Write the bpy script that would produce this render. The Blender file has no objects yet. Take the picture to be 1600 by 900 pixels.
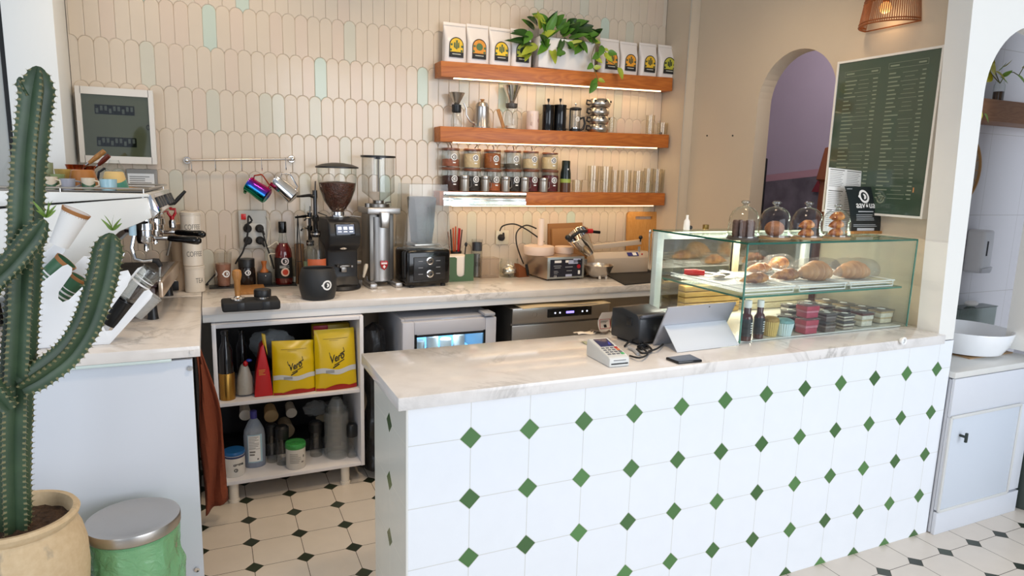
import bpy, bmesh, math, random
from mathutils import Vector, Matrix, Euler, noise
random.seed(7)
PI = math.pi
S = bpy.context.scene
COL = S.collection

# ------------------------------------------------------------------ camera
CAM = Vector((-.4999, -1.7963, 1.5996))
YAW, PITCH, ROLL, FPX = -.4303, -.1707, -.0282, 1038.92
RM = Matrix.Rotation(YAW, 3, 'Z') @ Matrix.Rotation(PITCH, 3, 'X') @ Matrix.Rotation(ROLL, 3, 'Y')
cd = bpy.data.cameras.new('camera'); cam = bpy.data.objects.new('camera', cd); COL.objects.link(cam)
cam.matrix_world = Matrix.Translation(CAM) @ (RM @ Matrix.Rotation(PI/2, 3, 'X')).to_4x4()
cd.sensor_fit = 'HORIZONTAL'; cd.sensor_width = 36; cd.lens = FPX/1600*36; cd.clip_start = .02
S.camera = cam

# ------------------------------------------------------------------ world, light, exposure
S.view_settings.view_transform = 'Standard'; S.view_settings.look = 'None'
S.view_settings.gamma = 1; S.view_settings.use_curve_mapping = False
S.view_settings.exposure = 0.0
w = bpy.data.worlds.new('world'); S.world = w; w.use_nodes = True
wn = w.node_tree.nodes; wl = w.node_tree.links
bg = wn['Background']; bg.inputs['Color'].default_value = (.74, .84, 1, 1); bg.inputs['Strength'].default_value = .5

def area(name, loc, target, size, power, color, sy=None):
    l = bpy.data.lights.new(name, 'AREA'); o = bpy.data.objects.new(name, l); COL.objects.link(o)
    l.energy = power; l.color = color; l.shape = 'RECTANGLE'; l.size = size; l.size_y = sy or size
    o.location = loc; o.rotation_euler = (Vector(target)-Vector(loc)).to_track_quat('-Z', 'Y').to_euler()
    return o
def spot(name, loc, target, power, color, ang=70, blend=.5, rad=.12):
    l = bpy.data.lights.new(name, 'SPOT'); o = bpy.data.objects.new(name, l); COL.objects.link(o)
    l.energy = power; l.color = color; l.spot_size = math.radians(ang); l.spot_blend = blend; l.shadow_soft_size = rad
    o.location = loc; o.rotation_euler = (Vector(target)-Vector(loc)).to_track_quat('-Z', 'Y').to_euler()
    return o
WARM = (1, .74, .47); COOL = (.86, .92, 1)
area('shopfront_window', (2.3, -4.2, 1.7), (1.6, 0, .8), 3.6, 142, COOL, 2.6)
area('side_window', (-3.0, -2.2, 1.9), (-.6, 1.0, 1.0), 2.0, 42, COOL, 2.0)
spot('ceiling_spot', (.9, 1.1, 3.02), (1.0, 2.0, 1.2), 38, WARM, 110, .7, .13)
spot('ceiling_spot', (-.35, 1.1, 3.02), (-.5, 2.0, 1.1), 35, WARM, 110, .7, .13)
spot('ceiling_spot', (1.7, .4, 2.9), (1.9, 1.2, 1.2), 25, WARM, 115, .7, .13)
spot('ceiling_spot', (.45, -.25, 2.9), (.7, .3, .9), 62, WARM, 110, .7, .13)

# ------------------------------------------------------------------ pixel -> point on a known plane
def ray(u, v): return RM @ Vector(((u-800)/FPX, 1, -(v-450)/FPX))
def PX(u, v, x): d = ray(u, v); return CAM + d*((x-CAM.x)/d.x)
def PY(u, v, y): d = ray(u, v); return CAM + d*((y-CAM.y)/d.y)
def PZ(u, v, z): d = ray(u, v); return CAM + d*((z-CAM.z)/d.z)
def wid(u0, u1, v, y): return PY(u1, v, y).x - PY(u0, v, y).x
def rwid(u0, u1, v, y):
    p = PY((u0+u1)/2, v, y); d = Vector((p.x-CAM.x, p.y-CAM.y)); return wid(u0, u1, v, y)*d.y/d.length
def hgt(u, v0, v1, y): return PY(u, v0, y).z - PY(u, v1, y).z

# ------------------------------------------------------------------ materials
def lin(c):
    if isinstance(c, str):
        c = c.lstrip('#'); c = [int(c[i:i+2], 16)/255 for i in (0, 2, 4)]
    return tuple((x/12.92 if x <= .04045 else ((x+.055)/1.055)**2.4) for x in c[:3]) + (1,)
MATS = {}
def mat(name, color='#cccccc', rough=.5, metal=0, emit=None, es=1, coat=0, spec=None, bump=0, bscale=60, var=0, vscale=8, sss=0, trans=0, aniso=0):
    if name in MATS: return MATS[name]
    m = bpy.data.materials.new(name); m.use_nodes = True; MATS[name] = m
    nt = m.node_tree; b = nt.nodes['Principled BSDF']
    b.inputs['Base Color'].default_value = lin(color); b.inputs['Roughness'].default_value = rough
    b.inputs['Metallic'].default_value = metal; b.inputs['Coat Weight'].default_value = coat
    if spec is not None: b.inputs['Specular IOR Level'].default_value = spec
    if emit: b.inputs['Emission Color'].default_value = lin(emit); b.inputs['Emission Strength'].default_value = es
    if trans: b.inputs['Transmission Weight'].default_value = trans
    if aniso: b.inputs['Anisotropic'].default_value = aniso
    if var or bump:
        tc = nt.nodes.new('ShaderNodeTexCoord')
    if var:
        n = nt.nodes.new('ShaderNodeTexNoise'); n.inputs['Scale'].default_value = vscale; n.inputs['Detail'].default_value = 4
        nt.links.new(tc.outputs['Object'], n.inputs['Vector'])
        h = nt.nodes.new('ShaderNodeHueSaturation'); h.inputs['Color'].default_value = lin(color)
        mr = nt.nodes.new('ShaderNodeMapRange'); mr.inputs['From Min'].default_value = .3; mr.inputs['From Max'].default_value = .7
        mr.inputs['To Min'].default_value = 1-var; mr.inputs['To Max'].default_value = 1+var
        nt.links.new(n.outputs['Fac'], mr.inputs['Value']); nt.links.new(mr.outputs['Result'], h.inputs['Value'])
        nt.links.new(h.outputs['Color'], b.inputs['Base Color'])
    if bump:
        n2 = nt.nodes.new('ShaderNodeTexNoise'); n2.inputs['Scale'].default_value = bscale; n2.inputs['Detail'].default_value = 5
        nt.links.new(tc.outputs['Object'], n2.inputs['Vector'])
        bp = nt.nodes.new('ShaderNodeBump'); bp.inputs['Strength'].default_value = bump; bp.inputs['Distance'].default_value = .01
        nt.links.new(n2.outputs['Fac'], bp.inputs['Height']); nt.links.new(bp.outputs['Normal'], b.inputs['Normal'])
    return m
def glass(name, tint='#fbfdfc', edge='#c0cec8', gloss=1.0, rough=.02, ior=1.45, base=0.03):
    """thin clear glass or plastic: see-through face on, darker and shinier at grazing angles"""
    if name in MATS: return MATS[name]
    m = bpy.data.materials.new(name); m.use_nodes = True; MATS[name] = m
    nt = m.node_tree; nt.nodes.clear(); N = nt.nodes.new
    out = N('ShaderNodeOutputMaterial'); mix = N('ShaderNodeMixShader'); tr = N('ShaderNodeBsdfTransparent'); gl = N('ShaderNodeBsdfGlossy')
    gl.inputs['Roughness'].default_value = rough
    lw = N('ShaderNodeLayerWeight'); lw.inputs['Blend'].default_value = .5
    pw = N('ShaderNodeMath'); pw.operation = 'POWER'; pw.inputs[1].default_value = 3
    nt.links.new(lw.outputs['Facing'], pw.inputs[0])
    cm = N('ShaderNodeMix'); cm.data_type = 'RGBA'; cm.inputs[6].default_value = lin(tint); cm.inputs[7].default_value = lin(edge)
    nt.links.new(pw.outputs[0], cm.inputs[0]); nt.links.new(cm.outputs[2], tr.inputs['Color'])
    fr = N('ShaderNodeMath'); fr.operation = 'MULTIPLY_ADD'; fr.inputs[1].default_value = .55*gloss; fr.inputs[2].default_value = base
    nt.links.new(pw.outputs[0], fr.inputs[0]); nt.links.new(fr.outputs[0], mix.inputs[0])
    nt.links.new(tr.outputs[0], mix.inputs[1]); nt.links.new(gl.outputs[0], mix.inputs[2]); nt.links.new(mix.outputs[0], out.inputs[0])
    return m
def film(name, color, opacity=.45, rough=.2):
    """crinkled translucent plastic film or frosted plastic"""
    if name in MATS: return MATS[name]
    m = bpy.data.materials.new(name); m.use_nodes = True; MATS[name] = m
    nt = m.node_tree; b = nt.nodes['Principled BSDF']; out = nt.nodes['Material Output']
    b.inputs['Base Color'].default_value = lin(color); b.inputs['Roughness'].default_value = rough
    tr = nt.nodes.new('ShaderNodeBsdfTransparent'); mx = nt.nodes.new('ShaderNodeMixShader'); mx.inputs[0].default_value = opacity
    tc = nt.nodes.new('ShaderNodeTexCoord'); n2 = nt.nodes.new('ShaderNodeTexNoise'); n2.inputs['Scale'].default_value = 35; n2.inputs['Distortion'].default_value = 1.5
    bp = nt.nodes.new('ShaderNodeBump'); bp.inputs['Strength'].default_value = .6; bp.inputs['Distance'].default_value = .01
    nt.links.new(tc.outputs['Object'], n2.inputs['Vector']); nt.links.new(n2.outputs['Fac'], bp.inputs['Height']); nt.links.new(bp.outputs['Normal'], b.inputs['Normal'])
    tr.inputs['Color'].default_value = tuple(.35*a+.65*.95 for a in lin(color)[:3])+(1,)
    nt.links.new(tr.outputs[0], mx.inputs[1]); nt.links.new(b.outputs[0], mx.inputs[2]); nt.links.new(mx.outputs[0], out.inputs[0])
    return m

class G:
    """small node-graph writer"""
    def __init__(s, name, rough=.4):
        m = bpy.data.materials.new(name); m.use_nodes = True; MATS[name] = m
        s.m = m; s.nt = m.node_tree; s.b = s.nt.nodes['Principled BSDF']; s.b.inputs['Roughness'].default_value = rough
    def n(s, t, **k):
        x = s.nt.nodes.new(t)
        for a, v in k.items(): setattr(x, a, v)
        return x
    def l(s, a, b): s.nt.links.new(a, b)
    def math(s, op, a, b=None, c=None):
        x = s.n('ShaderNodeMath', operation=op)
        for i, q in enumerate((a, b, c)):
            if q is None: continue
            if isinstance(q, (int, float)): x.inputs[i].default_value = q
            else: s.l(q, x.inputs[i])
        return x.outputs[0]
    def mix(s, f, a, b):
        x = s.n('ShaderNodeMix', data_type='RGBA')
        for i, q in ((0, f), (6, a), (7, b)):
            if isinstance(q, (int, float)): x.inputs[i].default_value = q
            elif isinstance(q, tuple): x.inputs[i].default_value = q
            else: s.l(q, x.inputs[i])
        return x.outputs[2]
    def bump(s, h, strength=.3, dist=.005):
        x = s.n('ShaderNodeBump'); x.inputs['Strength'].default_value = strength; x.inputs['Distance'].default_value = dist
        s.l(h, x.inputs['Height']); s.l(x.outputs['Normal'], s.b.inputs['Normal'])

def octagon(name, ua, va, off, white, green, grout, rough=.25, gw=.0016, noisy=.05, lim=None):
    """20 cm white tiles with clipped corners and small green diamond insets, from the position in the room"""
    g = G(name, rough)
    geo = g.n('ShaderNodeNewGeometry'); sp = g.n('ShaderNodeSeparateXYZ'); g.l(geo.outputs['Position'], sp.inputs[0])
    def dist(ax, o):
        t = g.math('MULTIPLY_ADD', sp.outputs[ax], 5.0, -o*5.0+100.5)
        f = g.math('FRACT', t); return g.math('MULTIPLY', g.math('ABSOLUTE', g.math('SUBTRACT', f, .5)), .2), g.math('FLOOR', t)
    du, iu = dist(ua, off[0]); dv, iv = dist(va, off[1])
    s = g.math('ADD', du, dv)
    dia = g.math('LESS_THAN', s, .0345)
    if lim: dia = g.math('MULTIPLY', dia, g.math('MULTIPLY', g.math('GREATER_THAN', sp.outputs[ua], lim[0]), g.math('LESS_THAN', sp.outputs[ua], lim[1])))
    gl = g.math('LESS_THAN', g.math('MINIMUM', du, dv), gw)
    gl2 = g.math('LESS_THAN', g.math('ABSOLUTE', g.math('SUBTRACT', s, .036)), gw*1.2)
    if lim: gl2 = g.math('MULTIPLY', gl2, g.math('MULTIPLY', g.math('GREATER_THAN', sp.outputs[ua], lim[0]), g.math('LESS_THAN', sp.outputs[ua], lim[1])))
    gr = g.math('MAXIMUM', g.math('MULTIPLY', gl, g.math('SUBTRACT', 1, dia)), gl2)
    wn_ = g.n('ShaderNodeTexWhiteNoise', noise_dimensions='2D'); cb = g.n('ShaderNodeCombineXYZ'); g.l(iu, cb.inputs[0]); g.l(iv, cb.inputs[1]); g.l(cb.outputs[0], wn_.inputs['Vector'])
    ns = g.n('ShaderNodeTexNoise'); ns.inputs['Scale'].default_value = 14; ns.inputs['Detail'].default_value = 6; g.l(geo.outputs['Position'], ns.inputs['Vector'])
    gcol = g.n('ShaderNodeHueSaturation'); gcol.inputs['Color'].default_value = lin(green)
    g.l(g.math('MULTIPLY_ADD', wn_.outputs['Value'], .7, .7), gcol.inputs['Value'])
    wcol = g.n('ShaderNodeHueSaturation'); wcol.inputs['Color'].default_value = lin(white)
    g.l(g.math('ADD', g.math('MULTIPLY_ADD', ns.outputs['Fac'], noisy*2, 1-noisy*1.2), g.math('MULTIPLY', g.math('SUBTRACT', wn_.outputs['Value'], .5), 0.0)), wcol.inputs['Value'])
    c = g.mix(dia, wcol.outputs[0], gcol.outputs[0]); c = g.mix(gr, c, lin(grout)); g.l(c, g.b.inputs['Base Color'])
    g.bump(g.math('SUBTRACT', 1, gr), .25, .002)
    g.l(g.math('MULTIPLY_ADD', gr, .5, rough), g.b.inputs['Roughness'])
    return g.m
M_FLOOR = octagon('floor_tiles', 0, 1, (.006, .055), '#d9d0c4', '#2b3427', '#4b4337', .3, .0013, .06)
M_CFRONT = octagon('counter_tiles_front', 0, 2, (0, 0), '#edf0f4', '#4a7340', '#cfcfca', .22, .0012, .02, (.1, 9))
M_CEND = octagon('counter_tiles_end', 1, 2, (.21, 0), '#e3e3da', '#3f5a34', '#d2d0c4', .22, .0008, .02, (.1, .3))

def marble(name, base, vein, rough=.12, vs=1.0):
    g = G(name, rough); geo = g.n('ShaderNodeNewGeometry')
    n1 = g.n('ShaderNodeTexNoise'); n1.inputs['Scale'].default_value = 3.2*vs; n1.inputs['Detail'].default_value = 9; n1.inputs['Roughness'].default_value = .62; n1.inputs['Distortion'].default_value = 1.1
    n2 = g.n('ShaderNodeTexNoise'); n2.inputs['Scale'].default_value = 2.0; n2.inputs['Detail'].default_value = 3
    n3 = g.n('ShaderNodeTexNoise'); n3.inputs['Scale'].default_value = 16; n3.inputs['Detail'].default_value = 8
    for n in (n1, n2, n3): g.l(geo.outputs['Position'], n.inputs['Vector'])
    v = g.math('SUBTRACT', 1, g.math('MULTIPLY', g.math('ABSOLUTE', g.math('SUBTRACT', n1.outputs['Fac'], .5)), 22)); v = g.math('MAXIMUM', v, 0)
    msk = g.n('ShaderNodeMapRange'); msk.inputs['From Min'].default_value = .46; msk.inputs['From Max'].default_value = .66; g.l(n2.outputs['Fac'], msk.inputs['Value'])
    v = g.math('MULTIPLY', v, msk.outputs[0])
    cl = g.n('ShaderNodeMapRange'); cl.inputs['From Min'].default_value = .42; cl.inputs['From Max'].default_value = .7; cl.inputs['To Max'].default_value = .14; g.l(n3.outputs['Fac'], cl.inputs['Value'])
    c = g.mix(cl.outputs[0], lin(base), lin('#b9b0a6')); c = g.mix(g.math('MULTIPLY', v, .5), c, lin(vein)); g.l(c, g.b.inputs['Base Color'])
    return g.m
M_MARBLE = marble('marble', '#e9e4df', '#78716a')
M_STONE = marble('grey_marble', '#a9aca8', '#787c78', .3, .8)

def wood(name, a, b, scale=1.0, rough=.4, axis=0, detail=1.0):
    g = G(name, rough); tc = g.n('ShaderNodeTexCoord'); mp = g.n('ShaderNodeMapping')
    sc = [14*scale]*3; sc[axis] = 1.6*scale; mp.inputs['Scale'].default_value = sc
    g.l(tc.outputs['Object'], mp.inputs['Vector'])
    n = g.n('ShaderNodeTexNoise'); n.inputs['Scale'].default_value = 1.2; n.inputs['Detail'].default_value = 2; n.inputs['Distortion'].default_value = .6; g.l(mp.outputs[0], n.inputs['Vector'])
    r = g.math('FRACT', g.math('MULTIPLY', n.outputs['Fac'], 9*detail))
    r = g.math('ABSOLUTE', g.math('MULTIPLY_ADD', r, 2, -1))
    n2 = g.n('ShaderNodeTexNoise'); n2.inputs['Scale'].default_value = 6; n2.inputs['Detail'].default_value = 6; g.l(mp.outputs[0], n2.inputs['Vector'])
    f = g.math('MULTIPLY_ADD', n2.outputs['Fac'], .6, g.math('MULTIPLY', r, .5))
    g.l(g.mix(f, lin(a), lin(b)), g.b.inputs['Base Color'])
    return g.m
M_SHELF = wood('cherry_wood', '#cb7a33', '#a0521e', 1, .42)
M_OAK = wood('light_wood', '#c08a4c', '#93602c', 2, .5, 2)
M_BAMBOO = wood('bamboo', '#d09a55', '#b57c3a', 3, .5, 2)
M_BROWNW = wood('brown_shelf', '#a5764f', '#8a5d3c', 1, .5)

# common materials
M_WALL = mat('plaster_wall', '#cdbea9', .85, bump=.08, bscale=18, var=.02, vscale=3)
M_WALLW = mat('white_plaster', '#e8e6e0', .8, bump=.06, bscale=18)
M_WHITE = mat('white_paint', '#eeeeec', .35)
M_WLAM = mat('white_laminate', '#e6e4e6', .3)
M_PANEL = mat('white_panel', '#d3d8e0', .38, var=.015, vscale=2)
M_BLACK = mat('black_plastic', '#17181a', .4)
M_BLACKG = mat('black_gloss', '#0c0c0d', .12)
M_DARK = mat('dark_matte', '#1b1c1d', .7)  # near-black matte for small dark parts and strips
M_RUBBER = mat('black_rubber', '#1d1d1e', .75)
M_STEEL = mat('brushed_steel', '#c3beb8', .28, 1)
M_STEELD = mat('dark_steel', '#8b8782', .35, 1)
M_CHROME = mat('chrome', '#e2e2e2', .08, 1)
M_PAPER = mat('white_paper', '#f1efeb', .7)
M_CREAM = mat('cream_enamel', '#e6ddce', .3)
M_GREEN = mat('green_card', '#4c6b4d', .6)
M_RED = mat('red_plastic', '#b3131b', .35)
M_INK = mat('black_ink', '#141414', .6)
M_GREYINK = mat('grey_ink', '#77746e', .6)
M_WINK = mat('white_ink', '#f2f2f0', .6)
M_GLASS = glass('clear_glass')
M_GLASSG = glass('green_edge_glass', '#fafdfc', '#dcebe5', .8)
M_GEDGE = mat('glass_edge_green', '#1f5a4a', .15, spec=.8)
M_PLAS = glass('clear_plastic', '#f6f7f6', '#cacac6', .8, .12, base=.06)
M_LED = mat('led_strip', '#fff2d8', .5, emit='#ffdfa8', es=4)

# ------------------------------------------------------------------ mesh builder
class MB:
    def __init__(s): s.bm = bmesh.new(); s.mi = 0; s.X = Matrix.Identity(4)
    def _new(s, vs, fs):
        V = [s.bm.verts.new(s.X @ Vector(v)) for v in vs]
        for f in fs:
            try:
                F = s.bm.faces.new([V[i] for i in f]); F.material_index = s.mi; F.smooth = True
            except ValueError: pass
        return V
    def m(s, i): s.mi = i; return s
    def at(s, M): s.X = M; return s
    def box(s, c, d, bev=0, M=None, seg=2):
        b = bmesh.new(); bmesh.ops.create_cube(b, size=1)
        for v in b.verts: v.co = Vector((v.co.x*d[0], v.co.y*d[1], v.co.z*d[2]))
        if bev: bmesh.ops.bevel(b, geom=b.edges[:], offset=min(bev, min(d)*.49), segments=seg, affect='EDGES', profile=.5)
        T = Matrix.Translation(Vector(c)) @ (M.to_4x4() if M else Matrix.Identity(4))
        b.verts.index_update()
        s._new([T @ v.co for v in b.verts], [[v.index for v in f.verts] for f in b.faces]); b.free(); return s
    def lathe(s, prof, c=(0, 0, 0), seg=24, M=None, cap0=False, cap1=False, sx=1, sy=1):
        T = Matrix.Translation(Vector(c)) @ (M.to_4x4() if M else Matrix.Identity(4))
        vs = []; fs = []
        for r, z in prof:
            for k in range(seg):
                a = 2*PI*k/seg; vs.append(T @ Vector((r*math.cos(a)*sx, r*math.sin(a)*sy, z)))
        n = len(prof)
        for i in range(n-1):
            for k in range(seg):
                k2 = (k+1) % seg; fs.append([i*seg+k, i*seg+k2, (i+1)*seg+k2, (i+1)*seg+k])
        if cap0: fs.append(list(range(seg))[::-1])
        if cap1: fs.append([(n-1)*seg+k for k in range(seg)])
        s._new(vs, fs); return s
    def cyl(s, p0, p1, r0, r1=None, seg=16, caps=True):
        p0 = Vector(p0); p1 = Vector(p1); r1 = r0 if r1 is None else r1
        q = (p1-p0).to_track_quat('Z', 'Y').to_matrix(); L = (p1-p0).length
        return s.lathe([(r0, 0), (r1, L)], p0, seg, q, caps, caps)
    def tube(s, pts, r, seg=8, closed=False):
        P = [Vector(p) for p in pts]; n = len(P); vs = []; fs = []; up = None
        for i, p in enumerate(P):
            if closed: t = (P[(i+1) % n]-P[i-1])
            else: t = (P[min(i+1, n-1)]-P[max(i-1, 0)])
            t = t.normalized() if t.length > 1e-9 else Vector((0, 0, 1))
            if up is None: up = Vector((0, 0, 1)) if abs(t.z) < .9 else Vector((1, 0, 0))
            a = t.cross(up)
            if a.length < 1e-5: a = t.orthogonal()
            a.normalize(); b = a.cross(t).normalized(); up = b
            rr = r[i] if isinstance(r, (list, tuple)) else r
            for k in range(seg):
                th = 2*PI*k/seg; vs.append(p + a*math.cos(th)*rr + b*math.sin(th)*rr)
        m = n if closed else n-1
        for i in range(m):
            j = (i+1) % n
            for k in range(seg):
                k2 = (k+1) % seg; fs.append([i*seg+k, i*seg+k2, j*seg+k2, j*seg+k])
        if not closed: fs.append(list(range(seg))[::-1]); fs.append([(n-1)*seg+k for k in range(seg)])
        s._new(vs, fs); return s
    def prism(s, pts, d, M=None, bev=0):
        """polygon pts (x, y) extruded 0..d along local z"""
        M = M.to_4x4() if M else Matrix.Identity(4); n = len(pts)
        if bev:
            b = bmesh.new(); V = [b.verts.new((p[0], p[1], 0)) for p in pts]; V2 = [b.verts.new((p[0], p[1], d)) for p in pts]
            b.faces.new(V[::-1]); b.faces.new(V2)
            for i in range(n): b.faces.new([V[i], V[(i+1) % n], V2[(i+1) % n], V2[i]])
            bmesh.ops.recalc_face_normals(b, faces=b.faces[:])
            bmesh.ops.bevel(b, geom=b.edges[:], offset=bev, segments=2, affect='EDGES', profile=.5); b.verts.index_update()
            s._new([M @ v.co for v in b.verts], [[v.index for v in f.verts] for f in b.faces]); b.free(); return s
        vs = [M @ Vector((p[0], p[1], 0)) for p in pts] + [M @ Vector((p[0], p[1], d)) for p in pts]
        fs = [list(range(n))[::-1], list(range(n, 2*n))] + [[i, (i+1) % n, n+(i+1) % n, n+i] for i in range(n)]
        s._new(vs, fs); return s
    def sphere(s, c, r, seg=16, rings=10, sc=(1, 1, 1), M=None):
        prof = [(max(1e-4, math.sin(PI*i/rings)), -math.cos(PI*i/rings)) for i in range(rings+1)]
        T = Matrix.Translation(Vector(c)) @ (M.to_4x4() if M else Matrix.Identity(4)) @ Matrix.Diagonal((r*sc[0], r*sc[1], r*sc[2], 1))
        old = s.X; s.X = old @ T; s.lathe(prof, seg=seg); s.X = old; return s
    def quad(s, a, b, c, d): s._new([a, b, c, d], [[0, 1, 2, 3]]); return s
    def grid(s, fn, nu, nv, closed_u=False):
        vs = [fn(i/nu, j/nv) for j in range(nv+1) for i in range(nu+(0 if closed_u else 1))]; st = nu if closed_u else nu+1; fs = []
        for j in range(nv):
            for i in range(nu):
                i2 = (i+1) % st if closed_u else i+1; fs.append([j*st+i, j*st+i2, (j+1)*st+i2, (j+1)*st+i])
        s._new(vs, fs); return s
def link(name, me, parent=None):
    o = bpy.data.objects.new(name, me); COL.objects.link(o)
    if parent: o.parent = parent
    return o
def obj(name, mb, mats, parent=None, sharp=40, loc=None, solid=0, normals=True, label=None):
    me = bpy.data.meshes.new(name)
    if normals: bmesh.ops.recalc_face_normals(mb.bm, faces=mb.bm.faces[:])
    ca = math.radians(sharp)
    for e in mb.bm.edges:
        if len(e.link_faces) == 2 and e.calc_face_angle(0) > ca: e.smooth = False
    mb.bm.to_mesh(me); mb.bm.free()
    for m in (mats if isinstance(mats, (list, tuple)) else [mats]): me.materials.append(m)
    o = link(name, me, parent)
    if loc: o.location = loc
    if solid:
        md = o.modifiers.new('thickness', 'SOLIDIFY'); md.thickness = solid; md.offset = 0
    if label: o['label'] = label
    return o
def tag(o, label, cat, group=None, kind=None):
    o['label'] = label; o['category'] = cat
    if group: o['group'] = group
    if kind: o['kind'] = kind
    return o
def thing(name, label, cat, loc=(0, 0, 0), rz=0, group=None):
    o = bpy.data.objects.new(name, None); COL.objects.link(o); o.location = loc; o.rotation_euler = (0, 0, rz); o.empty_display_size = .05
    return tag(o, label, cat, group)
def struct(name, mb, mats, sharp=40):
    o = obj(name, mb, mats, sharp=sharp); o['kind'] = 'structure'; return o
def dup(root, loc, label=None, rz=None, scale=None):
    r = root.copy(); COL.objects.link(r); r.location = loc
    if label: r['label'] = label
    if rz is not None: r.rotation_euler = (0, 0, rz)
    if scale: r.scale = (scale,)*3 if isinstance(scale, (int, float)) else scale
    for ch in list(root.children):
        c = ch.copy(); COL.objects.link(c); c.parent = r
        for g in ch.children:
            d = g.copy(); COL.objects.link(d); d.parent = c
    return r
def RX(a): return Matrix.Rotation(a, 4, 'X')
def RY(a): return Matrix.Rotation(a, 4, 'Y')
def RZ(a): return Matrix.Rotation(a, 4, 'Z')
def T(x, y, z): return Matrix.Translation((x, y, z))
FRONT = RX(PI/2)                                   # local (x, y, z) -> (x, -z.., y): a card facing -Y
def onto_cyl(r, z0, a0):
    """flat (x, y) wrapped on an upright cylinder of radius r, centred at height z0 and angle a0 (0 faces -Y)"""
    def f(p):
        a = a0 + p.x/r; rr = r + p.z
        return Vector((rr*math.sin(a), -rr*math.cos(a), z0+p.y))
    return f
def flat(M): return lambda p: M @ p
def text_mb(txt, size, fn, thick=.0004, mb=None, align='CENTER', sx=1.0, shear=0, bold=0):
    c = bpy.data.curves.new('t', 'FONT'); c.body = txt; c.size = size; c.align_x = align; c.align_y = 'CENTER'; c.extrude = thick/2; c.shear = shear; c.offset = bold
    o = bpy.data.objects.new('t', c); COL.objects.link(o)
    dg = bpy.context.evaluated_depsgraph_get(); me = bpy.data.meshes.new_from_object(o.evaluated_get(dg))
    mb = mb or MB(); mb._new([fn(Vector((v.co.x*sx, v.co.y, v.co.z+thick/2))) for v in me.vertices], [list(p.vertices) for p in me.polygons])
    COL.objects.unlink(o); bpy.data.objects.remove(o); bpy.data.curves.remove(c); bpy.data.meshes.remove(me)
    return mb
def logo_mb(r, fn, mb=None, z=.0006, notch=True):
    """the round cup badge: a white ring with a bite at its left and a D-shaped cup inside"""
    mb = mb or MB(); n = 36
    def ring(r0, r1, a0, a1, k, cx=0, cy=0):
        mb.grid(lambda u, v: fn(Vector((cx+(r0+(r1-r0)*v)*math.cos(a0+(a1-a0)*u), cy+(r0+(r1-r0)*v)*math.sin(a0+(a1-a0)*u), z))), k, 1)
    ring(r*.66, r, 0, 2*PI, n)
    ring(.001, r*.42, -PI*.62, PI*.62, 14, r*.02)            # cup bowl
    if notch: ring(.0005, r*.2, 0, 2*PI, 12, -r*1.0, 0)      # handle nub
    return mb
def disc_mb(r, fn, mb=None, z=.0004, n=28):
    mb = mb or MB()
    mb.grid(lambda u, v: fn(Vector((r*(.001+.999*v)*math.cos(2*PI*u), r*(.001+.999*v)*math.sin(2*PI*u), z))), n, 2); return mb
def rect_mb(w, h, fn, mb=None, z=.0004, nu=8, nv=1, cx=0, cy=0):
    mb = mb or MB(); mb.grid(lambda u, v: fn(Vector((cx+(u-.5)*w, cy+(v-.5)*h, z))), nu, nv); return mb
def lines_mb(w, h, n, fn, mb=None, z=.0006, thick=.35, jag=.5, cx=0, cy=0, nu=4):
    """rows of small print too small to read"""
    mb = mb or MB(); rnd = random.Random(n*31+int(w*1e4))
    for i in range(n):
        ww = w*(1-jag*rnd.random()); y = cy + h/2 - (i+.5)*h/n
        rect_mb(ww, h/n*thick, fn, mb, z, nu, 1, cx-(w-ww)/2, y)
    return mb
# ================================================================== THE ROOM
YW = 2.05                                                  # back wall
b = MB(); b.box((.75, -.9, -.05), (8.5, 8.2, .1)); struct('floor', b, M_FLOOR)
b = MB(); b.box((1.0, .9, 3.1), (6.6, 4.6, .1)); struct('ceiling', b, M_WALLW)
b = MB(); b.box((.75, YW+.06, 1.525), (3.9, .1, 3.05)); b.box((.64, YW+.0007, 1.99), (3.40, .0090, 2.10)); b.box((.7, YW+.008, .48), (3.3, .016, .95)); struct('wall_back', b, mat('tile_bed', '#d0c4b3', .8))

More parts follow.
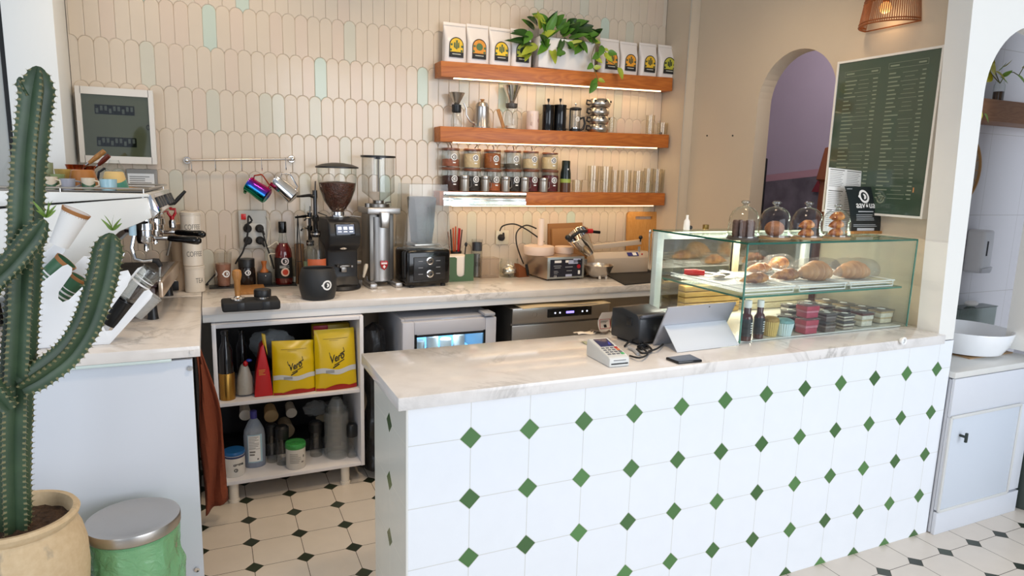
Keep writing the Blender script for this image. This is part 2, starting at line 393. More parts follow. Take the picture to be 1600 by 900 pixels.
# feather tiles: round heads, notched feet, 6.35 cm by 20.5 cm, rows shifted by half a tile
def feather_wall():
    rnd = random.Random(3); b = MB(); W, H = .0635, .205; x0, x1 = -1.062, 2.345; zt = 1.365
    r = W/2
    for k in range(-2, 9):
        top = zt + k*H; off = .025 + (W/2 if k % 2 == 0 else 0)
        n0 = int((x0-off)/W)-1
        for i in range(n0, int((x1-off)/W)+2):
            cx = off + (i+.5)*W
            if cx-r < x0-.004 or cx+r > x1+.004: continue
            g = .0005; head = []; foot = []
            for q in range(9):
                a = PI - PI*q/8; head.append((cx+(r-g)*math.cos(a), top-r+(r-g)*math.sin(a)))
            zb = top-H-r
            foot += [(cx+r-g, zb+r)]
            for q in range(1, 5):                           # lower right neighbour's head, from its crown down to the cusp
                a = PI/2 + PI/2*q/5; foot.append((cx+r+(r+g)*math.cos(a), zb+(r+g)*math.sin(a)))
            foot.append((cx, zb+.003))
            for q in range(1, 5):
                a = PI/2*q/5; foot.append((cx-r+(r+g)*math.cos(a), zb+(r+g)*math.sin(a)))
            foot.append((cx-r+g, zb+r))
            P = head+foot
            if min(p[1] for p in P) < .93: P = [(p[0], max(p[1], .93)) for p in P]
            t = rnd.random(); b.m(1 if t < .030 else 2 if t < .12 else 3 if t < .3 else 0)
            mz = sum(p[1] for p in P)/len(P); mx = cx
            tx = (rnd.random()-.5)*.022; tz = (rnd.random()-.5)*.016; d0 = .007+rnd.random()*.0005
            def fr(p, ins, dep):
                ex = (mx-p[0]); ez = (mz-p[1]); L = math.hypot(ex, ez) or 1
                x = p[0]+(0 if ins == 0 else math.copysign(min(abs(ex), ins), ex)); z = p[1]+(0 if ins == 0 else math.copysign(min(abs(ez), ins), ez))
                return (x, YW-dep-(x-mx)*tx*(dep > .003)-(z-mz)*tz*(dep > .003), z)
            V = [fr(p, 0, 0) for p in P]+[fr(p, 0, d0-.003) for p in P]+[fr(p, .0009, d0-.0006) for p in P]+[fr(p, .0026, d0) for p in P]
            n = len(P); F = []
            for L in range(3):
                for j in range(n): j2 = (j+1) % n; F.append([L*n+j, L*n+j2, (L+1)*n+j2, (L+1)*n+j])
            F.append(list(range(3*n, 4*n))); b._new(V, F); b.bm.faces.ensure_lookup_table(); b.bm.faces[-1].smooth = False
    t = [mat('glaze_cream', '#d2c3af', .14, bump=.05, bscale=22, var=.025, vscale=5), mat('glaze_aqua', '#bfcbbd', .14), mat('glaze_pale_green', '#cac5b3', .14, var=.02), mat('glaze_blush', '#d2c0ad', .16)]
    o = obj('trim_1', b, t, sharp=50); o['kind'] = 'structure'; return o
feather_wall()

# niche return, pilaster face and the right-hand wall with its arch
b = MB(); b.box((2.4325, 1.926, 1.525), (.175, .248, 3.05))
struct('wall_niche', b, M_WALL)
b = MB(); b.box((2.3425, 1.7985, 1.525), (.006, .006, 3.05), .001); struct('trim_2', b, mat('corner_bead', '#b9b3a8', .4))
def arch_wall(y0, y1, ya, yb, zs, ztop, zsill=0, n=24, slant=None):
    """outline of a wall with a round-headed opening, as strips around the opening"""
    r = (yb-ya)/2; c = (ya+yb)/2; polys = []
    polys.append([(y0, 0), (ya, 0), (ya, zs), (ya, ztop), (y0, ztop)]); polys.append([(yb, 0), (y1, 0), (y1, ztop), (yb, ztop), (yb, zs)])
    for q in range(n):
        a0 = PI-PI*q/n; a1 = PI-PI*(q+1)/n
        p = (c+r*math.cos(a0), zs+r*math.sin(a0)); p2 = (c+r*math.cos(a1), zs+r*math.sin(a1))
        polys.append([p, p2, (p2[0], ztop), (p[0], ztop)])
    if zsill: polys.append([(ya, 0), (yb, 0), (yb, zsill), (ya, zsill)])
    return polys
MYZ = Matrix(((0, 0, 1, 0), (1, 0, 0, 0), (0, 1, 0, 0), (0, 0, 0, 1)))   # local (x, y, z) -> (Y, Z, X)
b = MB()
for p in arch_wall(.1, 1.80, .70, 1.235, 2.03, 3.05, .9): b.prism(p, .10, T(2.42, 0, 0) @ MYZ)
struct('wall_right', b, M_WALL, 30)
MXZ = RX(PI/2)                                              # (x, y, z) -> (x, -z, y)
b = MB()
L = lambda z: 2.378-(z-.965)*.056
pol = [[(L(.93), .93), (2.485, .93), (2.455, 1.99), (2.455, 3.05), (L(3.05), 3.05)], [(3.06, .82), (3.5, .82), (3.5, 3.05), (3.06, 3.05), (3.06, 1.99)], [(3.42, 0), (3.5, 0), (3.5, .82), (3.42, .82)]]
for q in range(24):
    a0 = PI-PI*q/24; a1 = PI-PI*(q+1)/24; c, r = 2.7575, .3025
    p = (c+r*math.cos(a0), 1.99+r*.95*math.sin(a0)); p2 = (c+r*math.cos(a1), 1.99+r*.95*math.sin(a1)); pol.append([p, p2, (p2[0], 3.05), (p[0], 3.05)])
for p in pol: b.prism(p, .10, T(0, .10, 0) @ MXZ)
struct('wall_front', b, M_WALLW, 30)
# wash alcove behind the front arch: tiled back wall
g = G('alcove_tiles', .25); geo = g.n('ShaderNodeNewGeometry'); sp = g.n('ShaderNodeSeparateXYZ'); g.l(geo.outputs['Position'], sp.inputs[0])
def jl(ax, pitch, o): return g.math('LESS_THAN', g.math('ABSOLUTE', g.math('SUBTRACT', g.math('FRACT', g.math('MULTIPLY_ADD', sp.outputs[ax], 1/pitch, o)), .5)), .004)
g.l(g.mix(g.math('MAXIMUM', jl(0, .35, .5), jl(2, .45, .3)), lin('#cdccd0'), lin('#b3b1b1')), g.b.inputs['Base Color'])
b = MB(); b.box((3.3, .585, 1.525), (1.56, .05, 3.05)); b.box((4.06, .3, 1.525), (.05, .6, 3.05)); struct('wall_alcove', b, g.m)
# hallway seen through the arch
b = MB(); b.box((4.25, 1.9, 1.525), (.06, 2.7, 3.05)); b.box((3.4, 3.2, 1.525), (1.7, .06, 3.05)); struct('wall_hall', b, mat('lilac_wall', '#b4a6b0', .8, var=.03, vscale=4))
b = MB(); b.prism([(2.95, 0), (2.95, 1.58), (1.7, 1.71), (1.7, 0)], .03, T(4.17, 0, 0) @ MYZ); b.m(1).prism([(2.95, 1.58), (2.95, 1.64), (1.7, 1.77), (1.7, 1.71)], .035, T(4.168, 0, 0) @ MYZ)
struct('baseboard_hall', b, [mat('hall_dark_slab', '#6b6468', .35, var=.35, vscale=6), mat('hall_ledge', '#b78d92', .6)])
l = bpy.data.lights.new('hall_fill', 'POINT'); l.energy = 15; l.color = (.95, .88, 1); l.shadow_soft_size = .2  # unseen fill light added to brighten the hallway
o = bpy.data.objects.new('hall_fill', l); COL.objects.link(o); o.location = (3.3, 2.0, 2.75)
# white pillar and grey marble slab at the far left
b = MB(); b.box((-1.155, 1.90, 1.525), (.185, .30, 3.05), .004); struct('wall_pillar', b, mat('pillar_white', '#e9ebe8', .6))
b = MB(); b.box((-1.9, 1.80, 1.525), (1.27, .06, 3.05)); struct('wall_left', b, M_STONE)
b = MB(); b.box((-1.258, 1.79, 1.525), (.016, .05, 3.05)); struct('trim_3', b, M_DARK)

# ================================================================== COUNTERS
t = thing('tiled_counter', 'long front counter faced with white tiles and small green diamond insets', 'counter', (1.245, .21, 0))
b = MB(); b.prism([(-1.245, -.21), (1.245, -.21), (1.245, -.112), (1.170, -.112), (1.170, .21), (-1.245, .21)], .9248)
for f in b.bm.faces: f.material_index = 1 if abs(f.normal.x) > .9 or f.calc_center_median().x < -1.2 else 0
o = obj('body', b, [M_CFRONT, M_CEND], t)
b = MB(); b.cyl((-1.245, -.21, .462), (-1.245, -.21, .9249), .0035, seg=8); b.cyl((-1.245, -.21, 0), (-1.245, -.21, .462), .0035, seg=8); obj('corner_trim', b, mat('corner_trim_white', '#e8e6df', .4), t)
t = thing('marble_countertop', 'pale marble slab on top of the tiled front counter', 'countertop', (0, 0, .925))
b = MB(); b.prism([(-.035, -.035), (2.374, -.035), (2.374, .098), (2.415, .102), (2.415, .465), (-.035, .465)], .04, bev=.003)
obj('slab', b, M_MARBLE, t)
b = MB(); b.tube([(.013*math.cos(2*PI*k/14), 0, .013*math.sin(2*PI*k/14)) for k in range(14)], .0045, 6, True); b.cyl((0, .003, .0), (0, .012, 0), .012, seg=14)
o = obj('ring_hook', b, M_WHITE, loc=PY(1412, 533, -.048)); tag(o, 'small white ring stuck on the marble edge near the right pillar', 'hook')

t = thing('back_worktop', 'long marble worktop along the feather tiled back wall', 'countertop', (0, 0, .928))
b = MB(); b.prism([(-.545, 1.45), (2.412, 1.45), (2.412, 1.79), (2.338, 1.795), (2.338, 2.04), (-.545, 2.04)], .037, bev=.002); obj('slab', b, M_MARBLE, t)
b = MB(); b.box((.9, 1.475, -.0195), (2.89, .02, .037), .002); obj('fascia', b, M_WHITE, t)
t = thing('side_worktop', 'marble worktop at the left carrying the espresso machine', 'countertop', (0, 0, .925))
b = MB(); b.prism([(-2.0, .745), (-.5475, .745), (-.5475, 1.74), (-1.05, 1.74), (-1.05, 1.742), (-2.0, 1.742)], .04, bev=.002); b.prism([(-1.05, 1.7425), (-.5475, 1.7425), (-.5475, 2.035), (-1.05, 2.035)], .04, bev=.001)
b.box((-.575, .743, .020), (.012, .006, .012)); obj('slab', b, M_MARBLE, t)
b = MB(); b.box((-.86, .752, -.006), (.44, .012, .011), .002); obj('glass_strip', b, mat('pale_green_strip', '#d6e4e0', .1), t)
t = thing('side_counter', 'white panelled counter at the left behind the bin and cactus', 'counter', (-1.28, .78, 0))
b = MB(); b.box((0, 0, .456), (1.41, .024, .912), .002); obj('end_panel', b, M_PANEL, t)
b = MB(); b.box((.675, .52, .456), (.02, 1.0, .90)); obj('shade_panel', b, M_DARK, t)  # dark panel stands in for the shaded open space behind
for (u, v) in ((297, 575), (308, 889)):
    p = PY(u, v, .765)-Vector((-1.28, .78, 0)); b = MB(); b.lathe([(.0001, 0), (.008, 0), (.009, -.003), (.009, -.008), (.0001, -.0085)], p, 14, RX(-PI/2)); obj('standoff_bolt', b, M_CHROME, t)

# open white shelf unit under the worktop
UY = 1.43
t = thing('shelf_unit', 'open white two-tier shelf unit on stub legs under the back worktop', 'shelf unit', (-.167, UY, 0))
x0, x1, D = -.343, .343, .50
for x in (x0+.009, x1-.009): b = MB(); b.box((x, D/2, .4925), (.018, D, .785), .001); obj('side_panel', b, M_WLAM, t)
for z in (.109, .876): b = MB(); b.box((0, D/2+.001, z), (.649, D-.002, .018), .001); obj('carcass_board', b, M_WLAM, t)
ZS = PY(450, 622, UY).z-.004
b = MB(); b.box((0, D/2+.004, ZS), (.648, D-.008, .018), .001); obj('shelf_board', b, M_WLAM, t)
b = MB(); b.box((0, D-.004, .4925), (.648, .006, .76)); obj('back_panel', b, mat('unit_back_shade', '#2e2d2e', .8), t)  # dark sheet stands in for the shade inside the backless unit
for x in (-.28, .25):
    for y in (.04, .44):
        b = MB(); b.lathe([(.0001, 0), (.026, 0), (.026, .012), (.022, .014), (.022, .1), (.0001, .1)], (x, y, 0), 16); obj('leg', b, M_CREAM, t)
ZSH0, ZSH1 = .118, ZS+.009

# rust apron hanging from the left counter
def apron(u, v):
    z = .82-v*.74; w_ = .02+.075*math.sin(min(1, v*1.15)*PI*.62)
    return Vector((-.572+u*w_+.006*math.sin(v*9+u*5), 1.22+.05*u+.018*math.sin(u*9+v*4), z+.03*u*(v > .9)))
b = MB(); b.grid(apron, 10, 26); tag(obj('apron', b, mat('rust_cloth', '#7c3a20', .9, bump=.3, bscale=120), solid=.006), 'rust brown cloth apron hanging beside the white side counter', 'apron')

# black sack squeezed behind the counter
b = MB(); rnd = random.Random(5)
def sack(u, v):
    a = 2*PI*u; z = .02+.80*v; r = (.10-.045*v+.014*math.sin(7*v+2))*(1 if v < .9 else (1.35-.4*v)); n = noise.noise(Vector((math.cos(a)*2, math.sin(a)*2, z*9)))*.022
    if v in (0, 1): r = .004
    return Vector((.258+(r+n)*math.cos(a)*.72, 1.55+(r+n)*math.sin(a), z))
b.grid(sack, 22, 26, True); tag(obj('bin_bag', b, mat('black_sack', '#141416', .3, bump=.7, bscale=24)), 'black plastic sack stuffed between shelf unit and front counter', 'bag')

# glass door fridge
t = thing('fridge', 'small grey glass-door fridge under the worktop with blue lit inside', 'fridge', (.625, 1.42, 0))
b = MB()
for x in (-.245, .245): b.box((x, .27, .435), (.02, .5, .83), .003)
b.box((0, .27, .842), (.47, .5, .016), .003); b.box((0, .27, .03), (.47, .5, .02)); b.box((0, .515, .435), (.47, .012, .81))
b.box((.215, .02, .858), (.06, .10, .016), .004)
obj('cabinet', b, mat('fridge_grey', '#a9abb2', .4), t)
b = MB()
for x in (-.226, .226): b.box((x, 0, .43), (.062, .035, .82), .004)
b.box((0, 0, .805), (.39, .035, .07), .004); b.box((0, 0, .05), (.39, .035, .06), .004)
d = obj('door', b, mat('fridge_door', '#c9cad2', .35), t)
b = MB(); b.box((0, -.002, .42), (.392, .006, .70)); obj('pane', b, M_GLASS, d)
b = MB()
for x in (-.1885, .1885): b.box((x, -.012, .425), (.011, .014, .70))
b.box((0, -.012, .765), (.38, .014, .011)); obj('gasket', b, M_BLACK, d)
b = MB(); b.box((0, .40, .43), (.46, .01, .78)); b.box((0, .2, .60), (.46, .36, .006)); obj('glow_lining', b, mat('fridge_glow', '#d8f0ff', .5, emit='#6fc4ff', es=.9), t)  # lining emits the blue interior light itself
for k, x in enumerate((-.145, -.07, .005, .08)):
    b = MB(); hh = .11+.02*(k % 2); b.lathe([(.0001, 0), (.03, 0), (.032, .004), (.032, hh), (.026, hh+.006), (.0001, hh+.006)], (0, 0, 0), 18); b.m(1).lathe([(.0325, .02), (.0325, hh*.55)], seg=18)
    tag(obj('fridge_can', b, [M_WHITE, mat('blue_label', '#2a6fb8', .4)], loc=(.625+x, 1.50+.0, .604)), ['leftmost blue and white can in the lit fridge', 'second blue and white can from left in the fridge', 'third blue and white can from left in the fridge', 'rightmost blue and white can in the lit fridge'][k], 'can', 'cans in the fridge')

l = bpy.data.lights.new('fridge_lamp', 'POINT'); l.energy = 1.1; l.color = (.62, .86, 1); l.shadow_soft_size = .03
o = bpy.data.objects.new('fridge_lamp', l); COL.objects.link(o); o.location = (.625, 1.47, .79)
# undercounter dishwasher
t = thing('dishwasher', 'stainless undercounter dishwasher with black control display', 'dishwasher', (1.29, 1.42, 0))
b = MB(); b.box((0, .28, .435), (.62, .54, .87), .003); obj('cabinet', b, M_STEELD, t)
b = MB(); b.box((0, .003, .832), (.62, .022, .085), .004); cp = obj('control_panel', b, M_STEEL, t)
b = MB(); b.box((.045, -.010, .838), (.285, .006, .05), .003); obj('display', b, M_BLACKG, cp)
b = MB()
for x in (-.05, -.02, .125, .155): b.box((x, -.014, .838), (.008, .002, .008))
b.m(1).box((.045, -.014, .838), (.05, .002, .012)); obj('indicator_lights', b, [mat('lit_white', '#dfe6ff', .5, emit='#dfe6ff', es=1.5), mat('lit_violet', '#9a8cff', .5, emit='#8f80ff', es=2)], cp)
b = MB(); b.lathe([(.0001, -.012), (.012, -.012), (.014, 0)], (-.175, -.010, .835), 16, RX(PI/2)); obj('knob', b, M_BLACK, cp)
b = MB(); b.box((0, .006, .40), (.62, .025, .76), .004); dd = obj('door', b, M_STEEL, t)
b = MB(); b.box((.02, -.008, .665), (.47, .006, .07), .003); b.box((-.21, -.008, .55), (.022, .006, .3), .003); obj('handle_recess', b, M_BLACKG, dd)
b = MB(); b.grid(lambda u, v: Vector((-.27+.56*u, -.02+.5*v, .003+.004*math.sin(u*7)+.012*v*math.sin(u*3))), 20, 10)
tag(obj('baking_paper', b, mat('brown_paper', '#cdb892', .7), loc=(1.31, 1.42, .871), solid=.002), 'crumpled brown paper lying on top of the dishwasher', 'paper')
# ================================================================== LEFT WORKTOP: espresso machine and its cups
ZC = .9655                                                 # worktop surface
def place(u0, u1, vt, vb, z=ZC, back=.5):
    """a thing standing on a surface z whose nearest foot shows at pixel row vb: centre, width, height"""
    uc = (u0+u1)/2; p = PZ(uc, vb, z); w_ = rwid(u0, u1, vb, p.y); w_ = rwid(u0, u1, vb, p.y+w_*back*.9)
    d = Vector((p.x-CAM.x, p.y-CAM.y, 0)).normalized(); c = p+d*w_*back
    if z < 1.0 and c.x < 1.6 and c.y > 1.3: c.y = min(c.y, YW-.022-w_/2)
    return Vector((c.x, c.y, z)), w_, PY(uc, vt, c.y).z-z
def on_y(u0, u1, vt, z, y):
    uc = (u0+u1)/2; p = PY(uc, vt, y); x = PY(uc, vt, y).x
    return Vector((x, y, z)), rwid(u0, u1, vt, y), p.z-z

t = thing('espresso_machine', 'white espresso machine with steel drip tray on the left worktop', 'espresso machine', (-.71, 1.2, ZC), math.radians(-3.5))
M_MACH = mat('machine_white', '#e6e5df', .22, coat=.3)
DM = .66
side = [(-.62, .440), (-.005, .500), (.006, .42), (-.11, .367), (-.305, .178), (-.42, .12), (-.62, .12)]
b = MB(); b.prism(side, .022, T(0, .022, 0) @ FRONT, bev=.004); obj('side_panel', b, M_MACH, t)
b = MB(); b.prism(side, .022, T(0, DM, 0) @ FRONT, bev=.004); obj('side_panel', b, M_MACH, t)
b = MB(); b.prism([(-.62, .450), (-.002, .503), (.0, .515), (-.62, .520)], DM, T(0, DM, 0) @ FRONT, bev=.003); obj('top_shell', b, M_MACH, t)
b = MB(); b.prism([(-.60, .13), (-.31, .19), (-.13, .36), (-.02, .42), (-.02, .44), (-.60, .44)], DM-.06, T(0, DM-.03, 0) @ FRONT); obj('inner_body', b, mat('machine_dark', '#2a2726', .45), t)
b = MB(); b.box((-.30, DM/2, .522), (.56, DM-.06, .004)); obj('cup_tray', b, mat('tray_grate', '#77716a', .35, .8), t)
b = MB()
b.tube([(-.58, .02, .533), (-.02, .02, .533), (-.005, .035, .533), (-.005, DM-.035, .533), (-.02, DM-.02, .533), (-.58, DM-.02, .533)], .004, 8)
for x, y in ((-.02, .02), (-.02, DM-.02), (-.3, .02), (-.3, DM-.02)): b.cyl((x, y, .515), (x, y, .533), .003, seg=8)
obj('cup_rail', b, M_STEEL, t)
b = MB(); b.prism([(-.03, .42), (.008, .415), (.03, .44), (.004, .512), (-.03, .512)], DM-.05, T(0, DM-.025, 0) @ FRONT, bev=.003); cp = obj('control_panel', b, M_CHROME, t)
for y in (.12, .2, .28, .42, .50, .58):
    b = MB(); b.box((.020, y, .476), (.010, .052, .046), .003, RY(math.radians(-20))); obj('button', b, M_BLACK, cp)
for k, y in enumerate((.19, .47)):
    b = MB(); b.lathe([(.0001, 0), (.036, 0), (.036, .02), (.043, .024), (.043, .05), (.03, .06), (.03, .085)], (-.045, y, .335), 20); b.cyl((-.12, y, .375), (-.05, y, .375), .03); obj('group_head', b, M_CHROME, t)
    b = MB(); b.lathe([(.0001, -.004), (.031, -.004), (.036, .008), (.036, .03)], (-.045, y, .305), 20); b.cyl((-.02, y, .322), (.045, y, .320), .009, seg=10)
    b.tube([(-.045, y-.014, .305), (-.045, y-.022, .285), (-.045, y-.022, .27)], .007, 8); b.tube([(-.045, y+.014, .305), (-.045, y+.022, .285), (-.045, y+.022, .27)], .007, 8); pf = obj('portafilter', b, M_CHROME, t)
    b = MB(); b.lathe([(.0001, 0), (.011, 0), (.013, .01), (.014, .06), (.018, .11), (.017, .128), (.010, .138), (.0001, .14)], (.04, y, .3205), 16, RZ(math.radians(-22)) @ RY(math.radians(93))); obj('handle', b, M_BLACKG, pf)
b = MB(); b.lathe([(.0001, 0), (.016, 0), (.016, .03), (.011, .04), (.0001, .04)], (.014, .60, .33), 14); tp = obj('steam_tap', b, M_CHROME, t)
b = MB(); b.tube([(.014, .60, .375), (-.002, .60, .40), (-.002, .60, .42), (.030, .60, .42), (.030, .60, .40), (.014, .60, .375)], .0065, 8); b.cyl((.014, .60, .37), (.014, .60, .387), .010); obj('tap_handle', b, M_RED, tp)
b = MB(); b.tube([(.02, .62, .44), (.045, .63, .47), (.075, .64, .505)], [.008, .010, .007], 8); obj('steam_lever', b, M_BLACK, t)
b = MB(); b.tube([(.0, .60, .34), (.02, .60, .36), (.005, .58, .27), (-.012, .56, .2)], .006, 8); obj('steam_wand', b, M_STEEL, t)
b = MB(); b.tube([(-.06, .03, .37), (-.075, .025, .30), (-.065, .02, .255), (-.035, .02, .245), (.0, .025, .248)], .007, 8); b.tube([(.022, .03, .225), (.015, .03, .16)], .0055, 8); sw = obj('steam_wand', b, M_CHROME, t)
b = MB(); b.tube([(-.005, .025, .248), (.012, .027, .245), (.024, .03, .222)], [.009, .012, .009], 10); obj('wand_grip', b, M_RUBBER, sw)
b = MB(); b.cyl((-.068, .025, .350), (-.066, .02, .395), .0135); obj('wand_collar', b, mat('pale_blue_plastic', '#b5d5e6', .4), sw)
b = MB(); b.box((-.22, DM/2, .112), (.44, DM-.02, .05), .006); obj('base', b, mat('machine_base', '#4b3c3a', .4), t)
b = MB(); b.box((-.195, DM/2, .142), (.40, DM-.04, .006)); obj('tray_pan', b, mat('tray_plum', '#4d3a40', .3, .3), t)
b = MB()
for k in range(24): b.cyl((-.36, .03+.026*k, .160), (.012, .03+.026*k, .160), .0022, seg=6)
for x in (-.36, -.2, -.08, .012): b.cyl((x, .02, .156), (x, DM-.03, .156), .003, seg=6)
obj('drip_grate', b, M_STEEL, t)
b = MB(); b.box((.022, DM/2, .130), (.018, DM, .065), .006); obj('tray_lip', b, mat('warm_steel', '#c9b6a2', .3, .7), t)
for x in (-.55, -.02):
    for y in (.06, DM-.06): b = MB(); b.lathe([(.0001, 0), (.022, 0), (.02, .01), (.014, .09), (.0001, .09)], (x, y, -.0004), 14); obj('foot', b, M_BLACK, t)
ZM = ZC+.5245                                              # cup tray surface
mz = ZM
def cup_prof(r, h, flare=.12, th=.003):
    return [(.0001, 0), (r*(1-flare)*.86, 0), (r*(1-flare), .004), (r, h), (r-th, h), (r*(1-flare)-th, .006), (.0001, .006)]
def cup(name, label, u0, u1, vt, y, m, cat='cup', group='cups on the espresso machine', flare=.1, handle=0, band=None, z=None, inv=False):
    z = mz if z is None else z
    c, w_, h = on_y(u0, u1, vt, z, y); r = w_/2
    t = thing(name, label, cat, c, 0, group); b = MB()
    P = cup_prof(r, h, flare)
    if inv: P = [(q, h-zz) for q, zz in P]
    b.lathe(P, seg=28); obj('body', b, m, t)
    if band:
        b = MB(); f = (lambda zz: r*(1-flare)+(r*flare)*(zz-.004)/(h-.004)) if not inv else (lambda zz: r*(1-flare)+(r*flare)*(h-zz)/(h))
        b.grid(lambda u, v: Vector(((f(h*.04+v*h*(.45+.12*math.sin(u*14)))+.0006)*math.cos(2*PI*u), (f(h*.04+v*h*(.45+.12*math.sin(u*14)))+.0006)*math.sin(2*PI*u), h*.04+v*h*(.45+.12*math.sin(u*14)))), 36, 3, True); obj('glaze_band', b, band, t)
    if handle:
        b = MB(); b.tube([((r*.93)*math.cos(handle)+0, (r*.93)*math.sin(handle), h*.8), ((r+.016)*math.cos(handle), (r+.016)*math.sin(handle), h*.72), ((r+.017)*math.cos(handle), (r+.017)*math.sin(handle), h*.4), (r*.9*math.cos(handle), r*.9*math.sin(handle), h*.25)], .0035, 8); obj('handle', b, m, t)
    return t
GREY = mat('glaze_grey', '#9a9aa3', .3); SAGE = mat('glaze_sage', '#8d9674', .35, var=.1, vscale=20); CRM = mat('glaze_cream_cup', '#d3c4ac', .3); DGRN = mat('glaze_dark_green', '#3f6245', .3)
cup('ceramic_cup', 'tall sage green ceramic cup at the left end of the machine top', 58, 83, 254, 1.42, SAGE)
cup('ceramic_cup', 'squat sage bowl-like cup beside the tall sage cup on the machine', 78, 102, 272, 1.36, mat('glaze_olive', '#93a06c', .3), flare=.3)
cup('ceramic_cup', 'small cream cup with green foot next to the cactus trunk on the machine', 65, 90, 276, 1.265, CRM, handle=-.5, band=DGRN)
cup('ceramic_cup', 'small plain grey cup at the front of the machine top', 92, 118, 279, 1.262, GREY, handle=.4)
cup('ceramic_cup', 'small cream cup with green glaze and handle, between grey and light blue cups', 126, 149, 278, 1.26, CRM, handle=-.4, band=DGRN)
cup('ceramic_cup', 'small light blue cup at the front right of the machine top', 155, 183, 280, 1.255, mat('glaze_sky', '#9fc3ce', .25), flare=.06)
cup('ceramic_bowl', 'upturned yellow bowl with teal rim behind the light blue cup', 155, 201, 268, 1.36, mat('glaze_yellow', '#d9b878', .25), 'bowl', None, .32, band=mat('glaze_teal', '#4a8f7d', .25), inv=True)
cup('ceramic_bowl', 'orange brown bowl turned upside down behind the small cups', 102, 156, 265, 1.44, mat('glaze_orange', '#b57537', .3), 'bowl', None, .3, inv=True)
cup('ceramic_bowl', 'pale yellow bowl behind the sage cups at the back of the machine top', 84, 112, 264, 1.52, mat('glaze_straw', '#d8b86a', .3), 'bowl', None, .3)
M_COPPER = mat('copper', '#a8502c', .25, 1)
for k, (u0, u1, vt, y, e, lab) in enumerate(((101, 133, 257, 1.56, (163, 236), 'copper coffee pot with light wooden handle on the machine top'), (120, 150, 259, 1.66, (170, 243), 'copper coffee pot with dark reddish handle on the machine top'))):
    c, w_, h = on_y(u0, u1, vt, mz, y); t = thing('coffee_pot', lab, 'coffee pot', c); r = w_/2
    b = MB(); b.lathe([(.0001, 0), (r*1.1, 0), (r*1.15, .01), (r*.8, h*.75), (r, h), (r-.002, h), (r*.78, h*.75), (.0001, h*.4)], seg=24); obj('bowl', b, M_COPPER, t)
    e = PY(e[0], e[1], y-.02)-c; a = Vector((r*.9, 0, h*.9)); m_ = a.lerp(e, .25)
    b = MB(); b.cyl(a, m_, .004, .005, 8); obj('ferrule', b, M_CHROME, t)
    b = MB(); b.tube([m_, m_.lerp(e, .5), e], [.007, .011, .010], 10); obj('handle', b, M_OAK if k == 0 else mat('red_wood', '#6d2614', .4), t)
c, w_, h = on_y(160, 196, 250, mz, 1.58); t = thing('glass_server', 'upturned clear glass coffee server on the espresso machine', 'glass server', c); r = w_/2
b = MB(); b.lathe([(r, 0), (r*.98, h*.4), (r*.8, h*.75), (r*.5, h*.9), (r*.42, h), (.0001, h)], seg=28); obj('bowl', b, M_GLASS, t)
b = MB(); b.tube([(-r*.8, -.01, h*.7), (-r*1.35, -.015, h*.55), (-r*1.5, -.015, h*.2), (-r*.95, -.01, h*.1)], .005, 8); obj('handle', b, M_BLACK, t)
b = MB(); p0 = PY(200, 289, 1.40); b.tube([p0, PY(215, 290, 1.41), PY(232, 291, 1.42)], [.006, .004, .004], 8); b.sphere(PY(200, 289, 1.40), .012, 12, 8, (1.4, 1, .45))
tag(obj('wooden_spoon', b, M_OAK, loc=(0, 0, ZM+.0055-p0.z)), 'small wooden spoon lying on the machine top by the yellow bowl', 'spoon')

# ------------------------------------------------------------------ wall behind: breaker box, rail and jugs
t = thing('breaker_box', 'white electrical breaker box with smoked door on the tiled wall', 'breaker box', (-.879, 2.04, 1.77))
WB, HB = .322, .352
b = MB(); b.box((0, -.03, 0), (WB, .06, HB), .006); obj('case', b, M_WALLW, t)
b = MB()
for x in (-1, 1): b.box((x*(WB/2-.011), -.066, 0), (.022, .016, HB), .0)
b.box((0, -.066, HB/2-.017), (WB-.04, .016, .034), .0); b.box((0, -.066, -HB/2+.017), (WB-.04, .016, .034), .0); dr = obj('door_frame', b, mat('box_white', '#dcd6cc', .4), t)
b = MB(); b.box((0, -.066, 0), (WB-.04, .004, HB-.058)); obj('smoked_pane', b, glass('smoked', '#cfd2c8', '#9a9e94', 1, .05, base=.10), dr)
b = MB(); b.box((0, -.0615, 0), (WB-.03, .002, HB-.05)); b.m(1)
obj('backplate', b, mat('box_inner', '#cfcabd', .5), t)
for z in (.075, -.075):
    b = MB(); b.box((-.005, -.0625, z), (.165, .003, .044)); br = obj('breaker_row', b, M_DARK, t)
    b = MB()
    for k in range(9): b.box((-.078+.018*k, -.0637, z+(.006 if k % 3 else -.006)), (.011, .0035, .022), .001)
    obj('switches', b, mat('breaker_grey', '#6f7472', .5), br)
b = MB(); b.lathe([(.009, 0), (.013, 0), (.013, .004), (.009, .004)], (.132, -.068, 0), 20, Matrix.Diagonal((.6, 1, 1, 1)).to_3x3().to_4x4() @ RX(PI/2)); obj('latch', b, M_BLACK, t)
t = thing('wall_card_holder', 'flat grey box with a printed card under the breaker box', 'box', (-.79, 2.042, 1.513))
b = MB(); b.box((0, -.012, 0), (.135, .024, .112), .003); obj('case', b, mat('grey_case', '#8d8a84', .5), t)
b = MB(); b.box((-.005, -.025, -.006), (.115, .002, .08)); c_ = obj('card', b, M_PAPER, t)
lb = lines_mb(.10, .06, 6, flat(T(-.005, -.0262, -.006) @ FRONT)); obj('print', lb, M_GREYINK, c_)

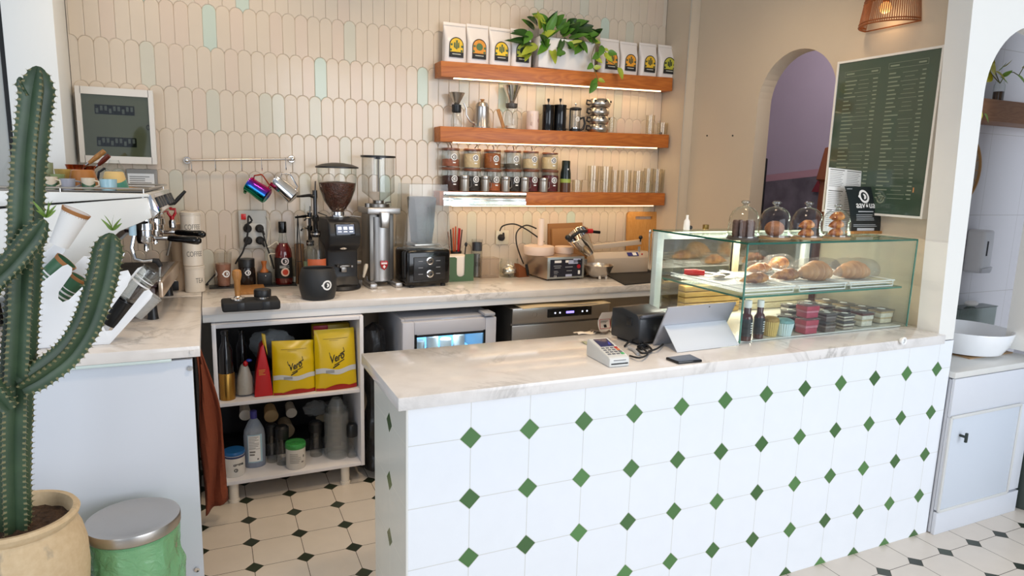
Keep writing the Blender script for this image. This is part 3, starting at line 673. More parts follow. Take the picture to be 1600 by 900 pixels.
pL = PY(292, 250.5, 1.985); pR = PY(457, 248.5, 1.985); zr = (pL.z+pR.z)/2
t = thing('hanging_rail', 'chrome utensil rail fixed to the tiled wall', 'rail', ((pL.x+pR.x)/2, 1.985, zr), 0)
hw = (pR.x-pL.x)/2; tilt = (pR.z-pL.z)/2
b = MB(); b.cyl((-hw, 0, -tilt), (hw, 0, tilt), .006, seg=14); obj('bar', b, M_STEEL, t)
for s in (-1, 1):
    b = MB(); b.sphere((s*hw, 0, s*tilt), .012, 16, 10); b.cyl((s*hw, 0, s*tilt), (s*hw, .05, s*tilt), .007); b.lathe([(.0001, -.008), (.016, -.008), (.021, 0), (.021, .006)], (s*hw, .05, s*tilt), 20, RX(-PI/2)); obj('bracket', b, M_CHROME, t)
def rail_z(x): return zr+tilt*(x-(pL.x+pR.x)/2)/hw
HOOKL = ['chrome hook at the left end of the wall rail, empty', 'second empty chrome hook from the left on the wall rail', 'third empty chrome hook on the wall rail, left of the rainbow jug', 'chrome hook holding the rainbow jug', 'chrome hook holding the plain steel jug']
for k, u in enumerate((299, 336, 377, 408.5, 446)):
    x = PY(u, 250, 1.985).x; z = rail_z(x); b = MB()
    pts = [(.0085*math.cos(a), 0, .0085*math.sin(a)) for a in [math.radians(200-28*q) for q in range(7)]]
    pts = [(0, -p[0]*1.0, p[2]) for p in pts] + [(0, -.0085, -.03), (0, -.0085, -.05)] + [(0, -.0085-.009*(1-math.cos(a)), -.05-.009*math.sin(a)) for a in [PI*q/6 for q in range(1, 7)]] + [(0, -.0275, -.042)]
    b.tube([Vector(p) for p in pts], .0018, 6)
    tag(obj('hook', b, M_CHROME, loc=(x, 1.985, z), label=None), HOOKL[k], 'hook', 'hooks on the wall rail')
g = G('rainbow_steel', .14); g.b.inputs['Metallic'].default_value = 1
tc = g.n('ShaderNodeTexCoord'); sx_ = g.n('ShaderNodeSeparateXYZ'); g.l(tc.outputs['Object'], sx_.inputs[0])
nz = g.n('ShaderNodeTexNoise'); nz.inputs['Scale'].default_value = 6; g.l(tc.outputs['Object'], nz.inputs['Vector'])
rp = g.n('ShaderNodeValToRGB'); e = rp.color_ramp.elements; e[0].color = lin('#1f7a4a'); e[1].color = lin('#d0502c')
for pos, cl in ((.2, '#1fb09a'), (.38, '#2c5fd0'), (.55, '#6a2ba0'), (.75, '#c02a78')): q = e.new(pos); q.color = lin(cl)
g.l(g.math('ADD', g.math('MULTIPLY_ADD', sx_.outputs[0], 9.0, .42), g.math('MULTIPLY', sx_.outputs[1], 4.0)), rp.inputs[0]); g.l(rp.outputs[0], g.b.inputs['Base Color'])
def jug(label, mouth, bottom, hook_u, m, y):
    a = PY(mouth[0], mouth[1], y); bt = PY(bottom[0], bottom[1], y-.035); ax = (a-bt); L = ax.length; z = ax.normalized()
    up = Vector((0, -.15, 1)); side = (up-z*up.dot(z)).normalized(); yv = z.cross(side)
    Mx = Matrix((( side.x, yv.x, z.x, bt.x), (side.y, yv.y, z.y, bt.y), (side.z, yv.z, z.z, bt.z), (0, 0, 0, 1)))
    t = thing('milk_jug', label, 'jug', bt); t.matrix_world = Mx
    R = .043; b = MB()
    b.lathe([(.0001, .002), (R*.8, .002), (R*.86, 0), (R, .004), (R, L*.35), (R*.9, L*.7), (R*.93, L*.95), (R*.97, L), (R*.94, L), (R*.87, L*.7), (R*.96, L*.35), (R*.96, .006), (.0001, .006)], seg=32); obj('body', b, m, t)
    b = MB(); b.tube([(R*.9, 0, L*.9), (R+.012, 0, L*.95), (R+.040, 0, L*.70), (R+.036, 0, L*.58), (R+.014, 0, L*.16), (R*.95, 0, L*.18)], .0036, 8); obj('handle', b, m, t)
    b = MB(); b.prism([(-R*.93, -.018), (-R*.93, .018), (-R-.016, 0)], .014, T(0, 0, L-.014), bev=.002); obj('spout', b, m, t)
jug('rainbow tinted steel milk jug hanging from the wall rail', (388, 287), (418, 307), 408, MATS['rainbow_steel'], 1.955)
jug('plain shiny steel milk jug hanging at the right end of the wall rail', (429, 282), (460, 309), 446, M_CHROME, 1.955)

# socket box with four plugs
c = PY(395, 358, 2.03); t = thing('socket_box', 'grey wall socket box with red switch and four black plugs', 'socket box', (c.x, 2.041, c.z))
b = MB(); b.box((0, -.018, 0), (.142, .036, .205), .006); obj('case', b, mat('socket_grey', '#b4b0a6', .45), t)
b = MB(); b.box((-.045, -.038, .068), (.024, .006, .03), .002); obj('switch', b, mat('switch_red', '#a51414', .3, emit='#ff2010', es=.15), t)
b = MB(); b.box((0, -.0375, -.03), (.125, .004, .125), .004); obj('socket_plate', b, mat('socket_plate', '#c4c0b6', .4), t)
for k, (x, z) in enumerate(((-.028, .006), (.032, .006), (-.028, -.058), (.032, -.058))):
    b = MB(); b.lathe([(.0001, .04), (.012, .04), (.02, .028), (.022, 0)], (x, -.039, z), 18, RX(PI/2)); b.tube([(x, -.07, z), (x+(.012 if x > 0 else -.01), -.085, z+(.02 if k == 0 else -.012)), (x+(.02 if x > 0 else .02 if k == 0 else -.02), -.075, z+(.04 if k == 0 else -.03))], [.009, .008, .005], 8); obj('plug', b, M_RUBBER, t)
c0 = Vector((c.x, 2.041, c.z))
def cord(name, pts, r, m, label, cat='cable', group=None, seg=8):
    P = [Vector(p) for p in pts]; out = []
    for i in range(len(P)-1):
        p0 = P[max(i-1, 0)]; p1 = P[i]; p2 = P[i+1]; p3 = P[min(i+2, len(P)-1)]
        for q in range(6):
            s = q/6; out.append(.5*((2*p1)+(-p0+p2)*s+(2*p0-5*p1+4*p2-p3)*s*s+(-p0+3*p1-3*p2+p3)*s**3))
    out.append(P[-1]); b = MB(); b.tube(out, r, seg); return tag(obj(name, b, m), label, cat, group)
cord('power_cord', [PY(394, 345, 1.955), PY(388, 338, 1.94), PY(387, 365, 1.95), PY(380, 392, 1.96), PY(372, 405, 1.98), PY(368, 412, 2.0)], .0045, M_RUBBER, 'black power cord looping down from the upper left plug')
cord('power_cord', [PY(411, 365, 1.96), PY(417, 385, 1.97), PY(424, 405, 1.99), PY(428, 420, 2.0)], .004, M_RUBBER, 'black power cord dropping from the right hand plugs behind the bottle')
cord('power_cord', [PY(416, 338, 2.0), PY(422, 352, 1.985), PY(417, 385, 1.97), PY(433, 378, 1.97), PY(434, 395, 1.97), PY(420, 398, 1.975), PY(423, 415, 1.985)], .003, mat('cream_cord', '#cfc4ad', .5), 'thin cream coloured cord tangled at the right of the socket box')
cord('power_cord', [PZ(330, 441, ZC+.006), PY(322, 445, 1.98), PY(335, 430, 2.0), PY(341, 424, 2.02)], .004, M_RUBBER, 'short black cord on the worktop beside the canisters')
# ------------------------------------------------------------------ canisters
cy = 1.885
def can_px(u0, u1, vt, vb):
    p = PY((u0+u1)/2, vb, cy); return p, wid(u0, u1, vb, cy), PY((u0+u1)/2, vt, cy).z-p.z
zc0 = ZC
cx = PY(303.5, 420, cy).x
H3 = (PY(302, 331, cy).z-ZC)/3
for k, (txt, lab) in enumerate((('TEA', 'cream TEA canister at the bottom of the stack beside the espresso machine'), ('COFFEE', 'cream COFFEE canister in the middle of the stack of three'), ('COFFEE', 'cream COFFEE canister with lid on top of the stack of three'))):
    t = thing('canister', lab, 'canister', (cx-.003*k, cy, ZC+H3*k+.0003*k), 0, 'stacked cream canisters'); r = .0465; h = H3-.001
    b = MB(); b.lathe([(.0001, 0), (r-.003, 0), (r, .003), (r, h-.016), (r+.002, h-.014), (r+.002, h-.010), (r-.001, h-.008)], seg=36); obj('body', b, M_CREAM, t)
    b = MB(); b.lathe([(r-.001, h-.0078), (r+.0015, h-.007), (r+.0015, h-.001), (r-.002, h), (.0001, h)], seg=36); obj('lid', b, M_CREAM, t)
    b = text_mb(txt, .036, onto_cyl(r+.0004, h*.45, .22 if txt == 'COFFEE' else .52), sx=.62); obj('lettering', b, M_GREYINK, t)
t = thing('canister', 'cream canister half hidden behind the stack, at its left', 'canister', (cx-.055, cy+.085, ZC), 0)
b = MB(); b.lathe([(.0001, 0), (.044, 0), (.045, .003), (.045, .30), (.047, .303), (.047, .335), (.044, .338), (.0001, .338)], seg=30); obj('body', b, mat('tan_enamel', '#d2b595', .35), t)
c, w_, h = place(243, 283, 428, 451, ZC, .3)
t = thing('tray_box', 'small black box with white perforated top behind the drip tray', 'box', (c.x+.062, c.y+.0, ZC), .1)
b = MB(); b.box((0, 0, .024), (.085, .075, .048), .003); obj('body', b, M_BLACK, t)
b = MB(); b.box((0, 0, .049), (.07, .062, .003)); b.m(1)
for i in range(5):
    for j in range(3): b.box((-.026+.013*i, -.018+.018*j, .0508), (.006, .008, .001))
obj('perforated_top', b, [M_PAPER, M_BLACK], t)

# ------------------------------------------------------------------ drink, jar, bottle on black mats
def matbox(name, lab, u0, u1, v0, v1, hgt_=.006, m=M_BLACK, cat='mat'):
    a = PZ(u0, v1, ZC); d = PZ(u1, v1, ZC); e = PZ(u1, v0, ZC); yb = min(e.y, YW-.02)
    b = MB(); b.box((0, 0, hgt_/2), (d.x-a.x, yb-a.y, hgt_), .001); o = obj(name, b, m, loc=((a.x+d.x)/2, (a.y+yb)/2, ZC)); return tag(o, lab, cat)
matbox('drip_mat', 'small black mat under the iced drink cup', 327, 368, 441, 452)
matbox('drip_mat', 'black mat under the red syrup bottle', 404, 466, 437, 449)
def badge_cup(label, u0, u1, vt, vb, y=None, liquid='#a0705c', z=ZC+.0065):
    c, w_, h = place(u0, u1, vt, vb, z); r = w_/2; t = thing('drink_cup', label, 'cup', c)
    b = MB(); b.lathe([(.0001, 0), (r*.70, 0), (r*.72, .004), (r, h*.98), (r+.002, h), (r-.001, h)], seg=32); obj('cup_wall', b, M_PLAS, t)
    b = MB(); b.lathe([(.0001, .003), (r*.69, .003), (r*.89, h*.66), (.0001, h*.66)], seg=28); obj('drink', b, mat('drink_pink', liquid, .2, var=.15, vscale=30), t)
    for a in (.35, -1.3): obj('badge', logo_mb(r*.42, onto_cyl(r*.86+.0025, h*.38, a)), M_WINK, t)
    b = MB(); b.tube([(.0, .0, .01), (.006, .0, h*.6), (.018, .002, h*1.5)], .003, 8); obj('straw', b, glass('straw_clear', '#f8f6f0', '#d8d3c8', .9, .1, base=.1), t)
    return t
badge_cup('clear cup of pink brown iced drink with white round badges and straw', 336, 364, 394, 447)
c, w_, h = place(372, 399, 404, 446, ZC); r = w_/2; t = thing('coffee_jar', 'dark coffee jar with black screw lid left of the wooden handled tool', 'jar', c)
b = MB(); b.lathe([(.0001, 0), (r*.95, 0), (r, .006), (r, h*.62), (r*.9, h*.72), (.0001, h*.72)], seg=30); obj('body', b, mat('dark_jar', '#211a17', .12), t)
b = MB(); b.lathe([(r*.9, h*.7), (r*.95, h*.71), (r*.95, h*.98), (r*.9, h), (.0001, h)], seg=30); obj('lid', b, M_BLACK, t)
obj('badge', logo_mb(r*.33, onto_cyl(r+.0008, h*.52, .1)), M_WINK, t)
c, w_, h = place(400, 426, 402, 446, ZC); t = thing('tool_holder', 'black box holding a small wooden handled brush', 'tool holder', c)
b = MB(); b.box((0, 0, .036), (.072, .06, .072), .004); obj('box', b, M_BLACK, t)
b = MB(); b.lathe([(.022, .072), (.02, .082), (.011, .092), (.010, .108), (.014, .122), (.015, .132), (.0001, .133)], seg=20); obj('brush_handle', b, mat('orange_wood', '#b86a34', .45), t)
b = MB(); b.sphere((.004, -.031, .055), .005, 10, 8); obj('stud', b, M_CHROME, t)
# red syrup bottle
c, w_, h = place(428, 455, 346, 441, ZC+.0065); r = w_/2; t = thing('syrup_bottle', 'tall red syrup bottle with black label and black cap', 'bottle', c)
b = MB(); b.lathe([(.0001, 0), (r*.95, 0), (r, .006), (r, h*.48), (r*.9, h*.56), (r*.56, h*.66), (.0001, h*.66)], seg=32); obj('glass_body', b, mat('bottle_red', '#5e1310', .06, coat=.5), t)
b = MB(); b.lathe([(r*.58, h*.655), (r*.44, h*.74), (r*.40, h*.80), (r*.40, h*.85)], seg=24); obj('clear_neck', b, M_GLASS, t)
b = MB(); b.lathe([(r*.44, h*.82), (r*.46, h*.83), (r*.46, h*.985), (r*.42, h), (.0001, h)], seg=24); obj('cap', b, M_BLACKG, t)
b = MB(); b.lathe([(r+.0008, h*.10), (r+.0008, h*.43)], seg=32); lb = obj('label_wrap', b, M_INK, t)
obj('round_seal', disc_mb(r*.5, onto_cyl(r+.0012, h*.20, .1)), mat('seal_cream', '#e6c7b5', .5), lb); obj('seal_centre', disc_mb(r*.33, onto_cyl(r+.0016, h*.20, .1)), mat('seal_red', '#c8432c', .5), lb)
obj('crest', logo_mb(r*.45, onto_cyl(r+.0012, h*.375, .1), notch=False), mat('crest_pale', '#dbd0d0', .5), lb)
obj('label_print', lines_mb(r*1.3, h*.045, 3, onto_cyl(r+.0014, h*.285, .1)), M_WINK, lb)
c, w_, h = place(454, 466, 405, 440, ZC+.0065); r = .017; t = thing('tall_glass', 'slim clear glass tube beside the red syrup bottle', 'glass', c)
b = MB(); b.lathe([(.0001, 0), (r, 0), (r, h), (r-.002, h), (r-.002, .02), (.0001, .02)], seg=20); obj('wall', b, M_GLASS, t)
b = MB(); b.cyl((0, 0, .003), (0, 0, .03), r*.7, seg=14); obj('contents', b, M_WHITE, t)
# wooden board, wire stand, pump bottles
matbox('wooden_block', 'pale wooden board lying flat behind the tamping station', 374, 418, 447, 461, .012, M_OAK, 'board')
c = PZ(462, 437, ZC); b = MB(); b.box((0, 0, .11), (.05, .018, .22), .006, RX(-.10)); tag(obj('wooden_board', b, wood('brown_board', '#8a6238', '#5f3f20', 2, .5, 2), loc=(c.x+.01, 2.0, ZC)), 'narrow brown wooden board leaning on the wall behind the bottles', 'board')
c = PZ(470, 444, ZC); t = thing('wire_stand', 'thin black wire easel stand between red bottle and pump bottle', 'stand', (c.x-.012, 1.93, ZC)); hh = PY(467, 336, 1.93).z-ZC
b = MB()
for s in (-1, 1): b.tube([(s*.022, -.02, .002), (0, 0, hh)], .0022, 6)
b.tube([(0, .05, .002), (0, 0, hh)], .0022, 6); obj('legs', b, M_BLACK, t)
b = MB()
for q in (.35, .6): b.tube([(-.022*(1-q), -.02*(1-q), hh*q), (.022*(1-q), -.02*(1-q), hh*q)], .0018, 6)
obj('crossbars', b, M_BLACK, t)
def pump_bottle(label, u0, u1, vtop, vb, y, liquid, liq2):
    c, w_, h = on_y(u0, u1, vtop, ZC, y); r = w_/2; t = thing('pump_bottle', label, 'bottle', c)
    hb = h*.52
    b = MB(); b.lathe([(.0001, 0), (r*.95, 0), (r, .006), (r, hb*.72), (r*.8, hb*.85), (r*.4, hb*.94), (r*.38, hb)], seg=30); obj('bottle', b, M_GLASS, t)
    b = MB(); b.lathe([(.0001, .004), (r*.93, .004), (r*.93, hb*.40), (.0001, hb*.40)], seg=24); obj('syrup', b, liquid, t)
    b = MB(); b.grid(lambda u, v: Vector(((r+.0008)*math.sin(-1.2+2.4*u), -(r+.0008)*math.cos(-1.2+2.4*u), hb*(.30+.30*v))), 16, 1); obj('label', b, liq2, t)
    b = MB(); b.lathe([(r*.45, hb*.97), (r*.5, hb), (r*.5, hb+.02), (r*.26, hb+.026), (r*.26, hb+.07), (r*.34, hb+.075), (r*.34, hb+.10), (r*.2, hb+.104), (r*.2, h*.86)], seg=18); b.m(1).lathe([(r*.52, hb+.004), (r*.53, hb+.012)], seg=18); b.m(0)
    b.tube([(r*.1, 0, h*.86), (-r*.6, -.01, h*.875), (-r*1.9, -.03, h*.865)], [.010, .008, .005], 8); b.cyl((0, 0, h*.85), (0, 0, h*.92), .012); b.cyl((.002, 0, h*.92), (.004, 0, h), .003, seg=8)
    b.tube([(r*.3, 0, hb+.085), (-r*.9, -.012, hb+.09), (-r*1.2, -.014, hb+.075)], .0045, 8)
    obj('pump', b, [M_BLACKG, M_CHROME], t); return t
pump_bottle('clear syrup bottle with orange label and tall black pump behind the knock box', 476, 507, 283, 440, 1.70, mat('syrup_orange', '#8c3f2a', .2), mat('label_orange', '#c4633c', .5))
pump_bottle('clear pump bottle with pale label half hidden behind the orange labelled one', 471, 496, 322, 436, 1.93, mat('syrup_brown', '#5c3524', .2), mat('label_pale_green', '#7d8b6d', .5))

# ------------------------------------------------------------------ tamping station and knock box
a = PZ(347, 489, ZC); d = PZ(440, 487, ZC); L_ = d.x-a.x
t = thing('tamping_mat', 'black rubber tamping station at the worktop edge', 'tamping mat', ((a.x+d.x)/2, a.y+.062, ZC), .02)
b = MB(); b.box((0, 0, .022), (L_, .125, .044), .010, seg=3); obj('block', b, M_RUBBER, t)
for x in (-.045, .06): b = MB(); b.box((x, -.0625, .022), (.03, .003, .036), .001); obj('recess', b, M_BLACK, t)
c = PZ(372, 470, ZC+.0445); t = thing('tamper', 'coffee tamper with turned wooden handle standing on the black mat', 'tamper', (c.x, c.y+.018, ZC+.0445)); hh = PY(371, 421, c.y+.018).z-ZC-.0445
b = MB(); b.lathe([(.0001, 0), (.029, 0), (.029, .009), (.018, .013), (.012, .020), (.0001, .020)], seg=28); obj('base', b, M_CHROME, t)
b = MB(); b.lathe([(.011, .019), (.012, .03), (.014, hh*.62), (.018, hh*.72), (.0205, hh*.83), (.018, hh*.96), (.010, hh), (.0001, hh)], seg=24); obj('handle', b, M_OAK, t)
c = PZ(411, 468, ZC+.0445); t = thing('coffee_distributor', 'black round coffee distributor with steel foot on the tamping mat', 'distributor', (c.x, c.y+.022, ZC+.0445))
b = MB(); b.lathe([(.0001, 0), (.028, 0), (.028, .011), (.0001, .011)], seg=28); obj('foot', b, M_CHROME, t)
b = MB(); b.lathe([(.0001, .011), (.036, .011), (.037, .014), (.037, .040), (.034, .044), (.0001, .044)], seg=32); obj('top', b, M_BLACK, t)
c, w_, h = place(468, 527, 418, 471, ZC, .5); r = w_/2; t = thing('knock_box', 'round matte black knock box with white round badge', 'knock box', c)
b = MB(); b.lathe([(.0001, 0), (r*.82, 0), (r*.88, .006), (r, h*.35), (r*.99, h*.7), (r*.88, h*.97), (r*.84, h), (r*.80, h*.97), (r*.9, h*.6), (r*.78, .02), (.0001, .02)], seg=40); obj('bucket', b, mat('matte_black', '#26282a', .55), t)
b = MB(); b.cyl((-r*.88, 0, h*.90), (r*.88, 0, h*.90), .009, seg=12); obj('knock_bar', b, M_RUBBER, t)
obj('badge', logo_mb(r*.27, onto_cyl(r+.0012, h*.50, .35)), M_WINK, t)

# ------------------------------------------------------------------ black grinder with bean hopper
yg = 1.80; c = Vector((PY(531, 448, yg).x, yg, ZC)); Zg = lambda v: PY(530, v, yg).z-ZC; Wg = lambda u0, u1, v: wid(u0, u1, v, yg)
t = thing('coffee_grinder', 'black coffee grinder with touch screen and clear hopper full of beans', 'coffee grinder', c, .12)
M_GRB = mat('grinder_black', '#1a1a1c', .42)
w0 = Wg(505, 562, 420)/2
b = MB(); b.lathe([(.0001, 0), (w0*1.12, 0), (w0*1.15, .006), (w0*1.08, .022), (w0*.8, .030), (.0001, .030)], seg=40, sy=1.05); obj('foot', b, M_GRB, t)
b = MB(); b.prism([(-.085, .024), (.10, .024), (.10, Zg(340)), (-.05, Zg(340)), (-.095, Zg(345)), (-.115, Zg(364)), (-.10, Zg(380)), (-.055, Zg(390)), (-.05, .07)], w0*1.75, T(-w0*.875, 0, 0) @ MYZ, bev=.010); bd = obj('body', b, M_GRB, t)
zs = Zg(356); b = MB(); sc = T(0, -.1085, zs) @ RX(math.radians(-14))
b.box((0, 0, 0), (.105, .006, .062), .003, sc); obj('screen_frame', b, M_BLACKG, t)
b = MB(); b.at(sc).box((0, -.0035, .001), (.094, .002, .05)); sn = obj('screen', b, mat('screen_grey', '#5a6070', .25, emit='#7d8aa0', es=.35), t)
b = MB(); b.at(sc)
for x in (-.03, 0, .03): b.box((x, -.005, .006), (.019, .001, .015)); b.box((x, -.005, -.012), (.019, .001, .004))
obj('screen_icons', b, mat('screen_icon', '#e6ecff', .4, emit='#dfe8ff', es=.9), sn)
b = MB(); b.lathe([(.024, 0), (.028, 0), (.028, .004), (.012, .014), (.012, .018)], (0, -.066, Zg(383)), 20, RX(PI/2-.25), sy=.6); obj('spout_ring', b, M_CHROME, t)
b = MB(); b.box((0, -.075, Zg(412)), (.08, .05, .010), .003); b.box((-.03, -.10, Zg(412)), (.012, .05, .012), .003); b.box((.03, -.10, Zg(412)), (.012, .05, .012), .003); b.box((0, -.065, Zg(418)), (.03, .03, .03), .003); obj('filter_fork', b, M_STEELD, t)
b = MB(); b.cyl((w0*.86, -.02, Zg(410)), (w0*1.12, -.02, Zg(410)), .018, .015, 16); obj('side_knob', b, M_STEELD, t)
b = MB(); zt = Zg(340); b.lathe([(.0001, zt), (.062, zt), (.064, zt+.004), (.064, zt+.010), (.034, zt+.014), (.034, zt+.030), (.026, zt+.034), (.0001, zt+.034)], (0, .015, 0), 32); b.tube([(-.06, .01, zt+.010), (-.11, -.0, zt+.028)], .003, 6); b.tube([(.06, -.01, zt+.008), (.11, -.03, zt+.004)], .004, 6); obj('collar', b, M_CHROME, t)
z0 = zt+.032; zt2 = Zg(263); rt = Wg(498, 558, 270)/2
prof = [(.030, z0), (.038, z0+.008), (rt*.70, z0+(zt2-z0)*.24), (rt*.93, z0+(zt2-z0)*.50), (rt, z0+(zt2-z0)*.72), (rt*1.0, zt2)]
b = MB(); b.lathe(prof, (0, .015, 0), 36); obj('hopper', b, M_GLASS, t)
b = MB(); b.lathe([(.0001, z0)]+[(q*.965, z) for q, z in prof[:4]]+[(rt*.965, z0+(zt2-z0)*.66), (rt*.5, z0+(zt2-z0)*.69), (.0001, z0+(zt2-z0)*.70)], (0, .015, 0), 36)
g = G('coffee_beans', .35); tc = g.n('ShaderNodeTexCoord'); vo = g.n('ShaderNodeTexVoronoi'); vo.inputs['Scale'].default_value = 120; g.l(tc.outputs['Object'], vo.inputs['Vector'])
hs = g.n('ShaderNodeHueSaturation'); hs.inputs['Color'].default_value = lin('#4a2416'); sp = g.n('ShaderNodeSeparateXYZ'); g.l(vo.outputs['Color'], sp.inputs[0]); g.l(g.math('MULTIPLY_ADD', sp.outputs[0], .9, .5), hs.inputs['Value']); g.l(hs.outputs[0], g.b.inputs['Base Color']); g.bump(g.math('SUBTRACT', 1, vo.outputs['Distance']), .9, .004)
o = obj('coffee_beans', b, MATS['coffee_beans'], t)
b = MB(); b.lathe([(rt*1.0, zt2), (rt*1.12, zt2+.001), (rt*1.12, zt2+.008), (rt*.8, zt2+.020), (rt*.3, zt2+.028), (.0001, zt2+.029)], (0, .015, 0), 36); obj('hopper_lid', b, M_GRB, t)

# ------------------------------------------------------------------ steel grinder with tall clear hopper
yg = 1.86; c = Vector((PY(592, 440, yg).x, yg, ZC)); Zg = lambda v: PY(592, v, yg-.06).z-ZC
t = thing('coffee_grinder', 'tall steel coffee grinder with red shield badge and empty clear hopper', 'coffee grinder', c, .06)
M_GS = mat('grinder_silver', '#b2b0ae', .36, .85)
hw = Wg(572, 611, 400)/2*1.02; zt = Zg(333)
b = MB(); b.box((0, .02, (zt+.03)/2), (hw*1.9, .16, zt-.03), .006); obj('column', b, M_STEELD, t)
b = MB(); b.lathe([(hw*.80, .03), (hw*.80, zt-.02)], (0, -.035, 0), 28, sy=.8); obj('front_curve', b, M_GS, t)
b = MB(); b.box((0, -.01, zt+.014), (hw*2.55, .20, .034), .006); obj('head', b, M_GS, t)
b = MB()
for s in (-1, 1): b.box((s*hw*.98, -.06, .014), (.040, .17, .028), .006)
b.box((0, .02, .03), (hw*2.0, .06, .04), .006); obj('foot', b, M_GS, t)
b = MB(); b.prism([(-.020, 0), (.020, 0), (.026, .085), (-.026, .085)], .045, T(0, -.085, zt-.075) @ FRONT @ T(0, 0, 0), bev=.004); obj('chute', b, M_STEEL, t)
b = MB(); zz = Zg(413); sh = [(-.021, .022), (-.010, .026), (0, .022), (.010, .026), (.021, .022), (.021, .0), (.012, -.018), (0, -.028), (-.012, -.018), (-.021, 0)]
b.prism(sh, .004, T(0, -.098, zz) @ FRONT, bev=.001); bd = obj('badge', b, mat('badge_red', '#a3141c', .3), t)
b = MB(); b.box((0, -.1028, zz+.010), (.032, .001, .009)); b.prism([(0, .004), (.008, -.006), (0, -.016), (-.008, -.006)], .001, T(0, -.1022, zz-.002) @ FRONT); obj('badge_emblem', b, mat('badge_white', '#e8dede', .5), bd)
b = MB(); b.lathe([(.0001, zt+.031), (hw*.85, zt+.031), (hw*.85, zt+.048), (.03, zt+.052), (.03, zt+.066), (.0001, zt+.066)], (0, .0, 0), 24); b.cyl((.03, -.03, zt+.055), (.055, -.05, zt+.06), .004); b.lathe([(.0001, 0), (.016, 0), (.016, .02), (.0001, .021)], (-hw*.95, -.03, zt+.031), 14); obj('adjuster', b, M_STEELD, t)
zh = zt+.066; z2 = Zg(300); z3 = Zg(246); rt = Wg(563, 614, 260)/2*.98
b = MB(); b.lathe([(.028, zh), (.04, zh+.01), (rt, z2), (rt, z3)], (0, 0, 0), 36); obj('hopper', b, M_PLAS, t)
b = MB(); b.cyl((0, -.002, z2), (0, -.002, z3), .004, seg=8); obj('hopper_rod', b, M_STEELD, t)
b = MB(); b.lathe([(rt*1.07, z3), (rt*1.07, z3+.010), (.0001, z3+.012)], seg=36); b.cyl((0, 0, z3-.008), (0, 0, z3), .02); obj('hopper_lid', b, M_BLACK, t)
b = MB(); b.lathe([(.0001, 0), (.006, 0), (.010, .03), (.012, .06), (.008, .075), (.0001, .076)], (-hw*1.5, -.07, .055), 12, RY(.25)); obj('brush', b, mat('bone_white', '#cfc3ae', .5), t)

# ------------------------------------------------------------------ blender in its clear hood
yb = 1.79; c = Vector((PY(660, 436, yb).x, yb, ZC)); Zb = lambda v: PY(660, v, yb-.09).z-ZC; wb = wid(624, 696, 420, yb-.09)
t = thing('blender', 'black countertop blender under a clear sound hood', 'blender', c, .10)
zb = Zb(390)
b = MB(); b.box((0, 0, zb/2+.006), (wb, .19, zb-.012), .02, seg=3); obj('base', b, M_BLACKG, t)
b = MB(); b.box((.002, -.096, zb*.50), (wb*.72, .008, zb*.62), .004); pn = obj('panel', b, mat('panel_black', '#191a1d', .35), t)
for z in (zb*.70, zb*.36):
    b = MB(); b.lathe([(.0001, .016), (.010, .016), (.016, .004), (.021, .003), (.021, 0)], (.003, -.1, z), 22, RX(PI/2)); b.m(1).lathe([(.0001, .0175), (.0085, .0165)], (.003, -.1, z), 16, RX(PI/2)); obj('knob', b, [M_CHROME, M_BLACK], pn)
b = MB()
for z in (zb*.7, zb*.53, zb*.36):
    for x in (-.052, .052): b.box((x, -.1005, z), (.026, .001, .003))
obj('panel_print', b, mat('print_grey', '#9a9da3', .5), pn)
for x in (-1, 1):
    for y in (-1, 1): b = MB(); b.cyl((x*wb*.36, y*.07, -.0003), (x*wb*.36, y*.07, .014), .014); obj('rubber_foot', b, M_RUBBER, t)
zj = Zb(385); zjt = Zb(308)
b = MB(); b.prism([(-.044, zj), (.040, zj), (.066, zjt), (-.070, zjt)], .12, T(-.005, .06, 0) @ FRONT, bev=.012); obj('jar', b, film('jar_smoke', '#6e7176', .6, .15), t)
b = MB(); b.box((0, 0, zj+.004), (.15, .14, .016), .005); obj('jar_collar', b, M_STEEL, t)
b = MB(); b.tube([(.042, .05, zj+.02), (.072, .06, zj+.03), (.085, .06, zj+.10), (.062, .05, zjt-.06)], .012, 10); obj('jar_handle', b, M_BLACK, t)
zh0 = zb-.002; zh1 = Zb(288); w1 = wid(625, 697, 380, yb-.09)/2; w2 = wid(630, 692, 290, yb-.09)/2
def hood(u, v):
    q = u*4; k = int(q) % 4; f = q-int(q); w_ = w1+(w2-w1)*v; dd = .098-.012*v
    C = [(-w_, -dd), (w_, -dd), (w_, dd), (-w_, dd)]; a = C[k]; e_ = C[(k+1) % 4]; return Vector((a[0]+(e_[0]-a[0])*f, a[1]+(e_[1]-a[1])*f, zh0+(zh1-zh0)*v))
b = MB(); b.grid(hood, 4, 4, True); b.quad((-w2, -.086, zh1), (w2, -.086, zh1), (w2, .086, zh1), (-w2, .086, zh1))
bmesh.ops.remove_doubles(b.bm, verts=b.bm.verts[:], dist=1e-4); obj('sound_hood', b, M_PLAS, t)
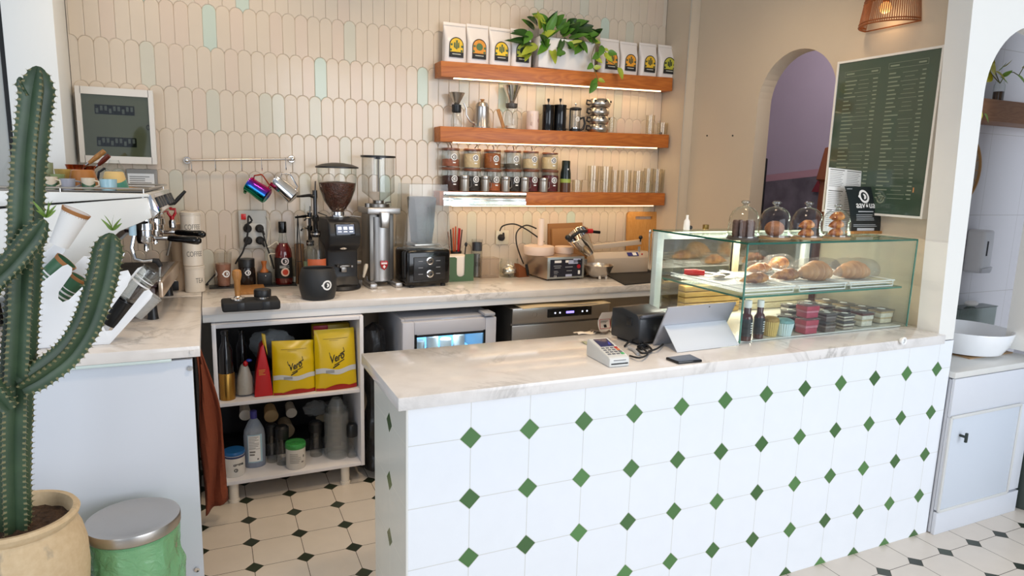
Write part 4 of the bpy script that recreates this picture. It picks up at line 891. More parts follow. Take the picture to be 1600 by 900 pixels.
# ------------------------------------------------------------------ right half of the back worktop
# green napkin box, cup of stirrers, spoon
yn = 1.84; a = PY(697, 437, yn); d = PY(738, 434, yn); wn_ = d.x-a.x; hn = PY(730, 397, yn).z-ZC
t = thing('napkin_box', 'green napkin dispenser with white napkins showing through its front slot', 'napkin box', ((a.x+d.x)/2+.006, yn+.06, ZC), .02)
sl = wn_*.155
b = MB(); hb = hn
outer = [(-wn_/2, 0), (wn_/2, 0), (wn_/2, hb), (sl+.004, hb)] + [(sl, hb-.004), (sl, hb*.42)] + [(sl*math.cos(q), hb*.30+sl*.8*math.sin(q)) for q in [-PI*k/8 for k in range(1, 8)]] + [(-sl, hb*.42), (-sl, hb*.86), (-sl-.012, hb*.90), (-wn_/2, hb*.90)]
b.prism(outer, .003, T(0, -.06, 0) @ FRONT); obj('front_panel', b, M_GREEN, t)
for x in (-1, 1): b = MB(); b.box((x*(wn_/2-.0015), 0, hb*.45), (.003, .12, hb*.9)); obj('side_panel', b, M_GREEN, t)
b = MB(); b.box((0, .058, hb*.45), (wn_, .003, hb*.9)); obj('back_panel', b, M_GREEN, t)
b = MB(); b.box((-.006, 0, hb*.48), (wn_*.82, .108, hb*.90), .012, seg=3); tag(obj('napkin_stack', b, mat('napkin_white', '#efe6dc', .8), loc=((a.x+d.x)/2+.004, yn+.06, ZC+.001)), 'stack of white napkins inside the green napkin box', 'napkins')
c = Vector((PY(711, 430, 1.985).x, 1.985, ZC)); t = thing('stirrer_cup', 'dark cup holding orange, red and black stirrers behind the napkin box', 'cup', c)
hh = PY(711, 392, 1.985).z-ZC
b = MB(); b.lathe([(.0001, 0), (.032, 0), (.038, hh), (.035, hh), (.030, .006), (.0001, .006)], seg=24); obj('cup_body', b, M_BLACK, t)
for k, (u, v, m) in enumerate(((703, 358, M_BLACK), (708, 356, mat('stir_orange', '#c9501c', .4)), (713, 354, MATS['stir_orange']), (716, 356, M_RED), (719, 357, M_RED), (723, 359, mat('stir_maroon', '#4a1518', .4)), (699, 362, mat('stir_tan', '#9c6a4a', .5)))):
    q = PY(u, v, 1.985)-c; b = MB(); b.cyl((q.x*.4, .01*((k % 3)-1), .01), (q.x, .012*((k % 3)-1), q.z), .0042, seg=8)
    tag(obj('drink_stirrer', b, m, loc=c), ['short black stirrer at the left of the cup', 'orange stirrer next to the black one', 'second orange stirrer in the middle of the cup', 'red stirrer right of the orange ones', 'rightmost red stirrer in the dark cup', 'dark maroon stirrer at the right rim of the cup', 'tan stirrer at the left rim of the cup'][k], 'stirrer', 'stirrers in the dark cup')
c = Vector((PY(724, 430, 1.95).x, 1.95, ZC)); q = PY(728, 382, 1.95)-c; b = MB(); b.tube([(0, 0, .02), (q.x*.7, 0, q.z*.8), (q.x, 0, q.z)], .004, 8); b.sphere((q.x, -.002, q.z), .012, 12, 8, (.8, .4, 1.2)); tag(obj('measuring_spoon', b, M_BLACK, loc=c), 'small black spoon standing behind the napkin box', 'spoon')
# straw tube
c, w_, h = place(736, 753, 374, 434, ZC); r = w_/2; t = thing('lid_tube', 'tall clear tube filled with grey striped lids beside the napkin box', 'tube', c)
b = MB(); b.lathe([(.0001, 0), (r, 0), (r, h), (r-.002, h)], seg=24); obj('wall', b, M_PLAS, t)
b = MB(); b.cyl((0, 0, .004), (0, 0, h*.62), r*.62, seg=16); b.m(1).lathe([(r*.9, h*.70), (r*.9, h*.92)], seg=20); obj('lids', b, [mat('lid_grey', '#8f9296', .35, .5), mat('lid_dark', '#3c4048', .4)], t)
obj('print', text_mb('||||||', .03, onto_cyl(r*.64, h*.36, .1)), M_DARK, t)
# clear box, jar with foil, tea box
c = Vector((PY(766, 434, 1.9).x, 1.95, ZC)); ww = wid(753, 781, 430, 1.9); hh = PY(766, 404, 1.9).z-ZC
t = thing('clear_box', 'empty clear plastic box on the worktop against the tiles', 'box', c); b = MB()
for x in (-1, 1): b.box((x*ww/2, 0, hh/2), (.002, .09, hh))
b.box((0, -.045, hh/2), (ww, .002, hh)); b.box((0, .045, hh/2), (ww, .002, hh)); b.box((0, 0, .002), (ww, .09, .003)); b.box((0, -.046, hh-.003), (ww+.004, .004, .005)); obj('walls', b, film('clear_box_film', '#efe4d8', .08), t)
c, w_, h = place(780, 810, 404, 434, ZC); r = w_/2*.96; t = thing('open_jar', 'small open glass jar with crumpled foil inside', 'jar', c)
b = MB(); b.lathe([(.0001, 0), (r*.93, 0), (r, .008), (r, h*.75), (r*.92, h*.85), (r*.94, h)], seg=28); obj('glass_body', b, M_GLASS, t)
b = MB(); b.grid(lambda u, v: Vector((r*.9*math.sin(PI*v)*math.cos(2*PI*u)*(1+.25*noise.noise(Vector((u*6, v*5, 1)))), r*.9*math.sin(PI*v)*math.sin(2*PI*u), .038-.032*math.cos(PI*v)+.012*noise.noise(Vector((u*7, v*6, 4))))), 20, 12, True); obj('foil', b, mat('foil', '#d6d2ca', .25, .9), t)
b = MB(); b.tube([(-r, 0, h*.25), (-r*1.35, -.005, h*.45), (-r*1.3, -.005, h*.75), (-r*.95, 0, h*.85)], .004, 8); obj('handle', b, M_GLASS, t)
c = PZ(820, 434, ZC); t = thing('sachet_box', 'small brown open box of sachets beside the cup sealer', 'box', (c.x, c.y+.05, ZC), .25)
b = MB(); b.prism([(-.04, 0), (.04, 0), (.040, .04), (-.040, .085)], .05, T(0, .025, 0) @ FRONT); obj('carton', b, mat('carton_brown', '#7a431f', .55), t)
b = MB(); b.box((.02, -.031, .045), (.02, .004, .075), .001, RY(-.25)); obj('sachet', b, M_BLACK, t)
# wall outlet and cable
c = PY(785, 371, 2.03); t = thing('wall_outlet', 'white square wall outlet with black plug on the tiles', 'outlet', (c.x, 2.041, c.z))
b = MB(); b.box((0, -.006, 0), (.088, .012, .088), .003); obj('plate', b, mat('outlet_plate', '#d5cbb2', .4), t)
b = MB(); b.lathe([(.0001, .035), (.012, .035), (.02, .022), (.021, 0)], (-.012, -.012, .0), 18, RX(PI/2)); b.tube([(-.012, -.045, 0), (-.008, -.045, .016), (-.004, -.035, .03)], [.010, .008, .006], 8); obj('plug', b, M_RUBBER, t)
cord('power_cord', [PY(781, 361, 2.0), PY(786, 353, 1.99), PY(803, 350, 1.99), PY(820, 357, 1.98), PY(838, 369, 1.98), PY(850, 378, 1.99)], .0045, M_RUBBER, 'black cable arching from the wall outlet to the right')
cord('power_cord', [PY(838, 357, 1.97), PY(822, 352, 1.965), PY(808, 362, 1.965), PY(807, 380, 1.965), PY(813, 400, 1.98), PY(818, 412, 2.01)], .0045, M_RUBBER, 'black cable loop dropping behind the stainless sealer')

# stainless cup sealer with printed front
ys = 1.72; a = PY(854, 439, ys); d = PY(913, 437, ys); wS = d.x-a.x; zS = PY(856, 402, ys).z-ZC
# box with its left side seen; front turned slightly to the left
t = thing('cup_sealer', 'stainless box shaped cup sealing machine with printed black front', 'machine', (a.x, a.y, ZC), .04)
DS = .265
b = MB(); b.box((wS/2, DS/2, zS/2+.004), (wS, DS, zS-.008), .005); obj('housing', b, mat('warm_stainless', '#b7a493', .3, .9), t)
b = MB(); b.box((wS/2, -.002, zS/2+.004), (wS-.004, .006, zS-.012), .002); fp = obj('front_plate', b, mat('front_plate', '#a5aaa8', .3, .6), t)
b = MB(); b.box((wS*.5, -.0056, zS*.5+.003), (wS*.86, .002, zS*.74)); obj('sticker', b, mat('sticker_navy', '#20222f', .35), fp)
pm = MB()
F_ = lambda x, z, w_, h_, m_=0: pm.m(m_).box((wS*x, -.0072, zS*z), (wS*w_, .001, zS*h_))
F_(.27, .80, .18, .10); F_(.52, .80, .1, .10); F_(.68, .77, .26, .16, 1); F_(.78, .82, .2, .18, 1); F_(.26, .62, .2, .03, 2); F_(.26, .54, .16, .03, 2); F_(.22, .40, .10, .02, 2); F_(.23, .35, .12, .02, 2); F_(.22, .29, .09, .02, 2); F_(.57, .56, .2, .04, 2); F_(.58, .40, .14, .03, 2); F_(.57, .20, .17, .1, 1)
obj('printed_panel', pm, [M_PAPER, mat('print_pale_blue', '#b9c1dc', .4), mat('print_light_grey', '#8f9196', .5)], fp)
obj('ce_mark', text_mb('CE', .017, flat(T(wS*.21, -.0075, zS*.17) @ FRONT)), M_WINK, fp)
b = MB(); b.lathe([(.0001, .012), (.008, .012), (.010, 0)], (wS*.83, -.008, zS*.80), 16, RX(PI/2)); obj('knob', b, M_BLACK, fp)
b = MB(); b.lathe([(.0001, .004), (.012, .004), (.013, 0)], (wS*.83, -.008, zS*.57), 18, RX(PI/2)); obj('red_button', b, mat('button_red', '#a8232c', .3), fp)
b = MB(); b.box((wS*.84, -.010, zS*.32), (.014, .006, .024), .002); obj('rocker_switch', b, M_PAPER, fp)
for x in (.02, wS-.02):
    for y in (.03, DS-.03): b = MB(); b.cyl((x, y, -.0003), (x, y, .006), .01); obj('foot', b, M_BLACK, t)
M_DISC = mat('plastic_disc', '#e6cdbb', .45)
zt = ZC+zS+.0005
q = PY(843, 391, 1.86); r_ = wid(822, 865, 388, 1.86)/2; hd = PY(843, 380, 1.86).z-PY(843, 393, 1.86).z
b = MB(); b.lathe([(.0001, 0), (r_*.97, 0), (r_, .004), (r_, hd-.004), (r_*.97, hd), (.0001, hd)], seg=36); tag(obj('plastic_disc', b, M_DISC, loc=(q.x, 1.87, zt)), 'large cream plastic disc on top of the stainless sealer', 'disc')
b = MB(); hp = PY(845, 341, 1.93).z-zt-hd; b.lathe([(.0001, 0), (.0195, 0), (.0195, hp-.003), (.017, hp), (.0001, hp)], seg=20); b.m(1).lathe([(.0001, hp+.0005), (.010, hp+.0005)], seg=12)
tag(obj('plastic_post', b, [mat('post_cream', '#ead5c4', .45), M_BLACK], loc=(PY(845, 370, 1.90).x, 1.90, zt+hd+.0004)), 'upright cream plastic post on the large disc', 'post')
q = PY(876, 391, 1.90); r_ = wid(863, 889, 388, 1.90)/2*1.02; b = MB(); b.lathe([(.0001, 0), (r_*.97, 0), (r_, .004), (r_, hd*.8-.004), (r_*.97, hd*.8), (.0001, hd*.8)], seg=32); tag(obj('plastic_disc', b, M_DISC, loc=(q.x+.025, 1.90, zt)), 'smaller cream plastic disc on the sealer, right of the large one', 'disc')
# brown cartons leaning on the wall
for k, (u0, u1, v0, v1, y) in enumerate(((859, 914, 346, 383, 2.018), (865, 922, 354, 392, 1.993))):
    a = PY(u0, v1, y); e = PY(u1, v0, y); t_ = PY(u0, v0+3, y); w_ = e.x-a.x; h_ = t_.z-ZC
    b = MB(); b.box((0, 0, h_/2), (w_, .022, h_), .002); o = obj('cardboard_sheet', b, mat('cardboard%d' % k, ('#8a6038', '#9a7046')[k], .8), loc=((a.x+e.x)/2, y+.005, ZC)); o.rotation_euler = (-.06, -.03, 0)
    tag(o, ('rear brown cardboard board leaning on the tiles, the taller one', 'front brown cardboard board, leaning on the taller one')[k], 'board')
# steel juice press and bowl
c = PZ(915, 438, ZC); c = Vector((PY(912, 400, 1.80).x, 1.80, ZC))
t = thing('hand_press', 'steel hand press with tilted cup, black lever and red joint', 'press', c)
def TP(u, v, y=1.80): return PY(u, v, y)-c
b = MB(); p0 = TP(922, 396); p1 = TP(901, 366, 1.78); ax = (p1-p0); q_ = ax.to_track_quat('Z', 'Y').to_matrix(); Lx = ax.length
b.lathe([(.0001, 0), (.03, .004), (.048, Lx*.3), (.066, Lx*.75), (.072, Lx), (.068, Lx), (.05, Lx*.4), (.0001, .02)], p0, 32, q_); obj('press_cup', b, M_CHROME, t)
b = MB(); b.tube([TP(889, 376, 1.75), TP(896, 368, 1.72), TP(905, 362, 1.72), TP(917, 361, 1.72)], [.011, .012, .010, .009], 10); b.sphere(TP(887, 371, 1.76), .017, 14, 10); obj('lever', b, M_BLACK, t)
b = MB(); b.cyl(TP(918, 361, 1.72), TP(925, 361, 1.72), .015, seg=14); obj('red_joint', b, M_RED, t)
b = MB(); b.tube([TP(925, 362, 1.72), TP(937, 363, 1.72)], [.009, .010], 10); obj('lever_grip', b, M_BLACKG, t)
b = MB(); b.box((.03, .04, .055), (.03, .03, .11), .004); b.box((.03, .05, .006), (.10, .09, .012), .004); obj('stand', b, M_STEELD, t)
c, w_, h = place(911, 950, 409, 437, ZC, .5); r = w_/2*1.22; h *= .72; t = thing('steel_bowl', 'steel bowl in front of the hand press by the black mat', 'bowl', (c.x+.012, c.y-.005, ZC+.010))
b = MB(); b.lathe([(.0001, 0), (r*.5, 0), (r*.8, h*.35), (r, h), (r*1.03, h), (r*.76, h*.4), (r*.45, .006), (.0001, .006)], seg=36); obj('bowl', b, M_STEEL, t)
for a_ in (-1.9, -.9, .8): b = MB(); b.cyl((r*.6*math.cos(a_), r*.6*math.sin(a_), -.0098), (r*.55*math.cos(a_), r*.55*math.sin(a_), .014), .008, seg=10); obj('foot', b, M_CREAM, t)
# impulse sealer on black mat
t_ = PZ(985, 446, ZC); b = MB()
A = [PZ(930, 421, ZC), PZ(976, 446, ZC), PZ(1030, 441, ZC), PZ(1025, 419, ZC)]; cc = sum(A, Vector())/4
b.prism([(p.x-cc.x, p.y-cc.y) for p in A], .006, bev=.001); tag(obj('work_mat', b, M_RUBBER, loc=cc), 'large black rubber mat on the worktop by the display case', 'mat')
yi = 1.88; a = PY(926, 418, yi); e = PY(1012, 415, yi); wI = e.x-a.x; hI = PY(930, 394, yi).z-ZC-.01; M_IS = mat('sealer_beige', '#cbbba9', .4)
t = thing('impulse_sealer', 'beige bag sealer with long arm and black round knob', 'sealer', ((a.x+e.x)/2, yi+.03, ZC+.0065))
b = MB(); b.prism([(-.05, 0), (.05, 0), (.05, hI), (-.02, hI), (-.05, hI*.72)], wI, T(-wI/2, 0, 0) @ MYZ, bev=.003); bd = obj('body', b, M_IS, t)
b = MB(); sl_ = T(wI*.20, -.0365, hI*.87+.0022) @ RX(math.radians(90-46)); b.at(sl_).box((0, 0, 0), (.085, .030, .001)); obj('control_label', b, mat('label_blue', '#2b2f7a', .4), bd)
b = MB(); b.at(sl_).box((.012, 0, .001), (.03, .024, .001)); obj('label_patch', b, M_PAPER, bd)
b = MB(); p = PY(1000, 396, yi)-t.location; b.sphere((wI*.37, -.036, hI*.87), .006, 10, 8); obj('pilot_light', b, M_RED, bd)
y2 = .005; pA = PY(928, 386, yi+y2)-t.location; pB = PY(1006, 377, yi+y2)-t.location; pC = PY(1006, 384, yi+y2)-t.location
b = MB(); b.box(((pA.x+pB.x)/2, y2+.012, (pA.z+pB.z)/2-.008), ((pB-pA).length, .034, .032), .003, RY(-math.atan2(pB.z-pA.z, pB.x-pA.x))); obj('sealing_arm', b, M_IS, t)
p = PY(1001, 371, yi+y2)-t.location; b = MB(); b.sphere(p, .014, 16, 10); b.cyl(p+Vector((0, 0, -.028)), p, .005, seg=8); obj('arm_knob', b, M_BLACK, t)
p = PY(1000, 388, yi+y2)-t.location; b = MB(); b.cyl((p.x, p.y+.01, hI*.9), (p.x, p.y+.01, p.z+.012), .010, seg=12); obj('spring_post', b, M_CHROME, t)
# bamboo cutting board and tongs
yb = 2.0; a = PY(979, 420, yb); e = PY(1029, 420, yb); w_ = e.x-a.x; h_ = PY(1004, 331, yb).z-ZC
b = MB(); r = .022; z0 = h_-.052; out = [(-w_/2, 0), (w_/2, 0)]+[(w_/2-r+r*math.cos(q), h_-r+r*math.sin(q)) for q in [PI/2*k/6 for k in range(7)]]+[(-w_/2+r-r*math.sin(q), h_-r+r*math.cos(q)) for q in [PI/2*k/6 for k in range(7)]]
# frame of strips around the grip slot
b.prism([(-w_/2, 0), (w_/2, 0), (w_/2, z0), (-w_/2, z0)], .018, T(0, .009, 0) @ FRONT)
up = [p for p in out if p[1] > z0]; gx, g0, g1 = w_*.26, z0, z0+.020
b.prism([(-w_/2, z0), (-gx, z0), (-gx, g1), (-gx, h_)]+[p for p in up if p[0] < -gx][0:], .018, T(0, .009, 0) @ FRONT); b.prism([(gx, z0), (w_/2, z0)]+[p for p in up if p[0] > gx]+[(gx, h_)], .018, T(0, .009, 0) @ FRONT); b.prism([(-gx, g1), (gx, g1), (gx, h_), (-gx, h_)], .018, T(0, .009, 0) @ FRONT)
o = obj('cutting_board', b, M_BAMBOO, loc=((a.x+e.x)/2, yb+.005, ZC)); o.rotation_euler = (-.07, 0, 0); tag(o, 'bamboo cutting board with grip slot leaning on the tiled wall', 'cutting board')
c = PY(1018, 410, 1.80); t = thing('tongs', 'steel tongs standing upright behind the display case', 'tongs', (c.x, 1.82, ZC)); hh = PY(1014, 362, 1.82).z-ZC; b = MB()
b.box((-.010, 0, hh*.5), (.012, .004, hh), .001, RY(-.03)); b.box((.010, 0, hh*.5), (.012, .004, hh), .001, RY(.03)); b.sphere((-.01, 0, hh), .012, 12, 8, (1, .6, 1.4)); obj('arms', b, M_CHROME, t)
# ================================================================== THREE WOODEN SHELVES
YF = 1.92; XL, XR = .722, 2.334; DSH = 2.036-YF
def shelf_line(uL, vL, uR, vR):
    a = PY(uL, vL, YF); e = PY(uR, vR, YF); return a, e
SH = []
for k, (L0, L1, R0, R1) in enumerate((((692, 95), (692, 118.5), (1058, 122), (1057, 143.5)), ((687, 197), (687, 219), (1055, 211), (1054, 233)), ((692, 299), (693, 320), (1048, 302), (1047, 322)))):
    zl = PY(*L0, YF).z; zl2 = PY(*L1, YF).z; zr_ = PY(*R0, YF).z; zr2 = PY(*R1, YF).z
    xl = PY(*L0, YF).x; xr = PY(*R0, YF).x; th = ((zl-zl2)+(zr_-zr2))/2; ang = math.atan2(zr_-zl, xr-xl); SH.append((xl, zl, xr, zr_, th, ang))
def shelf_z(k, x): xl, zl, xr, zr_, th, ang = SH[k]; return zl+(zr_-zl)*(x-xl)/(xr-xl)
SLAB = ['top cherry wood wall shelf with white coffee bags and a trailing plant', 'middle cherry wood wall shelf with coffee makers', 'lowest cherry wood wall shelf with jars and drinking glasses']
for k in range(3):
    xl, zl, xr, zr_, th, ang = SH[k]; xm = (XL+XR)/2; L_ = (XR-XL)/math.cos(ang)-.012
    t = thing('wall_shelf', SLAB[k], 'shelf', (xm, YF, shelf_z(k, xm))); t.rotation_euler = (0, -ang, 0)
    b = MB(); b.box((0, DSH/2, -th/2), (L_, DSH, th), .002); obj('board', b, M_SHELF, t)
    b = MB(); b.box((.005, .028, -th-.003), (L_*.90, .014, .006)); obj('led_strip', b, M_LED, t)
for k in range(3):
    xl, zl, xr, zr_, th, ang = SH[k]
    o = area('shelf_led', ((XL+XR)/2, YF+.05, shelf_z(k, (XL+XR)/2)-th-.012), ((XL+XR)/2, YF+.09, 0), 1.45, (1.0, 1.0, .9)[k], (1, .72, .38), .02)
# steel cover strip under the jars
a = PY(693, 299, YF-.012); e = PY(822, 300, YF-.012); zt = shelf_z(2, 1.0)
t = thing('steel_rail', 'polished steel cover strip fixed to the front of the lowest shelf', 'rail', ((a.x+e.x)/2, YF-.002, zt-.004)); th = SH[2][4]; wR = e.x-a.x
b = MB(); b.prism([(0, 0), (-.014, 0), (-.016, -.022), (-.012, -.032), (-.006, -.036), (-.006, -.046), (-.016, -.05), (-.016, -th*.96), (0, -th*.96)], wR, T(-wR/2, 0, 0) @ MYZ); obj('profile', b, M_CHROME, t)
for x in (-.48, .42): b = MB(); b.cyl((x*wR, -.0175, -.014), (x*wR, -.014, -.014), .004, seg=10); obj('screw', b, M_BLACK, t)

# ------------------------------------------------------------------ white coffee bags
YB = 1.972
def bag_face(w_, h_, d_):
    def f(u, v):
        q = (v/.9); a = 2*PI*u; dep = d_*(.5+.10*math.sin(PI*min(1, q)))*(1 if v < .55 else max(.03, 1-(v-.55)/.42)); x = math.cos(a); y = math.sin(a)
        sx_ = math.copysign(abs(x)**.35, x); sy_ = math.copysign(abs(y)**.5, y)
        return Vector((sx_*w_/2*(1-.02*math.sin(PI*v)), sy_*dep+d_*.02, h_*v))
    return f
M_BAG = mat('white_bag', '#e3dcd6', .32, bump=.10, bscale=16)
BAGLAB = [('leftmost white coffee bag on the top shelf, yellow arch label', '#e2b91c', '#3d5a33'), ('second white coffee bag from left, orange arch label with round green cactus', '#d98f22', '#4d6b3a'), ('third white coffee bag from left, yellow label under the shelf plant', '#e8c01f', '#3d5a33'), ('fourth white coffee bag from left, green and orange label beside the planter', '#aab43a', '#2c4030'), ('white coffee bag just right of the planter, label half hidden by leaves', '#d98f22', '#3d5a33'), ('white coffee bag with orange label, second right of the planter', '#e09a24', '#3a4a30'), ('white coffee bag with yellow label, second from the right end', '#d8b02a', '#34422c'), ('rightmost white coffee bag on the top shelf', '#b7b53c', '#2c3a2c')]
for k, (u0, u1, vt, vb) in enumerate(((692.5, 728, 36, 93.5), (728.5, 763, 39, 96.5), (763.5, 797, 44, 99), (797, 829, 46, 102), (936, 966, 61, 112), (967, 994, 66, 115), (997, 1024, 68, 117), (1026.5, 1055, 71, 119))):
    xc = PY((u0+u1)/2, vb, YB).x; z = shelf_z(0, xc)+.0012; w_ = wid(u0, u1, vb, YB); h_ = PY((u0+u1)/2, vt, YB+.01).z-z
    lab, c1, c2 = BAGLAB[k]; d_ = .045
    t = thing('coffee_bag', lab, 'coffee bag', (xc, YB+.006, z), 0, 'white coffee bags on the top shelf')
    b = MB(); b.grid(bag_face(w_*.99, h_, d_*1.3), 28, 16, True); b.quad((-w_*.45, -.02, .001), (w_*.45, -.02, .001), (w_*.45, .02, .001), (-w_*.45, .02, .001)); obj('pouch', b, M_BAG, t)
    lw = w_*.62; lh = h_*.50; zz = h_*.12; yy = -d_*.80
    M_ = T(-.0*w_, yy, zz) @ FRONT
    arch = [(-lw/2, 0), (lw/2, 0), (lw/2, lh-lw/2)]+[(lw/2*math.cos(q), lh-lw/2+lw/2*math.sin(q)) for q in [PI*i/14 for i in range(1, 14)]]+[(-lw/2, lh-lw/2)]
    b = MB(); b.prism(arch, .0016, M_); la = obj('label', b, M_INK, t)
    sc = .90; a2 = [(p[0]*sc, max(lh*.27, p[1]*sc+lh*.05)) for p in arch]
    b = MB(); b.prism(a2, .0008, M_ @ T(0, 0, .0012)); obj('label_art', b, mat('art_'+c1, c1, .5, var=.12, vscale=60), la)
    b = MB(); cM = M_ @ T(0, 0, .0022)
    if k in (1, 3): b.prism([(lw*.24*math.cos(q), lh*.60+lw*.24*math.sin(q)) for q in [2*PI*i/12 for i in range(12)]], .0006, cM)
    else:
        b.prism([(-.03*w_, lh*.40), (.03*w_, lh*.40), (.05*w_, lh*.85), (-.02*w_, lh*.85)], .0006, cM); b.prism([(-.12*w_, lh*.5), (-.04*w_, lh*.42), (-.05*w_, lh*.72), (-.11*w_, lh*.74)], .0006, cM); b.prism([(.05*w_, lh*.45), (.12*w_, lh*.5), (.11*w_, lh*.78), (.06*w_, lh*.7)], .0006, cM)
    for qx, qz in ((-.25, .36), (.22, .33), (-.22, .62), (.24, .55)): b.prism([(qx*w_+.05*w_*math.cos(q), lh*qz+.05*w_*math.sin(q)) for q in [2*PI*i/8 for i in range(8)]], .0006, cM)
    obj('cactus_print', b, mat('print_'+c2, c2, .5), la)
    b = MB(); b.box((0, yy-.0024, zz+lh*.16), (lw*.6, .0006, lh*.05)); obj('label_text', b, mat('label_grey', '#b5b5a8', .5), la)
    b = MB(); b.box((0, -.009, h_*.93), (w_*.94, .004, .003), .001); obj('zip_seal', b, M_BAG, t)

# ------------------------------------------------------------------ planter and pothos
xc = PY(882, 95, 1.965).x; z = shelf_z(0, xc); wP = wid(838, 926, 95, 1.95); hP = PY(882, 62, 1.95).z-z
t = thing('planter', 'long white trough planter on the top shelf', 'planter', (xc, 1.972, z+.0012))
b = MB(); b.box((0, 0, hP/2), (wP, .085, hP), .006); b.m(1).box((0, 0, hP+.0006), (wP-.02, .065, .002)); obj('trough', b, [mat('planter_white', '#dcdad8', .4), mat('soil', '#2b2019', .9)], t)
def leaf_mesh(b, base, tip, wd, nrm, fold=.25, curl=.2):
    base = Vector(base); tip = Vector(tip); ax = tip-base; L_ = ax.length; ax.normalize(); s = ax.cross(Vector(nrm)); s.normalize(); n = s.cross(ax)
    def f(u, v):
        wv = wd*math.sin(PI*min(1, v*.98+.02)**.66)**.75*(1 if v < .99 else 0); x = (u-.5)*2
        return base+ax*(L_*v)+s*(x*wv*.5)+n*(abs(x)*wv*fold*.5-curl*L_*v*v*.5)
    b.grid(f, 4, 8)
LEAFA = mat('pothos_green', '#4c7a26', .35, var=.25, vscale=14); LEAFB = mat('pothos_lime', '#9aa836', .35, var=.25, vscale=16); LEAFC = mat('pothos_dark', '#2a4a1c', .35, var=.2, vscale=14)
t = thing('pothos_plant', 'trailing pothos with mottled green leaves growing out of the white planter', 'plant', (xc, 1.95, z+hP))
o0 = t.location.copy(); rnd = random.Random(11)
leaves = [(835, 45, 818, 30), (828, 55, 806, 47), (830, 66, 800, 60), (838, 70, 818, 82), (845, 45, 842, 20), (855, 50, 870, 22), (850, 60, 872, 46), (862, 70, 868, 92), (856, 68, 846, 55), (870, 45, 884, 30), (878, 55, 896, 45), (880, 60, 872, 84), (884, 62, 898, 76), (890, 52, 905, 36), (895, 58, 915, 52), (902, 48, 926, 40), (905, 62, 918, 80), (912, 55, 934, 52), (915, 46, 930, 60), (900, 40, 920, 32), (865, 38, 880, 24), (872, 66, 880, 82), (892, 68, 912, 64), (846, 74, 858, 62), (830, 50, 820, 66), (840, 38, 826, 26), (920, 62, 938, 66), (874, 74, 876, 86), (824, 72, 826, 84), (852, 34, 836, 24), (888, 40, 900, 30), (858, 64, 842, 82), (908, 70, 900, 82), (926, 52, 938, 46)]
vine = [[(925, 60), (930, 68), (936, 74), (945, 80), (952, 88), (958, 86)], [(930, 70), (924, 88), (926, 104), (930, 112), (934, 124)], [(936, 74), (946, 86), (950, 94), (960, 100), (972, 112)]]
vleaves = [(942, 72, 936, 88, 0), (944, 84, 958, 96, 1), (936, 84, 926, 92, 0), (930, 90, 942, 98, 1), (950, 82, 965, 84, 0), (926, 100, 918, 108, 0), (928, 106, 940, 104, 1), (966, 106, 974, 124, 1), (933, 124, 926, 130, 0), (935, 124, 946, 128, 1), (930, 126, 922, 146, 0), (944, 76, 952, 80, 1)]
mb = {0: MB(), 1: MB(), 2: MB()}
leaves = leaves+[(a+rnd.uniform(-7, 7), b_+rnd.uniform(-5, 6), c_+rnd.uniform(-7, 7), d_+rnd.uniform(-4, 9)) for a, b_, c_, d_ in leaves]
for i, (a, b_, c_, d_) in enumerate(leaves):
    y0 = 1.95+.04*(rnd.random()-.5); y1 = y0-.02-.07*rnd.random(); p = PY(a, b_, y0)-o0; q = PY(c_, d_, y1)-o0
    leaf_mesh(mb[rnd.choice((0, 0, 0, 1, 2, 2))], p, p+(q-p)*1.08, .038+.020*rnd.random(), (.3*(rnd.random()-.5), -1, .5*rnd.random()+.2))
for a, b_, c_, d_, m_ in vleaves:
    y0 = 1.86; p = PY(a, b_, y0)-o0; q = PY(c_, d_, y0-.015)-o0; leaf_mesh(mb[m_], p, q, (q-p).length*.62, (.2, -1, .2))
for k, nm in ((0, 'green_leaves'), (1, 'lime_leaves'), (2, 'dark_leaves')): obj(nm, mb[k], (LEAFA, LEAFB, LEAFC)[k], t, normals=False)
for vn in vine:
    b = MB(); b.tube([PY(u, v, 1.93 if i == 0 else 1.88 if i == 1 else 1.865)-o0 for i, (u, v) in enumerate(vn)], .0022, 6); obj('vine', b, mat('vine_stem', '#6b6a2f', .5), t)

# ------------------------------------------------------------------ coffee makers on the middle shelf
YM = 1.975
def mid(u0, u1, vt, vb, y=YM, k=1):
    p = PY((u0+u1)/2, vb, y); z = shelf_z(k, p.x)+.0012; return Vector((p.x, y, z)), rwid(u0, u1, vb, y), PY((u0+u1)/2, vt, y).z-z
def dripper(label, u0, u1, vt, vm, vm2, vb, jw, black=True, ribs=False):
    c, w_, h = mid(u0, u1, vt, vb); zz = lambda v: PY((u0+u1)/2, v, YM).z-c.z; r = w_/2; t = thing('pour_over_brewer', label, 'coffee maker', c); jr = jw/2
    b = MB(); z0 = zz(vm2); b.lathe([(.0001, .001), (jr*.9, .001), (jr, .008), (jr*1.02, z0*.45), (jr*.78, z0*.85), (jr*.6, z0)], seg=30); obj('carafe', b, M_GLASS, t)
    b = MB(); z1 = zz(vm); b.lathe([(jr*.82, z0*.93), (jr*.9, z0), (jr*.9, z1*.98), (jr*.5, z1), (.012, z1)], seg=28); obj('collar', b, M_BLACK if black else mat('collar_grey', '#4a4540', .4), t)
    b = MB(); b.lathe([(.012, z1*.96), (r, h), (r*.95, h), (.010, z1)], seg=36); obj('funnel', b, M_STEEL if not ribs else M_CHROME, t)
    return t, c, jr, z0, h
t, c, jr, z0, h = dripper('small pour-over brewer with steel funnel and black collar at the left of the middle shelf', 700, 726, 145, 163, 174, 194, .062)
